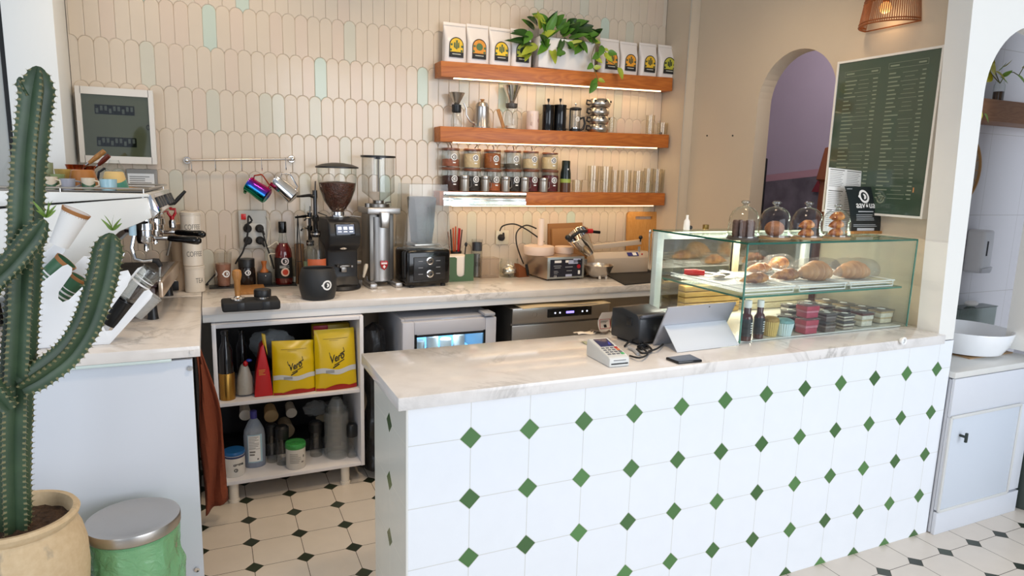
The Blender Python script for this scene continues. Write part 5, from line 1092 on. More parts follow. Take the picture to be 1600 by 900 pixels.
t, c, jr, z0, h = dripper('large glass pour-over carafe with steel funnel near the wooden stick', 784, 813, 134, 161, 166, 200, .080, False, True)
b = MB(); b.tube([(jr*.9, -.005, z0*.5), (jr*1.55, -.01, z0*.45), (jr*1.6, -.01, z0*.9), (jr*.8, -.005, z0*.97)], .004, 8); obj('handle', b, M_GLASS, t)
b = MB(); b.lathe([(.0001, .004), (jr*.8, .004), (jr*.85, .02), (.0001, .02)], seg=20); obj('filter_papers', b, M_CREAM, t)
p0 = PY(785, 197, YM); p1 = PY(776, 168, YM); c = Vector((p0.x, YM-.02, shelf_z(1, p0.x)+.006)); b = MB(); q = p1-p0; b.box((q.x/2, 0, q.z/2), (.022, .008, q.length), .003, RY(math.atan2(q.x, q.z))); tag(obj('wooden_stick', b, M_OAK, loc=c), 'flat wooden stirring stick leaning on the glass carafe', 'stick')
c, w_, h = mid(740, 766, 155, 196.5); r = w_/2; t = thing('gooseneck_kettle', 'steel gooseneck kettle with wooden lid knob on the middle shelf', 'kettle', c)
b = MB(); b.lathe([(.0001, 0), (r, 0), (r, .008), (r*.93, .014), (r*.80, h*.72), (r*.82, h*.74), (.0001, h*.745)], seg=36); obj('body', b, M_STEEL, t)
b = MB(); b.lathe([(r*.84, h*.735), (r*.82, h*.76), (r*.6, h*.88), (r*.25, h*.92), (.0001, h*.92)], seg=30); obj('lid', b, M_STEEL, t)
b = MB(); b.lathe([(.008, h*.915), (.007, h*.94), (.014, h*.98), (.012, h), (.0001, h)], seg=16); obj('lid_knob', b, M_OAK, t)
b = MB(); b.tube([(-r*.85, 0, .02), (-r*1.6, -.01, .035), (-r*2.1, -.012, .07), (-r*2.15, -.012, .11), (-r*2.5, -.014, .135)], [.008, .006, .005, .0045, .004], 8); obj('spout', b, M_STEEL, t)
c, w_, h = mid(822, 841, 174, 202, YM-.005); r = w_/2; t = thing('mug', 'white pink mug between glass carafe and black presses', 'mug', c); b = MB(); b.lathe([(.0001, 0), (r*.96, 0), (r, .004), (r, h), (r-.003, h), (r-.003, .006), (.0001, .006)], seg=30); obj('body', b, mat('mug_pink', '#ead3c6', .3), t)
b = MB(); b.tube([(-r*.55, -r*.8, h*.8), (-r*.75, -r*1.25, h*.75), (-r*.75, -r*1.3, h*.4), (-r*.55, -r*.85, h*.25)], .0045, 8); obj('handle', b, MATS['mug_pink'], t)
obj('mug_print', disc_mb(r*.35, onto_cyl(r+.0006, h*.5, .9)), mat('print_pink', '#b98f92', .5), t)
for k, (u0, u1, lab) in enumerate(((846, 865, 'left one of two black french presses on the middle shelf'), (863, 884, 'right one of two black french presses on the middle shelf'))):
    c, w_, h = mid(u0, u1, 154, 203); c.y += (.0, -.005)[k]; r = w_/2*(.96); t = thing('french_press', lab, 'french press', c)
    hb = h*.80
    b = MB(); b.lathe([(.0001, 0), (r, 0), (r, .006), (r*.97, .01), (r*.97, hb-.008), (r, hb-.006), (r, hb), (.0001, hb+.002)], seg=32); obj('beaker', b, M_BLACKG, t)
    b = MB(); b.cyl((0, 0, hb), (0, 0, h-.01), .0025, seg=8); b.lathe([(.004, h-.022), (.009, h-.004), (.007, h), (.0001, h)], seg=14); obj('plunger', b, M_BLACK, t)
    b = MB(); x = -1 if k == 0 else 1
    if k: b.tube([(r*.9, -.01, hb*.86), (r*1.6, -.012, hb*.86), (r*1.6, -.012, hb*.08), (r*.9, -.01, hb*.08)], .004, 6)
    else: b.tube([(-r*.3, r*.9, hb*.86), (-r*.3, r*1.3, hb*.86), (-r*.3, r*1.3, hb*.1), (-r*.3, r*.9, hb*.1)], .004, 6)
    obj('handle', b, M_BLACK, t)
c, w_, h = mid(889, 907, 160, 203); r = w_/2; t = thing('french_press', 'clear glass french press with black frame beside the stacked steel pots', 'french press', c)
b = MB(); b.lathe([(.0001, .008), (r*.9, .008), (r*.9, h*.78)], seg=28); obj('beaker', b, M_GLASS, t)
b = MB(); b.lathe([(.0001, 0), (r, 0), (r, .014), (r*.92, .016)], seg=28); b.lathe([(r*.95, h*.74), (r*1.05, h*.76), (r*1.05, h*.80), (r*.6, h*.84), (.0001, h*.845)], seg=28); b.tube([(r*.9, 0, h*.45), (r*1.6, -.005, h*.5), (r*1.9, -.005, h*.3), (r*1.6, -.005, .02), (r, 0, .01)], .008, 8)
for a_ in (.4, 2.0, 3.6, 5.2): b.tube([(r*.93*math.cos(a_), r*.93*math.sin(a_), .01), (r*.93*math.cos(a_), r*.93*math.sin(a_), h*.76)], .0018, 6)
obj('frame', b, M_BLACK, t)
b = MB(); b.cyl((0, 0, h*.1), (0, 0, h*.95), .002, seg=8); b.sphere((0, 0, h*.95), .008, 12, 8); b.lathe([(.0001, h*.10), (r*.85, h*.10), (r*.85, h*.13), (.0001, h*.13)], seg=20); obj('plunger', b, M_CHROME, t)
obj('beaker_mark', logo_mb(r*.4, onto_cyl(r*.9+.001, h*.42, 0), notch=False), M_WINK, t)
# stacked steel moka style pots
yk = YM; base = PY(934, 205.5, yk); zb = shelf_z(1, base.x)+.0012; ht = PY(934, 154.5, yk).z-zb; wS = wid(920, 950, 200, yk)
for k in range(4):
    r = wS/2*(.96 if k < 3 else 1.04); h_ = ht/4-.0006; t = thing('steel_pot', ['lowest pot in the stack of four small steel pots', 'second lowest pot in the stack of four small steel pots', 'third pot up in the stack of four small steel pots', 'topmost and widest pot in the stack of four small steel pots'][k], 'pot', (base.x+.002*(k % 2), yk, zb+ht/4*k), 0, 'stacked steel pots')
    b = MB(); b.lathe([(.0001, 0), (r*.86, 0), (r*.98, h_*.25), (r, h_*.45), (r*.92, h_*.75), (r*.80, h_*.97), (.0001, h_)], seg=32); obj('body', b, M_STEEL, t)
    for a_ in ((-.1, 1.0) if k % 2 else (-.3,)) if k < 3 else (-.9, 0, .9):
        b = MB(); b.lathe([(.0001, .008), (.006, .008), (.008, 0)], (r*.93*math.sin(a_), -r*.93*math.cos(a_), h_*.66), 14, RZ(a_) @ RX(PI/2)); obj('knob', b, M_BLACK, t)
    b = MB(); b.tube([(-r*.9, 0, h_*.7), (-r*1.25, -.004, h_*.75), (-r*1.3, -.004, h_*.3), (-r*1.0, 0, h_*.2)], .006, 8); obj('handle', b, M_BLACK, t)
def tumbler(name, lab, u0, u1, vt, vb, k, y=YM, cat='glass', grp=None, flare=.06, ridge=False):
    c, w_, h = mid(u0, u1, vt, vb, y, k); r = w_/2; b = MB(); P = [(.0001, 0), (r*(1-flare), 0), (r*(1-flare), .003)]
    if ridge: P += [(r*(1-flare*.5), h*.35), (r*(.93), h*.42), (r*.96, h*.5)]
    P += [(r, h), (r-.0022, h), (r*(1-flare)-.0022, .009), (.0001, .009)]
    b.lathe(P, seg=24); return tag(obj(name, b, glass('drinking_glass', '#fdfcf8', '#ddd4bf', 1.0, base=.05), loc=c), lab, cat, grp)
tumbler('drinking_glass', 'small clear glass right of the stacked steel pots', 951, 959, 183, 206, 1)
tumbler('drinking_glass', 'clear glass near the right end of the middle shelf', 1008, 1022, 180, 208, 1)
tumbler('drinking_glass', 'lower wide clear glass at the right end of the middle shelf', 1026, 1043, 192, 209.5, 1, YM-.01)
b = MB(); p = PY(1032, 207, YM-.045); b.sphere((0, 0, .008), .008, 10, 8, (1.3, 1, 1)); tag(obj('small_cap', b, M_STEELD, loc=(p.x, YM-.045, shelf_z(1, p.x)+.0005)), 'small dark steel cap in front of the wide glass on the middle shelf', 'cap')

# ------------------------------------------------------------------ lower shelf: two rows of clip jars, shakers, glasses
YJ = 1.985
def jar(label, u0, u1, vt, vb, z, fill, lvl, badge_a, badge_z, hinge=None, h=None):
    xc = PY((u0+u1)/2, vb, YJ).x; w_ = rwid(u0, u1, vb, YJ); h = h or PY((u0+u1)/2, vt, YJ).z-z; r = w_/2*.97
    t = thing('clip_jar', label, 'jar', (xc, YJ, z), 0, 'glass jars on the lowest shelf')
    b = MB(); b.lathe([(.0001, 0), (r*.94, 0), (r, .006), (r, h*.70), (r*.93, h*.82), (r*.93, h*.90)], seg=30); obj('jar_body', b, M_GLASS, t)
    b = MB(); b.lathe([(.0001, .004), (r*.96, .004), (r*.96, h*lvl), (r*.5, h*(lvl+.03)), (.0001, h*(lvl+.02))], seg=26); obj('contents', b, fill, t)
    b = MB(); b.lathe([(r*.96, h*.87), (r*1.0, h*.89), (r*1.0, h*.965), (r*.9, h*.99), (.0001, h*.99)], seg=28); obj('lid', b, mat('jar_lid', '#7a4a34', .35, coat=.3), t)
    b = MB(); rb = .0195; f = onto_cyl(r+.0008, h*badge_z, badge_a)
    disc_mb(rb, f, b); bd = obj('badge', b, M_WINK, t)
    obj('badge_logo', logo_mb(rb*.72, f, z=.0012, notch=True), mat('badge_dark', '#57504a', .5), bd)
    obj('name_tag', rect_mb(.018, .007, onto_cyl(r+.001, h*badge_z-.032, badge_a)), M_WINK, t)
    if hinge:
        b = MB(); b.tube([(hinge*.004, -r*.5, h*.985), (hinge*.010, -r*.7, h+.012), (hinge*.018, -r*.75, h+.022)], .0028, 6); obj('clip', b, mat('clip_brown', '#4d2d1c', .5), t)
    return t
spice = lambda n, c, v=.3, s=60: mat('fill_'+n, c, .7, var=v, vscale=s, bump=.5, bscale=90)
F_OAT = spice('oat', '#d8bf95', .06); F_COCOA = spice('cocoa', '#9a5626', .15); F_PINK = spice('pink', '#9a5a42', .2); F_DARK = spice('dark', '#2a2320'); F_RED = spice('red', '#5f1a1e', .4); F_ORANGE = spice('orange', '#a8582c', .25); F_GREY = spice('grey', '#5b5348', .25); F_BERRY = spice('berry', '#3f2018', .4)
pxs = [(689, 719), (723, 752), (754.5, 783.5), (786, 814.5), (815.5, 842), (845, 872)]
vb_low = [297.5, 297.5, 298, 298, 298, 298.5]; vmid = [261, 263, 264, 264, 264, 265]; vtop = [231, 232, 233.5, 234.5, 235.5, 238]
low = [('berry', F_BERRY, .62), ('dark', F_DARK, .62), ('orange', F_ORANGE, .36), ('dark', F_DARK, .6), ('red', F_RED, .62), ('red', F_RED, .72)]
upf = [('pink', F_PINK, .40), ('oat', F_OAT, .72), ('cocoa', F_COCOA, .78), ('grey', F_GREY, .25), ('oat', F_OAT, .52), ('oat', F_OAT, .70)]
lowl = ['lower left end jar of brown berries on the lowest shelf', 'lower jar of dark tea, second from left', 'lower jar a third full of orange spice', 'lower jar of black tea, fourth from left', 'lower jar of red dried flowers, fifth from left', 'lower right end jar filled with dark red petals']
upl = ['upper left end jar with some pink brown powder', 'upper jar filled with cream powder, second from left', 'upper jar filled with brown cocoa powder', 'upper nearly empty grey jar, fourth from left', 'upper jar half full of cream powder, fifth from left', 'upper right end jar filled with pale powder']
for k in range(6):
    u0, u1 = pxs[k]; xc = PY((u0+u1)/2, 298, YJ).x; z = shelf_z(2, xc)+.0012; h = PY((u0+u1)/2, vmid[k], YJ).z-z
    jar(lowl[k], u0, u1, vmid[k], vb_low[k], z, low[k][1], low[k][2], .10, .52, None, h)
    jar(upl[k], u0+.5, u1-.5, vtop[k], vmid[k], z+h+.0008, upf[k][1], upf[k][2], .08, .52, (-1, 1, -1, -1, -1, 1)[k])
for k, (u0, u1, vt) in enumerate(((719, 733, 274), (752, 764.5, 275), (783, 796.5, 276), (813, 826, 277), (842, 855.5, 278))):
    c, w_, h = mid(u0, u1, vt, 299, 1.934, 2); r = w_/2; t = thing('spice_shaker', 'small steel lidded glass shaker, %s, in front of the jars' % ('leftmost of five', 'second from left of five', 'middle one of five', 'fourth from left of five', 'rightmost of five')[k], 'shaker', c, 0, 'shakers before the jars')
    b = MB(); b.lathe([(.0001, 0), (r*.96, 0), (r, .004), (r, h*.78)], seg=22); obj('glass_body', b, mat('shaker_steel', '#b7b1a8', .3, .7), t)
    b = MB(); b.lathe([(r, h*.76), (r*1.05, h*.78), (r*1.05, h*.97), (r, h), (.0001, h)], seg=22); obj('lid', b, M_STEEL, t)
    b = MB(); b.tube([(r*.9, -.002, h*.75), (r*1.5, -.003, h*.7), (r*1.5, -.003, h*.3), (r*.9, -.002, h*.2)], .002, 6); obj('handle', b, M_STEELD, t)
c, w_, h = mid(874.5, 891, 251, 298.5, 1.96, 2); r = w_/2; t = thing('pepper_mill', 'dark spice mill with green band standing right of the jars', 'spice mill', c)
b = MB(); b.lathe([(.0001, 0), (r, 0), (r, h*.30)], seg=26); obj('base_jar', b, mat('mill_brown', '#5a3a26', .3), t)
b = MB(); b.lathe([(r*1.02, h*.30), (r*1.02, h*.42)], seg=26); obj('green_band', b, mat('lime_band', '#9cae4c', .4), t)
b = MB(); b.lathe([(r*1.02, h*.42), (r*.98, h*.6), (r*.8, h*.78), (r*.82, h*.97), (r*.75, h), (.0001, h)], seg=26); obj('cap', b, mat('mill_black', '#15201c', .25), t)
b = MB(); b.box((0, -r*.84, h*.7), (.008, .002, .02)); obj('spout_mark', b, M_PAPER, t)
GL = 'clear drinking glasses on the lowest shelf'
for k, (u0, u1, vt, vb, lab, fl, rd) in enumerate(((893, 910, 281, 298.5, 'low small glass just right of the spice mill', .1, False), (916.5, 935, 259, 299, 'leftmost of the two tallest glasses on the lowest shelf', .1, False), (935.5, 955.5, 260, 299.5, 'second of the two tallest glasses on the lowest shelf', .1, False), (954, 966, 266, 300, 'straight glass right of the two tallest ones', .04, False), (969, 985, 266, 300, 'straight glass in the middle of the glass row', .04, False), (988, 1004, 267, 300.5, 'straight glass left of the ribbed glasses', .04, False), (1004, 1019, 263, 301, 'ribbed glass, first of three at the right end', .05, True), (1018.5, 1033, 264, 301, 'ribbed glass, middle of three at the right end', .05, True), (1032, 1047, 265, 301, 'ribbed glass at the far right end of the lowest shelf', .05, True))):
    tumbler('drinking_glass', lab, u0, u1, vt, vb, 2, YM, 'glass', GL, fl, rd)
# ================================================================== FRONT COUNTER: display case and what is in it
ZF = .9655
CX0, CX1, CY0, CY1, CZ1 = 1.360, 2.335, .12, .72, 1.365
t = thing('display_case', 'glass pastry display case with green edged panes on the front counter', 'display case', (CX0, CY0, ZF))
W_, D_, H_ = CX1-CX0, CY1-CY0, CZ1-ZF
b = MB(); b.box((W_/2, .003, H_/2), (W_, .006, H_-.014)); obj('front_pane', b, M_GLASSG, t)
b = MB(); b.box((.003, D_/2, H_/2), (.006, D_-.014, H_-.014)); obj('side_pane', b, M_GLASSG, t)
b = MB(); b.box((W_-.003, D_/2, H_/2), (.006, D_-.014, H_-.014)); obj('side_pane', b, M_GLASSG, t)
b = MB(); b.box((W_/2, D_/2, H_-.004), (W_, D_, .006)); obj('top_pane', b, M_GLASSG, t)
def edges(b, z0, x0, x1, y0, y1, th, o=.0012):
    b.box(((x0+x1)/2, y0-o/2, z0), (x1-x0+2*o, o, th)); b.box((x0-o/2, (y0+y1)/2, z0), (o, y1-y0, th)); b.box((x1+o/2, (y0+y1)/2, z0), (o, y1-y0, th))
b = MB(); edges(b, H_-.004, 0, W_, 0, D_, .0075); obj('top_pane_edge', b, M_GEDGE, t)
for x in (0, W_): b = MB(); b.box((x, -.0008, H_/2), (.005, .0014, H_-.012)); b.box((x-.0006 if x == 0 else x+.0006, .003, H_/2), (.0012, .005, H_-.012)); obj('corner_edge', b, mat('edge_teal', '#4f8275', .2), t)
M_CW = mat('case_white', '#dfe6e4', .3)
for x in (.022, W_-.022): b = MB(); b.box((x, D_-.018, H_/2-.004), (.036, .034, H_-.012), .002); obj('rear_post', b, M_CW, t)
b = MB(); b.box((W_*.5, D_-.018, H_/2-.004), (.030, .026, H_-.07), .002); obj('rear_post', b, mat('post_cream_lit', '#efe4c0', .4), t)  # centre post of the white frame, warm light put into its colour
b = MB(); b.box((W_/2, D_-.018, H_-.028), (W_-.08, .030, .034), .002); obj('rear_rail', b, M_CW, t)
b = MB(); b.box((W_/2, D_-.018, .012), (W_-.08, .030, .022), .002); obj('rear_rail', b, M_CW, t)
for k, x in enumerate((.25*W_+.008, .75*W_-.008)):
    b = MB(); b.box((x, D_-.012+.008*k, H_*.49), (W_*.46, .004, H_*.80)); pn = obj('sliding_door', b, glass('door_glass', '#cfd3cf', '#8a958f', 1, .03, base=.22), t)
    b = MB()
    for s in (-1, 1): b.box((x+s*W_*.225, D_-.012+.008*k, H_*.49), (.012, .008, H_*.80))
    b.box((x, D_-.012+.008*k, H_*.89), (W_*.45, .008, .008)); obj('door_edge', b, M_DARK, pn)
b = MB(); b.box((W_/2, D_/2, .004), (W_-.014, D_-.05, .006)); obj('base_board', b, mat('case_base', '#dedcd6', .2, coat=.4), t)
ZG = 1.150
b = MB(); b.box((W_/2-.02, .265, ZG-ZF), (W_-.055, .50, .006)); sg = obj('glass_shelf', b, M_GLASSG, t)
b = MB(); edges(b, ZG-ZF, .0075, W_-.0475, .015, .515, .0075); obj('shelf_edge', b, mat('edge_green', '#3f7a66', .15), sg)
for y in (.02, .50):
    b = MB(); b.box((.014, y, (ZG-ZF)-.006), (.012, .02, .006), .001); obj('shelf_clip', b, M_DARK, sg)
# pale slatted crates at the back of the case
for k, (x0, x1, z1, lab) in enumerate(((.13, .46, .135, 'pale slatted wooden crate at the back left inside the case'), (.50, .92, .165, 'cream slatted wooden crate at the back right inside the case'))):
    t2 = thing('slatted_crate', lab, 'crate', (CX0+(x0+x1)/2, CY0+.525, ZF+.0075)); b = MB()
    n = 5
    for q in range(n): b.box((0, 0, z1*(q+.5)/n), (x1-x0, .05, z1/n-.004), .001)
    obj('slats', b, wood('crate_wood%d' % k, ('#d2ad64', '#eadfbf')[k], ('#b98f48', '#d8c9a0')[k], 2, .5), t2)
    b = MB()
    for s in (-1, 1): b.box((s*((x1-x0)/2-.012), .027, z1/2), (.02, .004, z1))
    obj('battens', b, MATS['crate_wood%d' % k], t2)
b = MB(); b.box((W_/2, D_-.045, H_-.012), (W_*.86, .010, .005)); obj('light_strip', b, mat('case_led', '#fff6e4', .5, emit='#fff0d2', es=5), t)
area('case_light', (CX0+W_/2, CY1-.05, CZ1-.018), (CX0+W_/2, CY0+.25, 1.0), W_*.8, 4.0, (1, .93, .8), .02)
area('case_light', (CX0+W_/2, CY1-.10, 1.140), (CX0+W_/2, CY0+.2, .97), W_*.8, 2.2, (1, .9, .72), .02)  # second light added to brighten the lower case, no strip modelled there
# white wire trays on the glass shelf
M_WIRE = mat('white_wire', '#f2f3f2', .35)
TX = [(1.385, 1.665), (1.68, 1.965), (1.98, 2.265)]
zt = ZG+.0038
for k, (x0, x1) in enumerate(TX):
    t2 = thing('wire_tray', 'white wire tray on the glass shelf, %s' % ('under the small wrapped pastries at the left', 'under the large croissant in the middle', 'under the croissant at the right end')[k], 'tray', ((x0+x1)/2, .40, zt)); w2 = (x1-x0)/2
    b = MB()
    for q in range(15): x = -w2+2*w2*q/14; b.tube([(x, -.235, .012), (x, .20, .012)], .0014, 5)
    for y in (-.235, -.09, .055, .20): b.tube([(-w2, y, .0135), (w2, y, .0135)], .002, 6)
    b.box((0, -.02, .0105), (2*w2-.01, .42, .001)); obj('grid', b, M_WIRE, t2)
    b = MB(); b.tube([(-w2+.01, -.245, .026), (-w2+.01, -.245, .003), (w2-.01, -.245, .003), (w2-.01, -.245, .026)], .0028, 6); b.tube([(-w2, -.245, .026), (w2, -.245, .026)], .003, 6)
    b.tube([(-w2, -.245, .026), (-w2, .20, .026)], .0028, 6); b.tube([(w2, -.245, .026), (w2, .20, .026)], .0028, 6); obj('rim_rail', b, M_WIRE, t2)
# pastries
g = G('croissant_crust', .4); tc = g.n('ShaderNodeTexCoord'); n = g.n('ShaderNodeTexNoise'); n.inputs['Scale'].default_value = 26; n.inputs['Detail'].default_value = 6; g.l(tc.outputs['Object'], n.inputs['Vector'])
cm_ = g.n('ShaderNodeMapRange'); cm_.inputs['From Min'].default_value = .38; cm_.inputs['From Max'].default_value = .62; g.l(n.outputs['Fac'], cm_.inputs['Value']); g.l(g.mix(cm_.outputs[0], lin('#874416'), lin('#dd9c52')), g.b.inputs['Base Color']); g.bump(n.outputs['Fac'], .5, .004)
g = G('croissant_pale', .4); tc = g.n('ShaderNodeTexCoord'); n = g.n('ShaderNodeTexNoise'); n.inputs['Scale'].default_value = 22; n.inputs['Detail'].default_value = 5; g.l(tc.outputs['Object'], n.inputs['Vector'])
g.l(g.mix(n.outputs['Fac'], lin('#b06a34'), lin('#e2b683')), g.b.inputs['Base Color']); g.bump(n.outputs['Fac'], .5, .004)
def croissant_mb(L_, R, bend=.25, lobes=7):
    def f(u, v):
        s = v*2-1; a = 2*PI*u; env = max(.02, (1-abs(s)**1.7))**.8; r = R*env*(.86+.26*abs(math.sin(s*lobes*PI*.5+.6*math.cos(a)))+.06*noise.noise(Vector((s*5, math.cos(a)*2, L_*60)))); 
        x = s*L_/2; y = bend*L_*(s*s)*.8; return Vector((x, y+r*math.cos(a), R*.82+r*math.sin(a)*.82-(1-env)*R*.45))
    b = MB(); b.grid(f, 20, 36, True); return b
WRAP = film('cling_film', '#f8f5ef', .09, .12)
def wrapped(label, u0, u1, vt, vb, z, rz=0, m='croissant_crust', film_=True, ydep=None, lobes=7, name='croissant'):
    p = PZ((u0+u1)/2, vb, z); w_ = wid(u0, u1, vb, p.y+.03); h = max(.03, PY((u0+u1)/2, vt, p.y+.04).z-z); L_ = w_*.98; R = min(h*.58, L_*.30)
    t2 = thing(name, label, 'pastry', (min(p.x+.01, CX1-.03-L_*.62), p.y+R*1.1, z), rz); obj('crust', croissant_mb(L_, R, .12, lobes), MATS[m], t2)
    if film_:
        def fw(u, v):
            s = v*2-1; env = max(.02, 1-abs(s)**4)**.5; r = R*1.18*env+.012*noise.noise(Vector((u*5, v*6, L_*90))); a = 2*PI*u; return Vector((s*L_*.62, max(-R*1.3, r*math.cos(a)*1.15)+.12*L_*s*s*.5, max(.001, R*.85+r*math.sin(a)*.95)))
        b = MB(); b.grid(fw, 18, 16, True); obj('cling_wrap', b, WRAP, t2)
zp = zt+.0155
wrapped('small dark wrapped pastry at the front left of the wire trays', 1163, 1214, 424, 444, zp, .1, lobes=5)
wrapped('wrapped pastry lying behind the front left one', 1174, 1214, 409, 428, zp, -.1, lobes=5)
wrapped('round golden wrapped pastry at the back left of the wire trays', 1206, 1244, 400, 422, zp, .2, lobes=4)
wrapped('wrapped brown pastry between the front left one and the large croissant', 1215, 1262, 418, 439, zp, .0, lobes=5)
wrapped('large ridged croissant in clear wrap on the middle tray', 1264, 1314, 407, 441, zp, -.15, 'croissant_pale', True, lobes=8)
wrapped('ridged croissant on the right hand tray, near the wall', 1336, 1384, 407, 437, zp, -.2, 'croissant_pale', True, lobes=8)
p = PZ(1085, 421, zp); q = PZ(1138, 428, zp); t = thing('serving_tongs', 'serving tongs with red handle lying on the glass shelf at the left', 'tongs', (0, 0, 0)); z = zp+.012
pa, pb = PZ(1069, 424.5, z), PZ(1101, 426.5, z); pc = PZ(1134, 430, z)
b = MB(); b.tube([pa, pa.lerp(pb, .5), pb], [.013, .016, .012], 10); obj('handle', b, M_RED, t)
b = MB(); b.tube([pb, pb.lerp(pc, .5)+Vector((0, .02, 0)), pc+Vector((0, .02, 0))], .005, 8); b.tube([pb, pb.lerp(pc, .5)+Vector((0, -.02, 0)), pc+Vector((-.02, -.01, 0))], .005, 8)
b.sphere(pc+Vector((0, .015, .004)), .026, 14, 8, (1.4, 1, .4)); b.sphere(pc+Vector((-.05, -.012, .0)), .024, 14, 8, (1.4, 1, .4)); obj('jaws', b, M_STEEL, t)
# bottles and desserts on the floor of the case
zb = ZF+.0078
for k, (u0, u1, vt, vb, lab) in enumerate(((1162, 1181, 470, 535, 'left dark red sauce bottle with white cap and black label in the case'), (1179, 1196, 469, 530, 'right dark red sauce bottle with white cap, behind the left one'))):
    p = PZ((u0+u1)/2, vb, zb); w_ = rwid(u0, u1, vb, p.y+.02); r = w_/2; h = PY((u0+u1)/2, vt, p.y+r).z-zb; t = thing('sauce_bottle', lab, 'bottle', (p.x+.008, max(CY0+.008+r, p.y+r), zb), 0)
    b = MB(); b.lathe([(.0001, 0), (r*.95, 0), (r, .005), (r, h*.56), (r*.85, h*.63), (r*.62, h*.67), (r*.60, h*.84), (.0001, h*.84)], seg=28); obj('bottle_body', b, mat('sauce_red', '#4a1210', .08, coat=.5), t)
    b = MB(); b.lathe([(r*.64, h*.82), (r*.66, h*.83), (r*.66, h*.99), (r*.6, h), (.0001, h)], seg=24); obj('cap', b, M_PAPER, t)
    b = MB(); b.lathe([(r+.0007, h*.12), (r+.0007, h*.55)], seg=30); lb = obj('label_wrap', b, mat('label_black', '#232327', .4), t)
    obj('label_frame', lines_mb(r*1.05, h*.30, 5, onto_cyl(r+.0012, h*.33, .5), thick=.4, jag=.5), M_WINK, lb)
def muffin(label, u0, u1, vt, vb, c1, c2, z=zb):
    p = PZ((u0+u1)/2, vb, z); w_ = rwid(u0, u1, vb, p.y+.03); r = w_/2; h = PY((u0+u1)/2, vt, p.y+r).z-z; t = thing('cupcake', label, 'cupcake', (p.x+.006, max(CY0+.01+r, p.y+r), z))
    b = MB(); n = 48
    b.grid(lambda u, v: Vector(((r*(.74+.24*v)*(1+.035*math.cos(2*PI*u*24)))*math.cos(2*PI*u), (r*(.74+.24*v)*(1+.035*math.cos(2*PI*u*24)))*math.sin(2*PI*u), h*.72*v)), 96, 2, True); obj('paper_case', b, mat(c1, c1, .6), t)
    b = MB(); b.lathe([(r*.95, h*.70), (r*1.0, h*.76), (r*.92, h*.86), (r*.6, h*.93), (.0001, h*.96)], seg=28); obj('crumb_top', b, mat(c2, c2, .7, bump=.5, bscale=80, var=.2, vscale=60), t)
muffin('cupcake in yellow pleated paper case beside the sauce bottles', 1197, 1224, 492, 527, '#d3b46a', '#b08a4a')
muffin('cupcake in blue and white pleated paper case', 1221, 1253, 496, 528, '#c9dadb', '#7fa7a8')
def tub(label, u0, u1, vt, vb, layers, z=zb, p=None, group='layered dessert tubs in the case', dims=None):
    if p is None:
        p = PZ((u0+u1)/2, vb, z); w_ = wid(u0, u1, vb, p.y+.03)*.66; h = PY((u0+u1)/2, vt, p.y+.03).z-z; p = Vector((p.x+.006, max(CY0+.012+w_*.42, p.y+w_*.42), z)); dims = (w_, h)
    w_, h = dims; d_ = w_*.82
    t = thing('dessert_tub', label, 'dessert', p, 0, group); z0 = .002; n = sum(l[1] for l in layers)
    for col, hh in layers:
        h2 = h*.86*hh/n; k = .82+.16*(z0+h2/2)/h; b = MB(); b.box((0, 0, z0+h2/2), (w_*k*.97, d_*k*.97, h2-.0006), .002); obj('layer', b, mat('dessert_'+col, col, .5, var=.12, vscale=60), t); z0 += h2
    b = MB()
    def wl(u, v):
        q = u*4; i = int(q) % 4; f = q-int(q); k = .83+.16*v; C = [(-1, -1), (1, -1), (1, 1), (-1, 1)]; a, e_ = C[i], C[(i+1) % 4]; return Vector(((a[0]+(e_[0]-a[0])*f)*w_/2*k, (a[1]+(e_[1]-a[1])*f)*d_/2*k, h*.94*v))
    b.grid(wl, 4, 1, True); bd = obj('tub_wall', b, M_PLAS, t)
    b = MB(); b.box((0, 0, h*.955), (w_*1.03, d_*1.03, .005), .002); ld = obj('tub_lid', b, film('lid_film', '#f0eeec', .12), t)
    b = MB(); b.prism([(w_*.2*math.cos(q), w_*.2*math.sin(q)) for q in [2*PI*i/20 for i in range(20)]], .0006, T(0, 0, h*.955+.0028)); obj('lid_sticker', b, M_PAPER, ld)
    return t, p, dims
PINK = [('#c23b5a', 1.1), ('#e2879a', .5), ('#cc3f58', 1)]; DRK = [('#6b5a55', 1.3), ('#9b8c88', .6), ('#4d3a36', .8)]; CHO = [('#cfc0ae', .9), ('#5a4038', .5), ('#e6dccd', .8), ('#3d2a24', .6)]; CRE = [('#efe6d6', 1.2), ('#d9c4a0', .4), ('#efe6d6', 1), ('#6a3026', .5)]; VAN = [('#eadcc0', 1), ('#d8bd90', .3), ('#f0e6d0', 1), ('#d2b384', .4)]
front = [(1254, 1286, 496, 524, PINK[:2]+PINK[2:], 'lower pink berry dessert tub at the front of the case'), (1287, 1313, 502, 521, DRK, 'lower grey brown dessert tub right of the pink ones'), (1312, 1339, 500, 516, CHO, 'lower chocolate and cream dessert tub in the front row'), (1340, 1369, 485, 511, CRE, 'cream dessert tub topped with red brown sauce'), (1369, 1400, 482, 506, VAN, 'vanilla layered dessert tub at the right end of the row')]
tubs = []
for u0, u1, vt, vb, ly, lab in front: tubs.append(tub(lab, u0, u1, vt, vb, ly))
for k, (ly, lab) in enumerate(((PINK, 'upper pink berry dessert tub stacked on the other pink one'), (DRK, 'upper grey brown dessert tub stacked beside the pink ones'), (CHO, 'upper chocolate cream tub stacked in the middle'))):
    _, p, dm = tubs[k]; tub(lab, 0, 0, 0, 0, ly, p=Vector((p.x, p.y+.002, p.z+dm[1]*.99)), dims=(dm[0], dm[1]*.86))
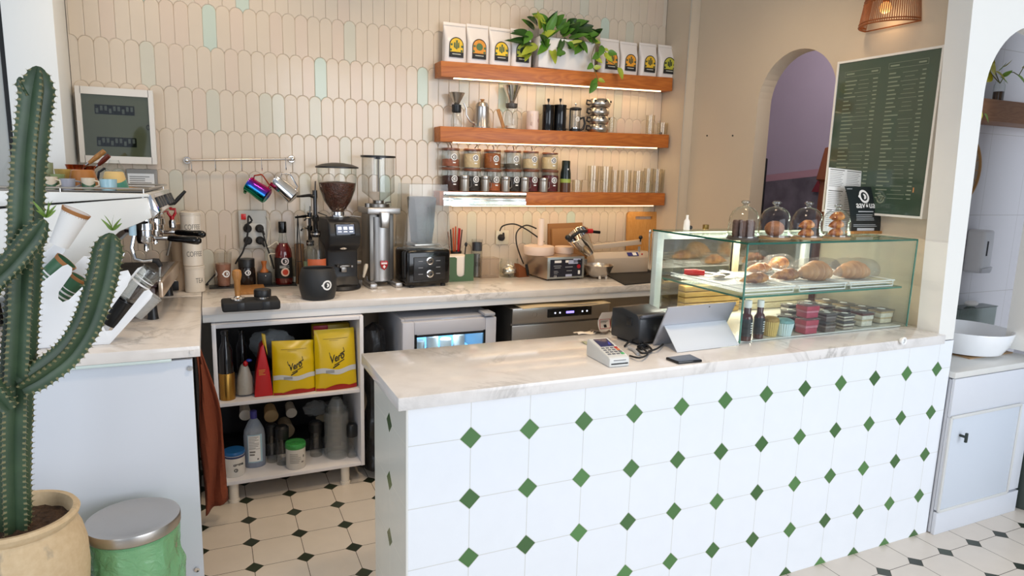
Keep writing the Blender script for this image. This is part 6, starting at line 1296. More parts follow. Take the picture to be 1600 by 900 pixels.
for row in (1, 2, 3):
    for k in range(5):
        if (row, k) in ((2, 0), (3, 0), (3, 1)): continue
        _, p, dm = tubs[k]; q = Vector((p.x-.012*row, p.y+.090*row, zb))
        nm = ('pink', 'grey brown', 'chocolate cream', 'red sauced cream', 'vanilla')[k]; od = ('second', 'third', 'fourth')[row-1]
        if q.y+.05 < CY0+.49: tub('dessert tub in the %s row back, behind the %s front tub' % (od, nm), 0, 0, 0, 0, (DRK, DRK, CHO, CRE, VAN)[k], p=q, dims=(dm[0]*.92, (.062 if k < 3 else dm[1]*.92)))

# ------------------------------------------------------------------ on top of the case
ZT = CZ1+.0005
DOM = [('glass dome with ridged dark biscuits, leftmost on the display case', 1136, 1184, 313, 376, '#7a5a48'), ('second glass dome from left with a round brown loaf cake', 1184, 1233, 314, 375, '#8f5f40'), ('third glass dome from left with orange brown pastry', 1234, 1283, 315, 375, '#a65f30'), ('rightmost glass dome with stacked pastry beside the black card', 1282, 1327, 319, 374, '#b27c44')]
for k, (lab, u0, u1, vt, vb, c_) in enumerate(DOM):
    c, w_, h = place(u0, u1, vt, vb, ZT, .5); r = w_/2*1.03
    c.z = ZT+.0092
    t = thing('glass_dome', lab, 'cake dome', (c.x, c.y, c.z)); h -= .009
    b = MB(); b.lathe([(r, 0), (r*1.0, h*.08), (r*.98, h*.42), (r*.93, h*.56), (r*.78, h*.70), (r*.5, h*.80), (r*.2, h*.835), (r*.16, h*.87)], seg=36); obj('bell', b, M_GLASS, t)
    b = MB(); b.lathe([(r*.15, h*.85), (r*.13, h*.89), (r*.28, h*.93), (r*.28, h*.97), (r*.18, h), (.0001, h)], seg=20); obj('knob', b, glass('knob_glass', '#e4e6e2', '#8f9a94', 1.3, .02, base=.12), t)
    b = MB(); b.lathe([(r*.96, .001), (r*1.06, .0015), (r*1.06, .007), (r*.985, .008)], seg=36); obj('foot_rim', b, MATS['knob_glass'], t)
    b = MB(); b.lathe([(.0001, -.009), (r*1.03, -.009), (r*1.05, -.004), (r*1.03, 0), (.0001, 0)], seg=36); tag(obj('cake_plate', b, mat('plate_wood', '#a3835a', .5) if k else mat('plate_dark', '#4f463c', .5), loc=(c.x, c.y, ZT+.0090)), ('dark round plate under the leftmost glass dome', 'round plate under the second glass dome', 'round plate under the third glass dome', 'round plate under the rightmost glass dome')[k], 'plate')
    t2 = None
    if k == 0:
        for q in range(7):
            a = 2*PI*q/7+.3; b = MB(); b.lathe([(.0001, 0), (.011, 0)]+[(.0105+.0016*(z_ % 2), .004+.0055*z_) for z_ in range(11)]+[(.008, .066), (.0001, .067)], seg=14); tag(obj('ridged_biscuit', b, mat('dark_biscuit', '#5a3f33', .6, var=.3, vscale=70), loc=(c.x+r*.55*math.cos(a), c.y+r*.55*math.sin(a), c.z+.0004)), 'dark ridged biscuit standing under the leftmost dome', 'biscuit', 'biscuits under the leftmost dome')
    elif k == 1:
        b = MB(); b.sphere((0, 0, .032), .040, 20, 12, (1.05, .9, .8)); tag(obj('loaf_cake', b, mat('cake_brown', c_, .7, bump=.8, bscale=60, var=.3, vscale=40), loc=(c.x, c.y, c.z+.0004)), 'round brown loaf cake under the second dome', 'cake')
    else:
        for q in range(2 if k == 2 else 3):
            tag(obj('pastry', croissant_mb(.088, .021, .10, 5), MATS['croissant_crust'], loc=(c.x, c.y-.004, c.z+.0005+.034*q)), ('lower', 'middle', 'top')[q if k == 3 else q*2 if q else 0]+' pastry of the stack under the %s dome' % ('third' if k == 2 else 'rightmost'), 'pastry')
# black card on its wooden foot, menu sheet behind
c = PZ(1350, 366, ZT); yk = c.y+.03; a = PY(1329, 362, yk); e = PY(1374, 361, yk); wK = e.x-a.x; zK = PY(1350, 296, yk+.03).z-ZT
b = MB(); b.box((0, 0, .006), (wK*.98, .05, .012), .002); tag(obj('card_plinth', b, M_OAK, loc=((a.x+e.x)/2, yk+.008, ZT)), 'small wooden card foot under the black card', 'card holder')
t = thing('counter_card', 'black curved counter card with round white badge and small print', 'card', ((a.x+e.x)/2, yk, ZT+.0125), -.06)
def card(u, v): return Vector(((u-.5)*wK-.012*v*v, .045*v*v, v*zK))
b = MB(); b.grid(lambda u, v: card(u, v), 6, 14); b.grid(lambda u, v: card(u, v)+Vector((0, .0015, 0)), 6, 14); obj('sheet', b, mat('card_black', '#23292b', .28), t)
def on_card(p):
    v = max(0, min(1, p.y/zK)); q = card(p.x/wK+.5, v); return q+Vector((0, -.0012-p.z, 0))
def sh(x, y): return lambda p: on_card(Vector((p.x+x, p.y+y, p.z)))
obj('badge', logo_mb(wK*.155, sh(.004, zK*.78)), M_WINK, t)
obj('lettering', text_mb('aavðua', wK*.22, sh(.004, zK*.585), bold=.0004), M_WINK, t)
pm = lines_mb(wK*.48, zK*.035, 1, sh(.0, zK*.44), jag=0, thick=.6); lines_mb(wK*.62, zK*.16, 4, sh(.0, zK*.31), pm, jag=.2, thick=.25); lines_mb(wK*.80, zK*.07, 2, sh(.0, zK*.125), pm, jag=.15, thick=.3); rect_mb(wK*.55, zK*.06, sh(.0, zK*.035), pm); lines_mb(wK*.22, zK*.03, 2, sh(-wK*.36, zK*.945), pm, jag=.3)
obj('small_print', pm, mat('print_silver', '#c6cbd0', .5), t)
ym = .46; a = PY(1287, 350, ym); e = PY(1340, 350, ym); wM = e.x-a.x; zM = PY(1318, 264, ym).z-ZT
t = thing('menu_sheet', 'white two-column menu sheet standing behind the rightmost dome and card', 'menu', ((a.x+e.x)/2, ym, ZT), 0); t.rotation_euler = (-.06, .05, 0)
b = MB(); b.box((0, 0, zM/2), (wM, .003, zM)); obj('sheet', b, M_PAPER, t)
pm = MB(); F2 = lambda x, z: flat(T(x, -.0018, z) @ FRONT)
for x in (-wM*.25, wM*.24):
    for z, n in ((zM*.83, 9), (zM*.50, 9), (zM*.2, 8)):
        lines_mb(wM*.42, zM*.25, n, F2(x, z), pm, jag=.25, thick=.22)
        rect_mb(wM*.42, .004, F2(x, z+zM*.145), pm)
b = pm; obj('print', b, M_GREYINK, t)
# small things at the rear edge of the case top
p = PZ(1073, 353, ZT); t = thing('spray_bottle', 'small white spray bottle at the rear edge of the case top', 'bottle', (PY(1073, 352, .66).x, .66, ZT)); h = PY(1073, 336, .66).z-ZT
b = MB(); b.lathe([(.0001, 0), (.014, 0), (.015, .004), (.013, h*.6), (.006, h*.75), (.006, h), (.0001, h)], seg=16); obj('bottle', b, M_PAPER, t)
b = MB(); b.sphere((.022, 0, .010), .010, 12, 8); b.box((.012, 0, .010), (.02, .008, .008), .002); obj('trigger', b, M_BLACK, t)
p = PY(1103, 351, .66); b = MB(); b.box((0, 0, .012), (.024, .02, .024), .003); tag(obj('brass_box', b, mat('brass', '#8f7440', .35, .8), loc=(p.x, .66, ZT)), 'tiny brass coloured box at the rear edge of the case top', 'box')

# ------------------------------------------------------------------ till corner
K0, K1 = PZ(1058, 551.5, ZF), PZ(1155, 540, ZF); ex = (K1-K0); B0 = PZ(1040, 541, ZF+.002); ex.normalize(); wT = (K1-K0).length
t = thing('tablet', 'silver tablet propped on its kickstand, seen from behind', 'tablet', (0, 0, 0))
nb = Vector((-ex.y, ex.x, 0)); off = (B0-K0).dot(nb); off = .125; Bm = (K0+K1)/2+nb*off
hT = .178; lean = .075; up = Vector((0, 0, 1))*math.sqrt(hT*hT-lean*lean)-nb*lean; upn = up.normalized(); wB = wT*1.10
nrm = ex.cross(upn).normalized()
Mt = Matrix(((ex.x, upn.x, nrm.x, Bm.x), (ex.y, upn.y, nrm.y, Bm.y), (ex.z, upn.z, nrm.z, ZF+.001), (0, 0, 0, 1)))
b = MB(); b.at(Mt).box((0, hT/2, 0), (wB, hT, .007), .002); bd = obj('back_shell', b, mat('tablet_silver', '#b4b6bd', .38, .5), t)
b = MB(); b.at(Mt).box((0, hT/2, -.0042), (wB-.006, hT-.006, .0012)); obj('screen', b, M_BLACKG, t)
b = MB(); b.at(Mt).lathe([(.0001, .0042), (.003, .0042), (.003, .003)], (wB*.10, hT-.010, 0), 12); obj('camera_lens', b, M_BLACK, bd)
hinge = Mt @ Vector((0, hT*.52, .004)); foot = (K0+K1)/2; dv = (hinge-Vector((foot.x, foot.y, ZF+.001))); kn = ex.cross(dv.normalized())
Mk = Matrix(((ex.x, dv.normalized().x, kn.x, foot.x), (ex.y, dv.normalized().y, kn.y, foot.y), (ex.z, dv.normalized().z, kn.z, ZF+.0015), (0, 0, 0, 1)))
b = MB(); b.at(Mk).box((0, dv.length/2, 0), (wT, dv.length, .003), .001); obj('kickstand', b, mat('kickstand_silver', '#dfe3e6', .35, .25), t)
# receipt printer
c = PZ(1012, 539, ZF); yk = c.y+.005; a = PY(992, 537, yk); e = PY(1041, 533, yk); wP = e.x-a.x; hP = PY(1010, 491, yk).z-ZF
t = thing('receipt_printer', 'black receipt printer beside the silver tablet', 'printer', ((a.x+e.x)/2, yk+.075, ZF), .15)
wP *= 1.05
b = MB(); b.prism([(-.075, .008), (.085, .008), (.085, hP*1.02), (.03, hP*1.12), (-.055, hP*1.0), (-.075, hP*.86)], wP, T(-wP/2, 0, 0) @ MYZ, bev=.008); bd = obj('housing', b, mat('printer_black', '#25272a', .32), t)
b = MB(); b.box((0, -.068, hP*.90), (wP*.9, .03, .010), .004, RX(-.6)); obj('paper_slot', b, mat('slot_grey', '#5c6068', .3), bd)
b = MB(); b.box((-wP*.5, -.02, hP*.72), (.006, .03, .03), .002); obj('latch', b, M_BLACK, bd)
obj('emblem', disc_mb(.012, flat(T(.005, -.0762, hP*.5) @ FRONT)), mat('emblem_dark', '#34373a', .25), bd)
for x in (-1, 1): b = MB(); b.box((x*wP*.35, 0, .0045), (.02, .12, .009), .002); obj('foot', b, M_RUBBER, t)
for pts, r_, lab in (([(976, 541), (985, 533), (1000, 534), (1012, 540), (1018, 548), (1004, 552), (995, 546)], .004, 'black cable coiled in front of the receipt printer'), ([(984, 556), (1000, 559), (1012, 553), (1005, 545), (999, 538), (1003, 531)], .0035, 'thin black cable from card terminal to the coil'), ([(1013, 549), (1026, 545), (1036, 538)], .0035, 'short black cable running to the tablet')):
    cord('cable', [PZ(u, v, ZF+.006+.008*(i % 2)) for i, (u, v) in enumerate(pts)], r_, M_RUBBER, lab)
b = MB(); b.tube([PZ(u, v, ZF+.007) for u, v in ((982, 543), (990, 546), (997, 553))], .006, 8); tag(obj('grey_cable', b, mat('cable_grey', '#b9bcc0', .4)), 'thick grey cable stub lying between terminal and printer', 'cable')
p = PZ(1005, 541, ZF+.012); b = MB(); b.box((0, 0, .008), (.05, .022, .016), .005); o = obj('plug_block', b, M_BLACKG, loc=(p.x, p.y, ZF+.0005)); o.rotation_euler = (0, 0, .2); tag(o, 'glossy black plug block among the cables before the printer', 'plug')
# card terminal
f0, f1 = PZ(951, 574.5, ZF), PZ(984.5, 572.5, ZF); bl = PZ(931, 549, ZF); ex = (f1-f0).normalized(); fm = (f0+f1)/2; wC = (f1-f0).length; rz = math.atan2(ex.y, ex.x); LC = .165
t = thing('card_terminal', 'white card payment terminal with keypad on the marble counter', 'card terminal', (fm.x, fm.y, ZF), rz+.10)
b = MB(); b.prism([(0, 0), (LC, .0), (LC, .058), (LC*.92, .064), (.012, .036), (0, .030)], wC, T(-wC/2, 0, 0) @ MYZ, bev=.006); bd = obj('housing', b, mat('terminal_white', '#d9dad6', .35), t)
al = math.atan2(.028, LC*.92-.012); Ms = T(0, .012, .0362) @ RX(al)
b = MB(); b.at(Ms).box((0, LC*.62, .0006), (wC*.68, LC*.36, .002), .001); sc = obj('screen', b, mat('terminal_screen', '#35355c', .15), bd)
b = MB(); b.at(Ms).prism([(wC*.10, LC*.50), (wC*.24, LC*.50), (wC*.24, LC*.66)], .0006, T(0, 0, .0018)); obj('screen_logo', b, mat('screen_blue', '#2a3fb0', .3), sc)
for r_ in range(4):
    for c_ in range(4):
        m = mat('key_dark', '#6b6d72', .5) if c_ < 3 else (M_RED if r_ == 3 else mat('key_green', '#3fae62', .5) if r_ == 0 else mat('key_orange', '#d8743c', .5) if r_ == 2 else mat('key_dark', '#6b6d72', .5))
        b = MB(); b.at(Ms).box((-wC*.32+wC*.213*c_, LC*.09+LC*.092*r_, .0008), (wC*.15, LC*.042 if c_ < 3 else LC*.07, .0018), .0006); obj('key', b, m, bd)
b = MB(); b.box((0, -.0006, .012), (wC*.82, .0016, .004)); b.box((0, -.0006, .024), (wC*.6, .0016, .0015)); obj('card_slot', b, M_DARK, bd)
# phone
A = [PZ(1040, 562, ZF), PZ(1060, 569.5, ZF), PZ(1097, 566, ZF), PZ(1078, 557, ZF)]; cc = sum(A, Vector())/4
b = MB(); b.prism([(p.x-cc.x, p.y-cc.y) for p in A], .009, bev=.002); b.m(1).prism([((p.x-cc.x)*.93, (p.y-cc.y)*.90) for p in A], .0006, T(0, 0, .0091)); o = obj('phone', b, [M_BLACKG, mat('phone_screen', '#3b4252', .12)], loc=cc); tag(o, 'dark slim phone lying flat before the tablet', 'phone')
# slips and pen
c = PZ(958, 523, ZF+.0); t = thing('receipt_slip', 'curved white receipt with red stamped frame standing by the printer', 'receipt', (c.x, c.y+.05, ZF)); hh = PY(957, 487, c.y+.05).z-ZF; w2 = wid(949, 968, 510, c.y+.05)
fs = lambda u, v: Vector(((u-.5)*w2-.010*math.sin(v*3), .008*math.sin(v*4), .001+v*hh))
b = MB(); b.grid(fs, 4, 12); obj('paper', b, mat('receipt_paper', '#e0d3c4', .7), t)
ff = lambda p: fs(p.x/w2+.5, p.y/hh)+Vector((0, -.0012-p.z, 0))
pm = MB(); 
for (x, y, w_, h_) in ((0, .62, .85, .02), (0, .16, .85, .02), (-.41, .39, .04, .47), (.41, .39, .04, .47)): rect_mb(w2*w_, hh*h_, lambda p, x=x, y=y: ff(Vector((p.x+x*w2, p.y+y*hh, p.z))), pm)
obj('stamp_frame', pm, M_RED, t)
pm = lines_mb(w2*.6, hh*.14, 3, lambda p: ff(Vector((p.x, p.y+hh*.5, p.z))), jag=.3); rect_mb(w2*.22, hh*.14, lambda p: ff(Vector((p.x+w2*.05, p.y+hh*.28, p.z))), pm); obj('print', pm, M_INK, t)
yk = PZ(970, 530, ZF).y; p0, p1 = PY(972, 531, yk), PY(974, 483, yk)
t = thing('pen', 'ballpoint pen with blue cap standing before the printer', 'pen', (p0.x, yk, ZF)); d = Vector((p1.x-p0.x, .012, p1.z-ZF))
b = MB(); b.cyl((0, 0, .0005), d*.45, .0045, seg=10); obj('barrel', b, M_PLAS, t)
b = MB(); b.cyl(d*.42, d, .006, .0055, seg=12); b.box(d*.72+Vector((.007, -.002, 0)), (.003, .003, d.z*.42)); obj('cap', b, mat('pen_blue', '#2346c8', .35), t)
def crumple(name, lab, u, v, w_, d_, h, m, cat='paper', ph=0):
    c = PZ(u, v, ZF); b = MB(); b.grid(lambda a, q: Vector(((a-.5)*w_, (q-.5)*d_+.004*math.sin(a*7+ph), .0012+h*(.5+.5*math.sin(a*6+ph))*(.4+.6*math.sin(PI*q))*(.5+.5*math.sin(q*5+ph*2)))), 14, 10); tag(obj(name, b, m, loc=c, solid=.001), lab, cat)
crumple('paper_slip', 'torn pale paper slip at the back edge of the counter', 914, 521, .085, .045, .012, mat('slip_cream', '#e6d6c0', .7), ph=.3)
crumple('paper_slip', 'greenish paper slip under the card terminal', 925, 536, .07, .05, .006, mat('slip_green', '#a9a98a', .7), ph=1.7)
crumple('cloth_pad', 'crumpled dark grey brown cloth between paper slip and receipt', 938, 520, .07, .05, .028, mat('cloth_taupe', '#5d5046', .85), 'cloth', .9)
# ================================================================== IN THE OPEN SHELF UNIT
def unit(u0, u1, vt, z, y):
    uc = (u0+u1)/2; q = PY(uc, vt, y); return Vector((q.x, y, z+.0006)), wid(u0, u1, vt, y), q.z-z
M_DKB = mat('dark_bottle', '#121113', .1, coat=.4)
for k, (u0, u1, vt, y, gold, lab) in enumerate(((338, 364, 517, 1.50, True, 'black bottle with gold cup base at the left of the upper tier'), (366, 388, 516, 1.66, False, 'dark bottle behind the black and gold one in the upper tier'))):
    c, w_, h = unit(u0, u1, vt, ZSH1, y); r = w_/2; t = thing('dark_bottle', lab, 'bottle', c)
    b = MB(); b.lathe([(.0001, .002), (r*.86, .002), (r*.9, h*.4), (r*.85, h*.72), (r*.45, h*.84), (r*.40, h*.94), (r*.48, h*.95), (r*.48, h), (.0001, h)], seg=26); obj('bottle_body', b, M_DKB, t)
    if gold: b = MB(); b.lathe([(.0001, 0), (r*.97, 0), (r, .004), (r, h*.38), (r*.93, h*.39)], seg=28); obj('gold_base', b, mat('gold_metal', '#a87f3c', .3, .9), t)
c, w_, h = unit(366, 396, 562, ZSH1, 1.53); r = w_/2; t = thing('wrapped_bottle', 'white plastic bag tied with red and blue ribbon in the upper tier', 'bag', c)
b = MB(); b.grid(lambda u, v: Vector(((r*(1-.75*v**2.2)*(1+.12*noise.noise(Vector((math.cos(2*PI*u)*2, math.sin(2*PI*u)*2, v*5)))) if 0 < v < 1 else .002)*math.cos(2*PI*u), (r*(1-.75*v**2.2) if 0 < v < 1 else .002)*math.sin(2*PI*u)*.9, v*h*.92)), 20, 14, True); obj('bag_body', b, mat('bag_grey_white', '#a8a49a', .35, bump=.5, bscale=30), t)
b = MB(); b.sphere((.006, -.012, h*.90), .012, 12, 8, (1, 1, 1.2)); obj('ribbon_knot', b, M_RED, t)
b = MB(); b.sphere((.022, -.010, h*.98), .011, 12, 8, (1.3, 1, .7)); obj('ribbon_end', b, mat('ribbon_blue', '#2b3f9a', .4), t)
c, w_, h = unit(394, 424, 524, ZSH1, 1.475); r = w_/2; t = thing('red_pouch', 'tall red pouch with yellow folded tip standing sideways in the upper tier', 'pouch', c)
b = MB(); b.prism([(-r, 0), (r, 0), (r*.66, h*.45), (r*.12, h*.86), (-r*.22, h*.80), (-r*.72, h*.40)], .09, T(0, .09, 0) @ FRONT, bev=.004); obj('body', b, mat('pouch_red', '#c01218', .3, bump=.15, bscale=20), t)
b = MB(); b.prism([(r*.12, h*.84), (r*.02, h), (r*.42, h*.98), (r*.6, h*.60), (r*.9, h*.22), (r*.72, h*.50), (r*.3, h*.78)], .02, T(0, .05, 0) @ FRONT, bev=.002); obj('folded_edge', b, mat('pouch_yellow', '#d8b21a', .35), t)
obj('print', lines_mb(r*.9, h*.10, 4, flat(T(-.0, -.0012, h*.40) @ FRONT), thick=.3), mat('print_gold', '#dba63c', .5), t)
def crinkle(name, lab, u0, u1, v0, v1, y, z0, m, cat='bag', sy=.7, amp=.22, floor=None):
    a = PY(u0, v1, y); e = PY(u1, v0, y); c = (a+e)/2; rx = (e.x-a.x)/2; rz_ = (e.z-a.z)/2; zz = z0
    b = MB()
    def f(u, v):
        d = Vector((math.sin(PI*v)*math.cos(2*PI*u), math.sin(PI*v)*math.sin(2*PI*u), -math.cos(PI*v))); n = 1+amp*noise.noise(d*2.6+Vector((u0, v0, 0)))+amp*.5*noise.noise(d*6)
        return Vector((d.x*rx*n, d.y*rx*sy*n, max(-rz_, d.z*rz_*n)))
    b.grid(f, 24, 16, True); tag(obj(name, b, m, loc=(c.x, y, max(c.z, z0+rz_+.001))), lab, cat)
crinkle('plastic_bag', 'crumpled grey clear plastic bag behind the pouches in the upper tier', 392, 456, 512, 562, 1.68, ZSH1, film('grey_film', '#aab2b6', .5, .15))
def seg_logo(w_, h_, fn):
    """slanted script word with a flourish stroke above and below"""
    f0 = fn; ca, sa = math.cos(.27), math.sin(.27)
    fn = lambda p: f0(Vector((.82*(p.x*ca-p.y*sa), .82*(p.x*sa+p.y*ca), p.z)))
    mb = text_mb('Vero', h_*.20, fn, bold=.0012, shear=.35, sx=.95)
    rect_mb(w_*.42, h_*.018, lambda p: fn(Vector((p.x*math.cos(.05)+w_*.05, p.y-h_*.105+p.x*.10, p.z))), mb)
    rect_mb(w_*.26, h_*.026, lambda p: fn(Vector((p.x-w_*.09, p.y-h_*.150+p.x*.15, p.z))), mb)
    rect_mb(w_*.20, h_*.022, lambda p: fn(Vector((p.x+w_*.25, p.y+h_*.050+p.x*.12, p.z))), mb)
    rect_mb(w_*.02, h_*.10, lambda p: fn(Vector((p.x-w_*.21, p.y+h_*.11, p.z))), mb)
    rect_mb(w_*.02, h_*.07, lambda p: fn(Vector((p.x+w_*.335, p.y+h_*.105, p.z))), mb)
    return mb
def pouch(label, u0, u1, vt, vb, y, squash=0):
    a = PY(u0, vb, y); e = PY(u1, vb, y); w_ = e.x-a.x; h = PY((u0+u1)/2, vt, y).z-ZSH1-.001; t = thing('coffee_pouch', label, 'pouch', ((a.x+e.x)/2, y, ZSH1+.0008), .04)
    def f(u, v): return Vector(((u-.5)*w_*(1-.05*v), -.035*math.sin(PI*u)**.5*(math.sin(PI*min(1, v*.9+.08)))**.6-.004*math.sin(v*17)*math.sin(u*5)*squash*(v > .5)+.05*v*.6, v*h*(1-.03*u*squash)))
    b = MB(); b.grid(f, 18, 22); b.grid(lambda u, v: f(1-u, v)*1.0+Vector((0, .012+.075*(1-v)*math.sin(PI*u)**.5, 0)), 18, 22); b.quad(f(0, 0), f(1, 0), f(1, 0)+Vector((0, .04, 0)), f(0, 0)+Vector((0, .04, 0)))
    obj('pouch_body', b, mat('pouch_gold', '#e0bd10', .28, bump=.12, bscale=14), t)
    fn = lambda p: f(p.x/w_+.5, max(0, min(1, p.y/h+.5)))+Vector((0, -.0016-p.z, 0))
    b = MB(); b.grid(lambda u, v: fn(Vector(((u-.5)*w_*.985, -h*.5+h*(.285+.085*v+.02*math.sin(u*9)+.012*u), 0))), 24, 2); bd = obj('silver_band', b, mat('band_silver', '#cfd0cf', .35), t)
    b = MB(); b.grid(lambda u, v: fn(Vector(((u-.5)*w_*.985, -h*.5+h*(.005+v*(.045+.05*math.sin(u*5-1.2)*(u > .2)+.10*max(0, u-.8)*3*(u > .8))), .0002))), 24, 2); obj('red_hem', b, mat('hem_red', '#a81a16', .35), t)
    obj('emblem', seg_logo(w_, h, lambda p: fn(Vector((p.x*.8, p.y+h*.05, p.z)))), M_INK, t)
    obj('band_print', rect_mb(w_*.20, h*.05, lambda p: fn(Vector((p.x-w_*.17, p.y-h*.17, p.z+.0006)))), mat('band_grey', '#9a9c9e', .4), bd)
    b = MB(); rect_mb(w_*.62, h*.008, lambda p: fn(Vector((p.x, p.y+h*.36, p.z))), b); rect_mb(w_*.22, h*.006, lambda p: fn(Vector((p.x-.01, p.y+h*.335, p.z))), b); obj('seal_line', b, mat('seal_brown', '#9a7f14', .5), t)
    return t
pouch('left yellow coffee pouch, shorter and slumped, in the upper tier', 427, 495, 533, 618, 1.48, 1)
pouch('right yellow coffee pouch, taller and smooth, in the upper tier', 493, 558, 516, 613, 1.475, 0)
b = MB(); a = PY(487, 520, 1.70); e = PY(545, 503, 1.70); h = e.z-ZSH1; b.box((0, 0, h/2), (e.x-a.x, .06, h-.002), .008); b.m(1).box((-.055, -.028, h-.03), (.075, .012, .055), .004)
tag(obj('coffee_pouch', b, [mat('pouch_gold_dark', '#c9a818', .35), mat('pouch_crimson', '#b3122c', .35)], loc=((a.x+e.x)/2, 1.70, ZSH1+.0005)), 'red and yellow pouch hidden behind the right yellow pouch', 'pouch')
# lower tier
def tub2(label, u0, u1, vt, vl, vb, lidm, txt, y=None):
    p = PZ((u0+u1)/2, vb, ZSH0); w_ = wid(u0, u1, vb, p.y+.03); r = w_/2; y = p.y+r; h = PY((u0+u1)/2, vt, y).z-ZSH0; hl = PY((u0+u1)/2, vl, y-r).z-ZSH0
    t = thing('powder_tub', label, 'tub', (max(p.x, -.489+r), y, ZSH0+.0006))
    b = MB(); b.lathe([(.0001, 0), (r*.88, 0), (r*.94, .006), (r*.94, hl), (.0001, hl)], seg=32); obj('tub_body', b, mat('tub_white', '#d6d2ca', .4), t)
    b = MB(); b.lathe([(r*.95, hl-.003), (r*.985, hl), (r*.985, h-.006), (r*.93, h), (.0001, h)], seg=32); obj('lid', b, lidm, t)
    return t, r, hl, h
t, r, hl, h = tub2('white tub with blue screw lid at the front left of the lower tier', 345, 381, 703, 714, 748, mat('lid_blue', '#1f5f9a', .35), 'crema')
obj('lettering', text_mb('crema', .020, onto_cyl(r*.945, hl*.58, .38), bold=.0006), M_INK, t); obj('swirl', logo_mb(.009, onto_cyl(r*.945, hl*.33, .1), notch=False), M_INK, t); b = MB(); b.lathe([(r*.946, hl*.86), (r*.946, hl*.95)], seg=32); obj('blue_line', b, mat('navy_line', '#2a3560', .4), t)
t, r, hl, h = tub2('white tub with bright green crinkled lid in the middle of the lower tier', 448, 481, 690, 703, 735, mat('lid_green', '#3f9a4c', .3, bump=.8, bscale=40), '')
pm = lines_mb(r*1.2, hl*.5, 6, onto_cyl(r*.945, hl*.55, -.1), thick=.25); rect_mb(.008, .012, onto_cyl(r*.946, hl*.62, .75), pm); rect_mb(.012, .007, onto_cyl(r*.946, hl*.35, .6), pm); obj('print', pm, M_GREYINK, t)
p = PZ(400, 732, ZSH0); w_ = wid(384, 418, 700, p.y+.03); y = p.y+.04; h = PY(398, 641, y).z-ZSH0; t = thing('cleaner_bottle', 'translucent bottle half full of blue cleaner with white label', 'bottle', (p.x, y, ZSH0+.0006))
b = MB(); hw = w_/2
def cb(k0, top, inset=0):
    pr = [(hw*.93, 0), (hw, .006), (hw, h*.55), (hw*.92, h*.66), (hw*.55, h*.80), (hw*.26, h*.87), (hw*.25, h*.93)]
    pr = [(max(.001, q-inset), z) for q, z in pr if z <= top+1e-6]; return [(.0001, pr[0][1]+inset)]+pr
b.lathe(cb(0, h), seg=28, sy=.7); obj('bottle_body', b, film('milky_plastic', '#b9c3cf', .55, .3), t)
b = MB(); b.lathe([(.0001, .003), (hw*.93, .003), (hw*.965, .008), (hw*.965, h*.30), (.0001, h*.30)], seg=28, sy=.69); obj('blue_fluid', b, mat('fluid_blue', '#1d4fa6', .2), t)
b = MB(); b.lathe([(hw*.30, h*.86), (hw*.32, h*.87), (hw*.32, h*.99), (hw*.25, h), (.0001, h)], seg=20, sy=1); obj('cap', b, mat('cap_violet', '#3b3a8a', .4), t)
ec = lambda p: Vector((hw*1.006*math.sin(p.x/hw), -hw*.706*math.cos(p.x/hw)-p.z, p.y))
b = MB(); b.grid(lambda u, v: ec(Vector(((u-.5)*hw*1.45, h*(.10+.50*v), .0006))), 14, 1); lb = obj('label', b, mat('label_lightblue', '#a9c9d6', .5), t)
b = MB(); b.grid(lambda u, v: ec(Vector(((u-.56)*hw*1.15, h*(.12+.46*v), .0012))), 12, 1); obj('label_panel', b, M_PAPER, lb)
pm = lines_mb(hw*1.0, h*.22, 8, lambda q: ec(Vector((q.x-.004, q.y+h*.46, q.z+.0014))), thick=.3); lines_mb(hw*.9, h*.10, 2, lambda q: ec(Vector((q.x-.004, q.y+h*.27, q.z+.0014))), pm, thick=.55); rect_mb(hw*1.05, .0015, lambda q: ec(Vector((q.x-.004, q.y+h*.345, q.z+.0014))), pm); rect_mb(.008, .008, lambda q: ec(Vector((q.x+.012, q.y+h*.16, q.z+.0014))), pm); obj('label_print', pm, M_GREYINK, lb)
def shaker(label, u0, u1, vt, vl, vb, y, capm=M_BLACK, name='tumbler', cat='tumbler'):
    c, w_, h = unit(u0, u1, vt, ZSH0, y); r = w_/2; hl = PY((u0+u1)/2, vl, y).z-ZSH0; t = thing(name, label, cat, c)
    b = MB(); b.lathe([(.0001, 0), (r*.85, 0), (r*.88, .004), (r*.96, hl)], seg=26); obj('wall', b, M_PLAS, t)
    b = MB(); b.lathe([(r*.97, hl-.004), (r, hl), (r, h-.01), (r*.7, h), (.0001, h)], seg=26); obj('lid', b, capm, t)
shaker('clear tumbler with black lid, left of the two behind the green lidded tub', 414, 433, 662, 677, 722, 1.60)
shaker('clear tumbler with tilted black lid just left of the green lidded tub', 429, 451, 665, 683, 728, 1.555)
shaker('clear bottle with black cap at the right end of the lower tier', 541, 558, 662, 680, 728, 1.52, name='clear_bottle', cat='bottle')
shaker('clear cup with dark lid right of the green lidded tub', 482, 504, 658, 672, 722, 1.60)
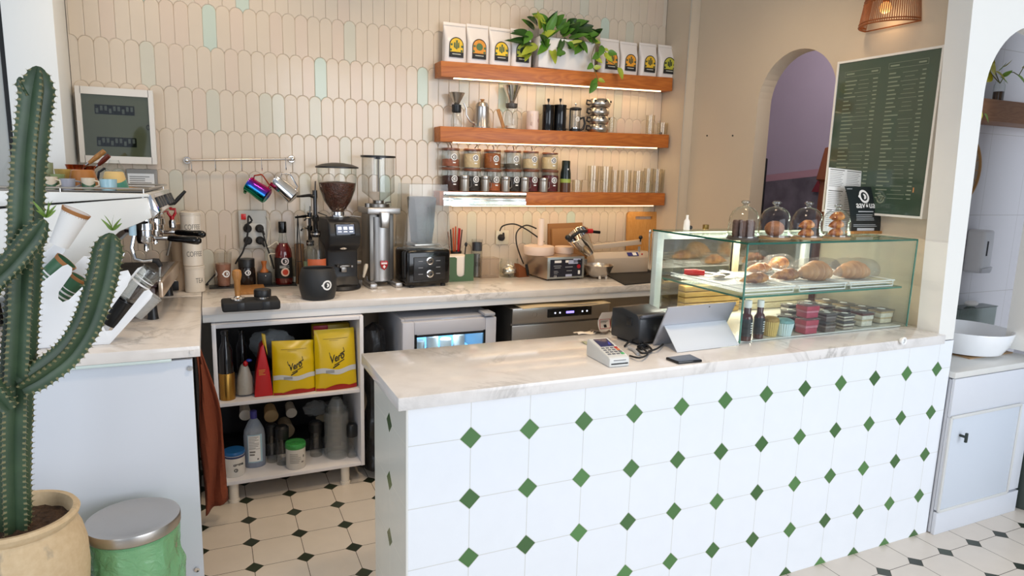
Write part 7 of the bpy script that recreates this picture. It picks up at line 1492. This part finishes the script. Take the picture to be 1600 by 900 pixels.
# crate at the back with lying cup stacks
t = thing('dark_crate', 'dark plastic crate at the back of the lower tier under the cup stacks', 'crate', (-.19, 1.78, ZSH0+.0005)); hcr = PY(420, 690, 1.70).z-ZSH0
b = MB(); b.box((0, 0, hcr/2), (.58, .22, hcr), .006); obj('body', b, mat('crate_black', '#1b1b1d', .5), t)
b = MB()
for q in range(9): b.box((-.26+.065*q, -.1105, hcr*.5), (.012, .003, hcr*.8))
obj('ribs', b, mat('crate_grey', '#29292b', .5), t)
for k, (u0, u1, v0, v1, m, lab) in enumerate(((374, 393, 641, 657, M_CREAM, 'cream paper cup lying end on at the left of the lower tier'), (413, 435, 640, 661, mat('kraft', '#c9a878', .6), 'tan kraft cup lying end on, above the black lidded tumbler'), (432, 458, 654, 680, mat('kraft_dark', '#8b7a63', .6), 'large grey brown cup end just above the tumbler with tilted lid'), (447, 464, 637, 654, M_CREAM, 'cream paper cup lying end on, above the green lidded tub'), (494, 512, 640, 664, mat('kraft_pale', '#a89a80', .6), 'dull tan cup end leaning near the clear cup stack'))):
    y = 1.70+.012*k; c = PY((u0+u1)/2, (v0+v1)/2, y); r = wid(u0, u1, v0, y)/2; zmin = ZSH0+hcr+.002+r; t = thing('paper_cup', lab, 'cup', (c.x, y, max(zmin, c.z)) if k != 2 else (c.x, 1.66, c.z), 0, None)
    b = MB(); b.at(RX(-PI/2+.12)).lathe([(.0001, .002), (r*.88, .002), (r*.9, 0), (r, 0), (r, .006), (r*.8, .10), (.0001, .10)], seg=26); obj('body', b, m, t)
    b = MB(); b.at(RX(-PI/2+.12)).lathe([(r*.97, -.001), (r*1.04, .002), (r*1.0, .008)], seg=26); obj('rim', b, m, t)
# wrapped stack of clear cups
c, w_, h = unit(504, 546, 622, ZSH0, 1.56); r = w_/2; t = thing('cup_stack', 'tall stack of clear plastic cups in cling wrap in the lower tier', 'cup stack', c)
b = MB()
for q in range(7):
    z = q*h*.085; b.lathe([(r*.74, z+.001), (r*.86, z+h*.40), (r*.88, z+h*.405)], seg=26)
obj('cups', b, M_PLAS, t)
b = MB(); b.grid(lambda u, v: Vector(((r*(.92+.05*noise.noise(Vector((math.cos(2*PI*u)*3, math.sin(2*PI*u)*3, v*8))))*(1 if v < .75 else 1-(v-.75)*2.6)*(1 if v > 0 else .9))*math.cos(2*PI*u), (r*.92*(1 if v < .75 else 1-(v-.75)*2.6))*math.sin(2*PI*u), v*h)), 26, 20, True); obj('wrap', b, film('clear_wrap', '#d9dad6', .22, .12), t)
crinkle('plastic_bag', 'crinkled clear bag on top behind the wrapped cup stack', 474, 512, 624, 652, 1.74, ZSH0+hcr+.002, film('grey_film2', '#b6b8b8', .4, .15))

# ================================================================== LEFT FOREGROUND: cup rack, cactus, pot, bin
M_ACR = mat('white_acrylic', '#eef0f2', .25)
t = thing('cup_rack', 'white tilted cup rack at the edge of the left worktop, behind the cactus', 'cup rack', (0, 0, 0))
def plate(name, px, y):
    P = [PY(u, v, y) for u, v in px]; b = MB(); b.prism([(p.x, max(p.z, ZC+.0003)) for p in P], .004, T(0, y+.002, 0) @ FRONT, bev=.0008); obj(name, b, M_ACR, t)
near = [(28, 545), (172, 545), (236, 466), (239, 459), (233, 452), (225, 455), (184, 506), (175, 516), (165, 517), (160, 508), (165, 498), (199, 447), (205, 432), (200, 422), (192, 424), (158, 455), (143, 468), (132, 470)]
near = [(28, 545), (172, 545), (236, 466), (239, 459), (233, 452), (225, 455), (184, 506), (175, 516), (165, 517), (160, 508), (163, 496), (199, 447), (205, 432), (200, 422), (190, 424), (150, 437), (141, 436), (108, 468), (98, 472), (91, 466), (92, 456), (112, 428), (113, 419), (106, 413), (97, 416), (40, 462), (28, 470)]
plate('front_plate', near, .862)
far = [(u-10, v-36) if v < 530 else (u-6, 528) for u, v in near]
plate('rear_plate', far, 1.03)
a = PY(28, 541, .862); b = MB(); b.box(((PY(28, 541, .862).x+PY(165, 541, .862).x)/2, .947, ZC+.0025), (PY(165, 541, .862).x-PY(28, 541, .862).x, .16, .004)); obj('base_plate', b, M_ACR, t)
def lying_cup(name, label, p_b, p_m, rb, rm, y, m, bands=None, cat='paper cup', inner=None, extra=None):
    A = PY(p_b[0], p_b[1], y); Bm = PY(p_m[0], p_m[1], y); ax = Bm-A; L_ = ax.length; q = ax.to_track_quat('Z', 'Y').to_matrix()
    t = thing(name, label, cat, A); b = MB(); b.lathe([(.0001, .003), (rb*.96, .003), (rb, 0), (rm, L_), (rm+.002, L_+.001), (rm+.001, L_+.004), (rm-.002, L_+.002), (rb*.97, .006)], (0, 0, 0), 30, q); obj('body', b, m, t)
    if bands:
        b = MB()
        for s0, s1 in bands: b.lathe([(rb+(rm-rb)*s0+.0006, L_*s0), (rb+(rm-rb)*s1+.0006, L_*s1)], (0, 0, 0), 30, q)
        obj('stripes', b, M_WINK, t)
    if inner: b = MB(); b.lathe([(rm*.985+.0006, L_*.93), (rm+.0022, L_-.001), (rm+.003, L_+.004), (rm-.001, L_+.004)], (0, 0, 0), 30, q); obj('rim', b, inner, t); b = MB(); b.lathe([(rm-.0005, L_+.003), (rm*.97, L_*.9), (.0001, L_*.6)], (0, 0, 0), 28, q); obj('inside', b, inner, t)
    return t
TAN = mat('cup_tan', '#a8703c', .6); M_CGR = mat('cup_green', '#3e6a4a', .45)
lying_cup('paper_cup', 'large plain white paper cup lying tilted on top of the cup rack', (92, 383), (119, 331), .030, .043, .945, M_PAPER, None, inner=TAN)
lying_cup('paper_cup', 'green paper cup with white stripes in the upper slot of the rack', (52, 452), (103, 409), .027, .036, .965, M_CGR, ((.22, .26), (.32, .36), (.42, .46), (.52, .56)), inner=TAN)
lying_cup('paper_cup', 'green paper cup with white stripes in the lower slot of the rack', (92, 472), (124, 435), .022, .030, .945, M_CGR, ((.2, .26), (.36, .42), (.52, .56)), inner=TAN)
lying_cup('drink_cup', 'black ribbed cup base at the right end of the rack', (172, 508), (196, 470), .026, .034, .93, mat('cup_black', '#131314', .3), None, 'cup', extra=1)
lying_cup('drink_cup', 'clear plastic cups stuck out of the black cup at the right end of the rack', (197, 468), (238, 424), .030, .036, .93, M_PLAS, ((.55, .60), (.7, .73)), 'cup')
lying_cup('drink_cup', 'clear rounded cup lying behind the right end of the rack', (212, 492), (238, 462), .028, .036, 1.08, film('milky_cup', '#dfe0de', .35, .2), None, 'cup')

# tall cactus
YCt = .40
def cpath(px, y=YCt): return [PY(u, v, y) for u, v in px]
def smooth(P, k=8):
    out = []
    for i in range(len(P)-1):
        p0 = P[max(i-1, 0)]; p1 = P[i]; p2 = P[i+1]; p3 = P[min(i+2, len(P)-1)]
        for q in range(k): s = q/k; out.append(.5*((2*p1)+(-p0+p2)*s+(2*p0-5*p1+4*p2-p3)*s*s+(-p0+3*p1-3*p2+p3)*s**3))
    return out+[P[-1]]
def resample(P, step):
    out = [P[0]]; acc = 0
    for a, e in zip(P, P[1:]):
        L_ = (e-a).length; d = step-acc
        while d <= L_: out.append(a+(e-a)*(d/L_)); d += step
        acc = L_-(d-step)
    return out
def cactus_stem(b, sp, path, R, ribs=5, twist=0, endt=.06, base_t=0):
    P = resample(smooth(path, 10), .0055); n = len(P); up = Vector((0, 1, 0)); vs = []; per = 10; N = ribs*per; rnd = random.Random(int(R*1e5)+n)
    for i, p in enumerate(P):
        tg = (P[min(i+1, n-1)]-P[max(i-1, 0)]).normalized(); a = tg.cross(up).normalized(); c_ = a.cross(tg).normalized(); up = (up-tg*up.dot(tg)).normalized()
        dl = (n-1-i)*.0055; env = min(1, (max(0, dl)/endt))**.45 if dl < endt else 1; env = max(env, .12)
        if base_t: env *= min(1, .75+.25*min(1, i*.0055/base_t))
        wob = 1+.05*noise.noise(Vector((i*.07, R*50, 0)))
        for k in range(N):
            ph = k/per; f = abs((ph % 1)-.5)*2; rr = R*env*wob*(.50+.50*f**1.25)
            if k % per == 0: rr += ((.0035 if i % 3 == 0 else -.0014)+.002*noise.noise(Vector((i*.9, k, R*99))))*min(1, env*1.5)
            th = 2*PI*k/N+twist*i*.0055
            q = p+(a*math.cos(th)+c_*math.sin(th))*rr; vs.append(q)
            if k % per == 0 and i % 3 == 0 and 0 < i < n-2:
                d = (a*math.cos(th)+c_*math.sin(th)); 
                for s in (-1, 1): sp.append((q, d*.0045+tg*.0025*s+d.cross(tg)*.002*s))
    F = []
    for i in range(n-1):
        for k in range(N): k2 = (k+1) % N; F.append([i*N+k, i*N+k2, (i+1)*N+k2, (i+1)*N+k])
    F.append([(n-1)*N+k for k in range(N)])
    V = [b.bm.verts.new(v) for v in vs]
    for f in F:
        fc = b.bm.faces.new([V[j] for j in f]); fc.smooth = True
        ks = {j % N for j in f}; i0 = min(f)//N
        fc.material_index = 1 if any(k % per == 0 for k in ks) and i0 % 3 == 0 and len(f) == 4 else 0
g = G('cactus_skin', .42); geo = g.n('ShaderNodeNewGeometry'); n = g.n('ShaderNodeTexNoise'); n.inputs['Scale'].default_value = 14; n.inputs['Detail'].default_value = 5; g.l(geo.outputs['Position'], n.inputs['Vector'])
g.l(g.mix(n.outputs['Fac'], lin('#24362a'), lin('#4a6143')), g.b.inputs['Base Color'])
t = thing('cactus', 'tall spiny green cactus with curved side arms growing from the clay pot', 'cactus', (0, 0, 0)); spn = []
px2r = lambda w_: w_/2*(PY(100, 500, YCt)-PY(99, 500, YCt)).length
b = MB(); cactus_stem(b, spn, cpath([(24, 850), (22, 760), (22, 690), (26, 600), (33, 490), (37, 400), (39, 320), (44, 240), (52, 170), (57, 132), (60, 103)]), px2r(58), 5, .35); obj('main_stem', b, [MATS['cactus_skin'], mat('areole', '#7f7a56', .7)], t, normals=True)
b = MB(); cactus_stem(b, spn, cpath([(34, 604), (70, 582), (108, 552), (136, 510), (154, 460), (166, 410), (174, 362)], YCt-.02), px2r(55), 5, .3, .05, .04); obj('side_arm', b, [MATS['cactus_skin'], MATS['areole']], t)
b = MB(); cactus_stem(b, spn, cpath([(14, 640), (-25, 590), (-38, 520), (-22, 455), (18, 412), (48, 376), (70, 342)], YCt-.06), px2r(44), 5, .3, .05, .04); obj('side_arm', b, [MATS['cactus_skin'], MATS['areole']], t)
b = MB(); cactus_stem(b, spn, cpath([(44, 150), (36, 135), (30, 118)], YCt-.02), px2r(20), 4, .3, .02, .02); obj('bud', b, [MATS['cactus_skin'], MATS['areole']], t)
b = MB()
for q, d in spn: b._new([q+d, q+d.orthogonal().normalized()*.0008, q-d.orthogonal().normalized()*.0008, q+d.cross(d.orthogonal()).normalized()*.0008], [[0, 1, 2], [0, 2, 3], [0, 3, 1]])
o = obj('spines', b, mat('spine', '#8c8562', .6), t); o['kind'] = 'stuff'
for tip, yy, nn in (((72, 340), YCt-.06, 9), ((176, 360), YCt-.02, 7)):
    c = PY(tip[0], tip[1], yy); b = MB()
    for k in range(nn):
        a_ = 2*PI*k/nn; leaf_mesh(b, c, c+Vector((.025*math.cos(a_), .025*math.sin(a_), .022+.012*(k % 3))), .008, (math.cos(a_+1.5), math.sin(a_+1.5), .2), .2, .4)
    obj('tip_leaves', b, mat('tip_green', '#6d8a3c', .5, var=.2), t, normals=False)
# clay pot
pc = PY(25, 803, YCt); pc = Vector((PY(25, 803, YCt).x, YCt, 0)); ZP = PY(25, 803, YCt).z; RP = .150
t = thing('clay_pot', 'big pale sandy clay pot with worn grey stains, holding the cactus', 'pot', pc)
g = G('clay', .75); tc = g.n('ShaderNodeTexCoord'); n = g.n('ShaderNodeTexNoise'); n.inputs['Scale'].default_value = 9; n.inputs['Detail'].default_value = 5; n2 = g.n('ShaderNodeTexNoise'); n2.inputs['Scale'].default_value = 60; n2.inputs['Detail'].default_value = 4
mp = g.n('ShaderNodeMapping'); mp.inputs['Scale'].default_value = (1, 1, .45); g.l(tc.outputs['Object'], mp.inputs['Vector']); g.l(mp.outputs[0], n.inputs['Vector']); g.l(tc.outputs['Object'], n2.inputs['Vector'])
st = g.n('ShaderNodeMapRange'); st.inputs['From Min'].default_value = .58; st.inputs['From Max'].default_value = .64; g.l(n.outputs['Fac'], st.inputs['Value'])
c1 = g.mix(n2.outputs['Fac'], lin('#c2a57c'), lin('#dcc5a0')); g.l(g.mix(g.math('MULTIPLY', st.outputs[0], .7), c1, lin('#6f6c68')), g.b.inputs['Base Color']); g.bump(n2.outputs['Fac'], .15, .003)
b = MB(); b.lathe([(.0001, 0), (.10, 0), (.108, .012), (.135, ZP*.25), (.162, ZP*.52), (.170, ZP*.68), (.168, ZP*.80), (.158, ZP*.88), (.146, ZP*.93), (.142, ZP*.945), (.152, ZP*.965), (.156, ZP*.985), (.150, ZP), (.138, ZP*.998), (.132, ZP*.97), (.134, ZP*.90), (.0001, ZP*.90)], seg=56); obj('vessel', b, MATS['clay'], t)
b = MB(); b.grid(lambda u, v: Vector((.1345*(v*.999+.001)*math.cos(2*PI*u), .1345*(v*.999+.001)*math.sin(2*PI*u), ZP*.925+.010*noise.noise(Vector((v*9*math.cos(2*PI*u), v*9*math.sin(2*PI*u), 3))))), 40, 12, True); obj('soil', b, mat('soil_brown', '#4a3626', .95, bump=1, bscale=90, var=.5, vscale=70), t)
# steel lid bin with green bag
ZB = .445; cB = PZ(208, 808, ZB); RB = .136
t = thing('waste_bin', 'steel lidded pedal bin lined with a crinkled green bag', 'bin', (cB.x, cB.y, 0))
b = MB(); b.lathe([(.0001, 0), (RB*.93, 0), (RB*.95, .01), (RB*.95, ZB-.05), (.0001, ZB-.05)], seg=48); obj('drum', b, M_STEEL, t)
b = MB(); b.lathe([(RB*.96, ZB-.034), (RB*1.02, ZB-.034), (RB*1.035, ZB-.030), (RB*1.035, ZB-.006), (RB*1.02, ZB), (RB*.93, ZB+.001), (RB*.86, ZB-.003), (.0001, ZB-.001)], seg=64)
g = G('spun_steel', .30); g.b.inputs['Metallic'].default_value = 1; g.b.inputs['Base Color'].default_value = lin('#c2bdb7'); tc = g.n('ShaderNodeTexCoord'); n = g.n('ShaderNodeTexNoise'); n.inputs['Scale'].default_value = 7; n.inputs['Detail'].default_value = 4; n.inputs['Distortion'].default_value = 2.5; g.l(tc.outputs['Object'], n.inputs['Vector']); g.l(g.math('MULTIPLY_ADD', n.outputs['Fac'], .25, .2), g.b.inputs['Roughness']); g.bump(n.outputs['Fac'], .05, .01)
obj('lid', b, MATS['spun_steel'], t)
def gb(u, v):
    a = 2*PI*u; z = ZB-.036-v*(ZB-.16); r = RB*(1.005+.04*v)+.016*noise.noise(Vector((math.cos(a)*3.2, math.sin(a)*3.2, z*10)))*min(1, v*3)+.007*noise.noise(Vector((math.cos(a)*9, math.sin(a)*9, z*24)))*min(1, v*3)
    return Vector((r*math.cos(a), r*math.sin(a), z))
b = MB(); b.grid(gb, 90, 36, True); obj('bin_liner', b, film('green_film', '#93d79b', .5, .12), t)
p = PY(142, 800, cB.y+.02); b = MB(); b.box((p.x-cB.x+.006, .03, ZB-.03), (.02, .05, .05), .006); obj('hinge', b, M_BLACK, t)
# ================================================================== RIGHT WALL: menu board, lamp, screws
XW = 2.42
def MW(y, z, off=0):   # local x to the right as seen from the room, y up, z out of the wall
    return Matrix(((0, 0, -1, XW-off), (-1, 0, 0, y), (0, 1, 0, z), (0, 0, 0, 1)))
y0, y1, z0, z1 = .150, .672, 1.456, 2.183; wM, hM = y1-y0, z1-z0
t = thing('menu_board', 'large dark green menu board in white frame on the right wall', 'menu board', (0, 0, 0)); Mw = MW((y0+y1)/2, (z0+z1)/2)
b = MB(); b.at(Mw).box((0, 0, .020), (wM-.009, hM-.011, .036)); pn = obj('panel', b, mat('menu_green', '#3d5041', .10, coat=.6), t)
b = MB(); b.at(Mw)
for s in (-1, 1): b.box((s*(wM/2+.001), 0, .021), (.010, hM+.012, .042)); b.box((0, s*(hM/2), .0208), (wM-.009, .010, .0416))
obj('frame', b, mat('frame_white', '#e8e6e0', .4), t)
pm = MB(); rnd = random.Random(2)
for cx_, hd in ((-wM*.235, hM*.415), (wM*.21, hM*.43)):
    n = 31; wcol = wM*.34
    fr = flat(Mw @ T(cx_, hd, .0386))
    for (x, y, w_, h_) in ((0, .012, wcol*1.06, .0016), (0, -.012, wcol*1.06, .0016), (-wcol*.53, 0, .0016, .024), (wcol*.53, 0, .0016, .024)): rect_mb(w_, h_, fr, pm, cx=x, cy=y, nu=1)
    rect_mb(wcol*.25, .007, fr, pm, cx=-wcol*.36, nu=1); rect_mb(wcol*.2, .007, fr, pm, cx=wcol*.38, nu=1)
    for i in range(n):
        y = hd-.034-i*(hM*.80/n); f2 = flat(Mw @ T(cx_, y, .0386)); L_ = wcol*(.16+.22*rnd.random())
        rect_mb(L_, .0055, f2, pm, cx=-wcol*.5+L_/2, nu=1); R_ = wcol*(.10+.05*rnd.random()); rect_mb(R_, .0055, f2, pm, cx=wcol*.5-R_/2, nu=1)
        if rnd.random() < .75: rect_mb(wcol*(.25+.25*rnd.random()), .0022, f2, pm, cx=wcol*.08, cy=-.001, nu=1)
obj('menu_lines', pm, mat('menu_ink', '#848f7a', .6), pn)
obj('menu_logo', logo_mb(.020, flat(Mw @ T(wM*.10, -hM*.40, .0384))), MATS['menu_ink'], pn)
obj('spice_mark', rect_mb(.006, .022, flat(Mw @ T(wM*.40, -hM*.335, .0386)), nu=1), mat('mark_orange', '#c98a52', .6), pn)
# woven wall lamp
yl = .425; zb_ = 2.315; Ht = .30
t = thing('wall_lamp', 'half round woven rattan wall lamp above the menu board', 'lamp', (XW, yl, zb_))
M_RAT = mat('rattan', '#8a4a1e', .55, var=.2, vscale=40)
def lp(a, z): r = .138-.040*(z/Ht); return Vector((-.012-r*math.sin(a), -r*1.0*math.cos(a), z))
b = MB()
for k in range(47): a = PI*k/46; b.tube([lp(a, 0), lp(a, Ht*.5), lp(a, Ht)], .0022, 5)
for z in (0, .012, .10, .112, .22, Ht): b.tube([lp(PI*k/30, z)*1.0 for k in range(31)], .0035, 6)
b.tube([lp(0, 0), lp(PI, 0)], .003, 6); b.tube([lp(0, Ht), lp(PI, Ht)], .003, 6)
obj('lamp_shade', b, M_RAT, t)
b = MB(); b.lathe([(.0001, .0), (.05, 0), (.05, .012), (.0001, .014)], (-.0006, 0, .20), 24, RY(-PI/2)); b.tube([(-.01, 0, .20), (-.06, 0, .20), (-.07, 0, .17)], .008, 8); obj('bracket', b, M_OAK, t)
b = MB(); b.cyl((-.07, 0, .10), (-.07, 0, .17), .016, seg=16); obj('socket', b, mat('socket_orange', '#b5601c', .45), t)
b = MB(); b.sphere((-.07, 0, .075), .026, 16, 12); obj('bulb', b, mat('bulb_glow', '#ffd9a0', .4, emit='#ffb35c', es=.8), t)
l = bpy.data.lights.new('rattan_bulb', 'POINT'); l.energy = .3; l.color = (1, .68, .38); l.shadow_soft_size = .03; o = bpy.data.objects.new('rattan_bulb', l); COL.objects.link(o); o.location = (XW-.07, yl, zb_+.03)
for k, u in enumerate((1105, 1145)):
    p = PX(u, 212, XW); b = MB(); b.at(MW(p.y, p.z)).lathe([(.0001, .004), (.0045, .004), (.0055, 0)], seg=12); tag(obj('wall_screw', b, M_DARK), ('left of two small dark screws in the right wall before the arch', 'right of two small dark screws in the right wall beside the arch')[k], 'screw')
# hallway things seen through the arch
p = PX(1275, 300, 4.14); b = MB(); b.prism([(-.055, 0), (.055, 0), (0, .10)], .012, T(4.16, p.y, p.z) @ Matrix(((0, 0, -1, 0), (-1, 0, 0, 0), (0, 1, 0, 0), (0, 0, 0, 1)))); tag(obj('warning_sign', b, mat('sign_red', '#7d1f26', .5)), 'small dark red triangle on the dark hallway panel seen through the arch', 'sign')
p = PX(1291, 285, 3.9); b = MB(); b.lathe([(.0001, 0), (.085, 0), (.085, .02), (.06, 1.60), (.09, 1.62), (.05, 1.86), (.0001, 1.88)], (0, 0, 0), 20); tag(obj('hall_lamp_stand', b, mat('amber_stand', '#8a4a22', .5), loc=(3.9, p.y-.02, 0)), 'slim orange brown floor stand at the right edge of the arch', 'stand')
p = PX(1189, 270, 3.2); b = MB(); b.box((0, 0, .88), (.06, .10, 1.76), .01); tag(obj('dark_post', b, M_DARK, loc=(3.2, p.y+.02, 0)), 'dark post behind the left jamb of the arch', 'post')

# ================================================================== WASH ALCOVE
VX0, VX1, VY0, VZ = 2.497, 3.125, -.015, .770
t = thing('vanity_cabinet', 'small white washstand cabinet with one panel door in the alcove', 'cabinet', ((VX0+VX1)/2, VY0, 0)); WV = VX1-VX0
M_VAN = mat('vanity_white', '#d5d8de', .45, var=.02, vscale=4)
b = MB(); b.box((0, .28, .375), (WV, .52, .75), .003); obj('carcass', b, M_VAN, t)
b = MB()
b.box((-WV/2+.04, -.006, .345), (.08, .0138, .45), .001); b.box((WV/2-.05, -.006, .345), (.10, .0138, .45), .001); b.box((0, -.006, .661), (WV, .014, .178), .001); b.box((0, -.008, .055), (WV+.0, .018, .11), .002); b.box((0, .009, .375), (WV-.002, .012, .74)); obj('face_frame', b, M_VAN, t)
dx0 = PY(1480, 655, VY0).x-(VX0+VX1)/2; dx1 = PY(1590, 625, VY0).x-(VX0+VX1)/2; dz0, dz1 = .118, .572
b = MB(); b.box(((dx0+dx1)/2, -.010, (dz0+dz1)/2), (dx1-dx0, .016, dz1-dz0), .002); d = obj('door', b, mat('vanity_door', '#ccd3dc', .45), t)
b = MB()
for s in (0, 1): b.box(((dx0, dx1)[s], -.019, (dz0+dz1)/2), (.014, .008, dz1-dz0), .002); b.box(((dx0+dx1)/2, -.019, (dz0, dz1)[s]), (dx1-dx0, .008, .014), .002)
obj('door_beading', b, mat('beading_cream', '#d3d3d0', .5), d)
p = PY(1500, 680, VY0-.02); p = Vector((p.x-(VX0+VX1)/2, -.02, p.z)); b = MB(); b.cyl(p, p+Vector((0, -.025, 0)), .006, seg=10); b.box(p+Vector((0, -.028, -.002)), (.012, .010, .045), .002); obj('handle', b, mat('handle_green_black', '#26332f', .4), d)
t = thing('stone_worktop', 'pale stone top with wood strip on the washstand cabinet', 'countertop', (0, 0, VZ-.02))
b = MB(); b.box(((VX0+VX1)/2+.02, .255, .017), (WV+.05, .565, .028), .003); obj('slab', b, mat('vanity_slab', '#d9d8d3', .3, var=.03), t)
b = MB(); b.box(((VX0+VX1)/2+.16, .30, .0335), (WV*.55, .40, .005), .001); obj('wood_inlay', b, mat('inlay_wood', '#a98760', .5), t)
cs = Vector((2.925, .215, VZ+.0175)); RS = .205; HS = .118
t = thing('basin', 'round white countertop washbasin on the alcove vanity', 'basin', cs)
b = MB(); b.lathe([(.0001, 0), (RS*.62, 0), (RS*.80, .010), (RS*.93, HS*.45), (RS, HS*.96), (RS*.995, HS), (RS*.97, HS), (RS*.90, HS*.5), (RS*.72, .028), (.025, .016), (.0001, .016)], seg=64); obj('bowl', b, mat('porcelain', '#eef0f2', .12, coat=.5), t)
b = MB(); b.lathe([(.0001, .018), (.022, .018), (.024, .0155)], seg=20); obj('drain', b, M_CHROME, t)
# ribbed glass box with soap behind the basin
p0 = PY(1488, 520, .50); p1 = PY(1547, 475, .50); wG = p1.x-PY(1490, 480, .50).x; zG = PY(1545, 475, .50).z-VZ
t = thing('glass_box', 'ribbed glass box standing behind the washbasin with a white soap on it', 'glass box', ((p1.x+PY(1490, 480, .50).x)/2, .50, VZ+.0145))
b = MB(); n = 60
zG -= .02
b.grid(lambda u, v: Vector(((u-.5)*wG, -.04+.003*math.cos(u*2*PI*15), v*zG)), n, 1); b.grid(lambda u, v: Vector(((u-.5)*wG, .04, v*zG)), 4, 1); b.grid(lambda u, v: Vector((wG/2, -.04+.08*u, v*zG)), 4, 1); b.grid(lambda u, v: Vector((-wG/2, -.04+.08*u, v*zG)), 4, 1); b.box((0, 0, zG), (wG+.006, .086, .005)); obj('walls', b, glass('ribbed_glass', '#d5dcd8', '#76867e', 1, .06, base=.08), t)
b = MB(); b.sphere((0, 0, .016), .04, 16, 10, (1.2, .7, .4)); tag(obj('soap', b, M_PAPER, loc=(t.location.x-.02, .495, VZ+.0145+zG+.0035)), 'white soap bar on top of the ribbed glass box', 'soap')
# dispenser on the alcove wall
pa = PY(1507, 425, .54); pb = PY(1534, 358, .54); t = thing('paper_dispenser', 'white wall dispenser with dark slot above the basin', 'dispenser', ((pa.x+pb.x)/2, .5595, (pa.z+pb.z)/2)); wD, hD = pb.x-pa.x, pb.z-pa.z
b = MB(); b.box((0, -.05, 0), (wD, .10, hD), .018, seg=3); bd = obj('case', b, mat('dispenser_white', '#e6e7ea', .3), t)
b = MB(); b.box((-wD*.12, -.1005, .02), (.012, .004, hD*.34), .002); obj('level_slot', b, M_BLACK, bd)
b = MB(); b.prism([(-wD*.48, 0), (wD*.30, 0), (wD*.48, hD*.14), (-wD*.48, hD*.10)], .012, T(0, -.098, -hD*.48) @ FRONT, bev=.002); obj('mouth', b, mat('dispenser_grey', '#cfd1d6', .35), t)  # mouth piece slightly darker than the case
# rattan ring mirror
c = PY(1497, 265, .545); Rm = PY(1533, 265, .545).x-c.x
t = thing('rattan_ring', 'round rattan framed disc on the alcove wall, half hidden by the pillar', 'wall decoration', (c.x, .5595, c.z))
b = MB(); b.at(RX(PI/2)).lathe([(Rm*.94, .004), (Rm*.97, .016), (Rm, .016), (Rm*1.02, .004)], seg=48); obj('rim', b, mat('rattan_pale', '#b58a54', .55), t)
b = MB(); b.at(RX(PI/2)).lathe([(.0001, .006), (Rm*.95, .006)], seg=40); obj('woven_face', b, mat('rattan_grey', '#9c8f80', .7, bump=.6, bscale=70), t)
b = MB()
for k in range(20): a = 2*PI*k/20; b.tube([(0, -.010, 0), (Rm*.95*math.cos(a), -.010, Rm*.95*math.sin(a))], .002, 5)
obj('spokes', b, MATS['rattan_pale'], t)
# shelf with a cutting in a jar
ysf = .40; a = PY(1529, 152, ysf); e = PY(1600, 160, ysf); zb_ = PY(1535, 188, ysf).z; zs_ = a.z; ths = zs_-zb_
t = thing('alcove_shelf', 'brown wooden shelf high in the wash alcove', 'shelf', (3.35, ysf, zs_)); b = MB(); b.box((0, .078, -ths/2), (1.3, .155, ths), .003); obj('board', b, M_BROWNW, t)
c, w_, h = on_y(1552, 1574, 127, zs_+.0008, .475); r = w_/2*.85; t = thing('glass_jar', 'small glass jar of water and roots on the alcove shelf', 'jar', c)
b = MB(); b.lathe([(.0001, 0), (r*.96, 0), (r, .006), (r, h*.8), (r*.8, h*.9), (r*.82, h)], seg=26); obj('jar_body', b, M_GLASS, t)
b = MB(); b.lathe([(.0001, .004), (r*.93, .004), (r*.95, h*.5), (.0001, h*.5)], seg=22); obj('water', b, glass('brown_water', '#9a7f66', '#5a4634', .8, base=.08), t)
t = thing('pothos_cutting', 'bright yellow green pothos cutting in the alcove jar', 'plant', c+Vector((0, 0, h))); o0 = t.location.copy()
mb = {0: MB(), 1: MB()}
for i, (a_, b_, c_, d_, k) in enumerate(((1555, 118, 1546, 100, 1), (1548, 112, 1538, 122, 1), (1560, 110, 1572, 100, 0), (1566, 118, 1580, 112, 0), (1556, 112, 1570, 122, 1), (1552, 96, 1550, 78, 1), (1590, 118, 1604, 132, 0), (1544, 108, 1536, 96, 0), (1562, 120, 1574, 128, 0), (1568, 104, 1580, 96, 1), (1538, 178, 1545, 190, 0), (1534, 174, 1528, 186, 1), (1596, 106, 1608, 96, 1))):
    y0 = .44; p = PY(a_, b_, y0)-o0; q = PY(c_, d_, y0-.03)-o0
    if b_ > 150: p = PY(a_, b_, .385)-o0; q = PY(c_, d_, .375)-o0
    leaf_mesh(mb[k], p, p+(q-p)*1.2, (q-p).length*.75, (.4, -1, .3))
obj('green_leaves', mb[0], mat('cut_green', '#86b235', .35, var=.2, vscale=14), t, normals=False); obj('yellow_leaves', mb[1], mat('cut_yellow', '#dcd23a', .35, var=.25, vscale=14), t, normals=False)
for vn in ([(1562, 130), (1556, 115), (1552, 98)], [(1563, 130), (1572, 113), (1584, 113), (1592, 118), (1600, 104)], [(1560, 128), (1546, 112), (1538, 120)]):
    b = MB(); b.tube([PY(u, v, .455)-o0 for u, v in vn], .0025, 6); obj('vine', b, MATS['vine_stem'], t)
# dark bin at the right edge of the frame
p = PZ(1592, 806, 0); t = thing('dark_bin', 'dark grey green bin just inside the right edge of the photo by the vanity', 'bin', (3.262, .0, 0))
b = MB(); b.lathe([(.0001, 0), (.10, 0), (.105, .01), (.125, .36), (.122, .36), (.10, .02), (.0001, .02)], seg=40); obj('body', b, mat('bin_grey_green', '#3d4743', .5), t)
b = MB(); b.lathe([(.124, .352), (.130, .356), (.130, .368), (.124, .37)], seg=40); obj('rim', b, mat('bin_grey_green', '#3d4743', .5), t)
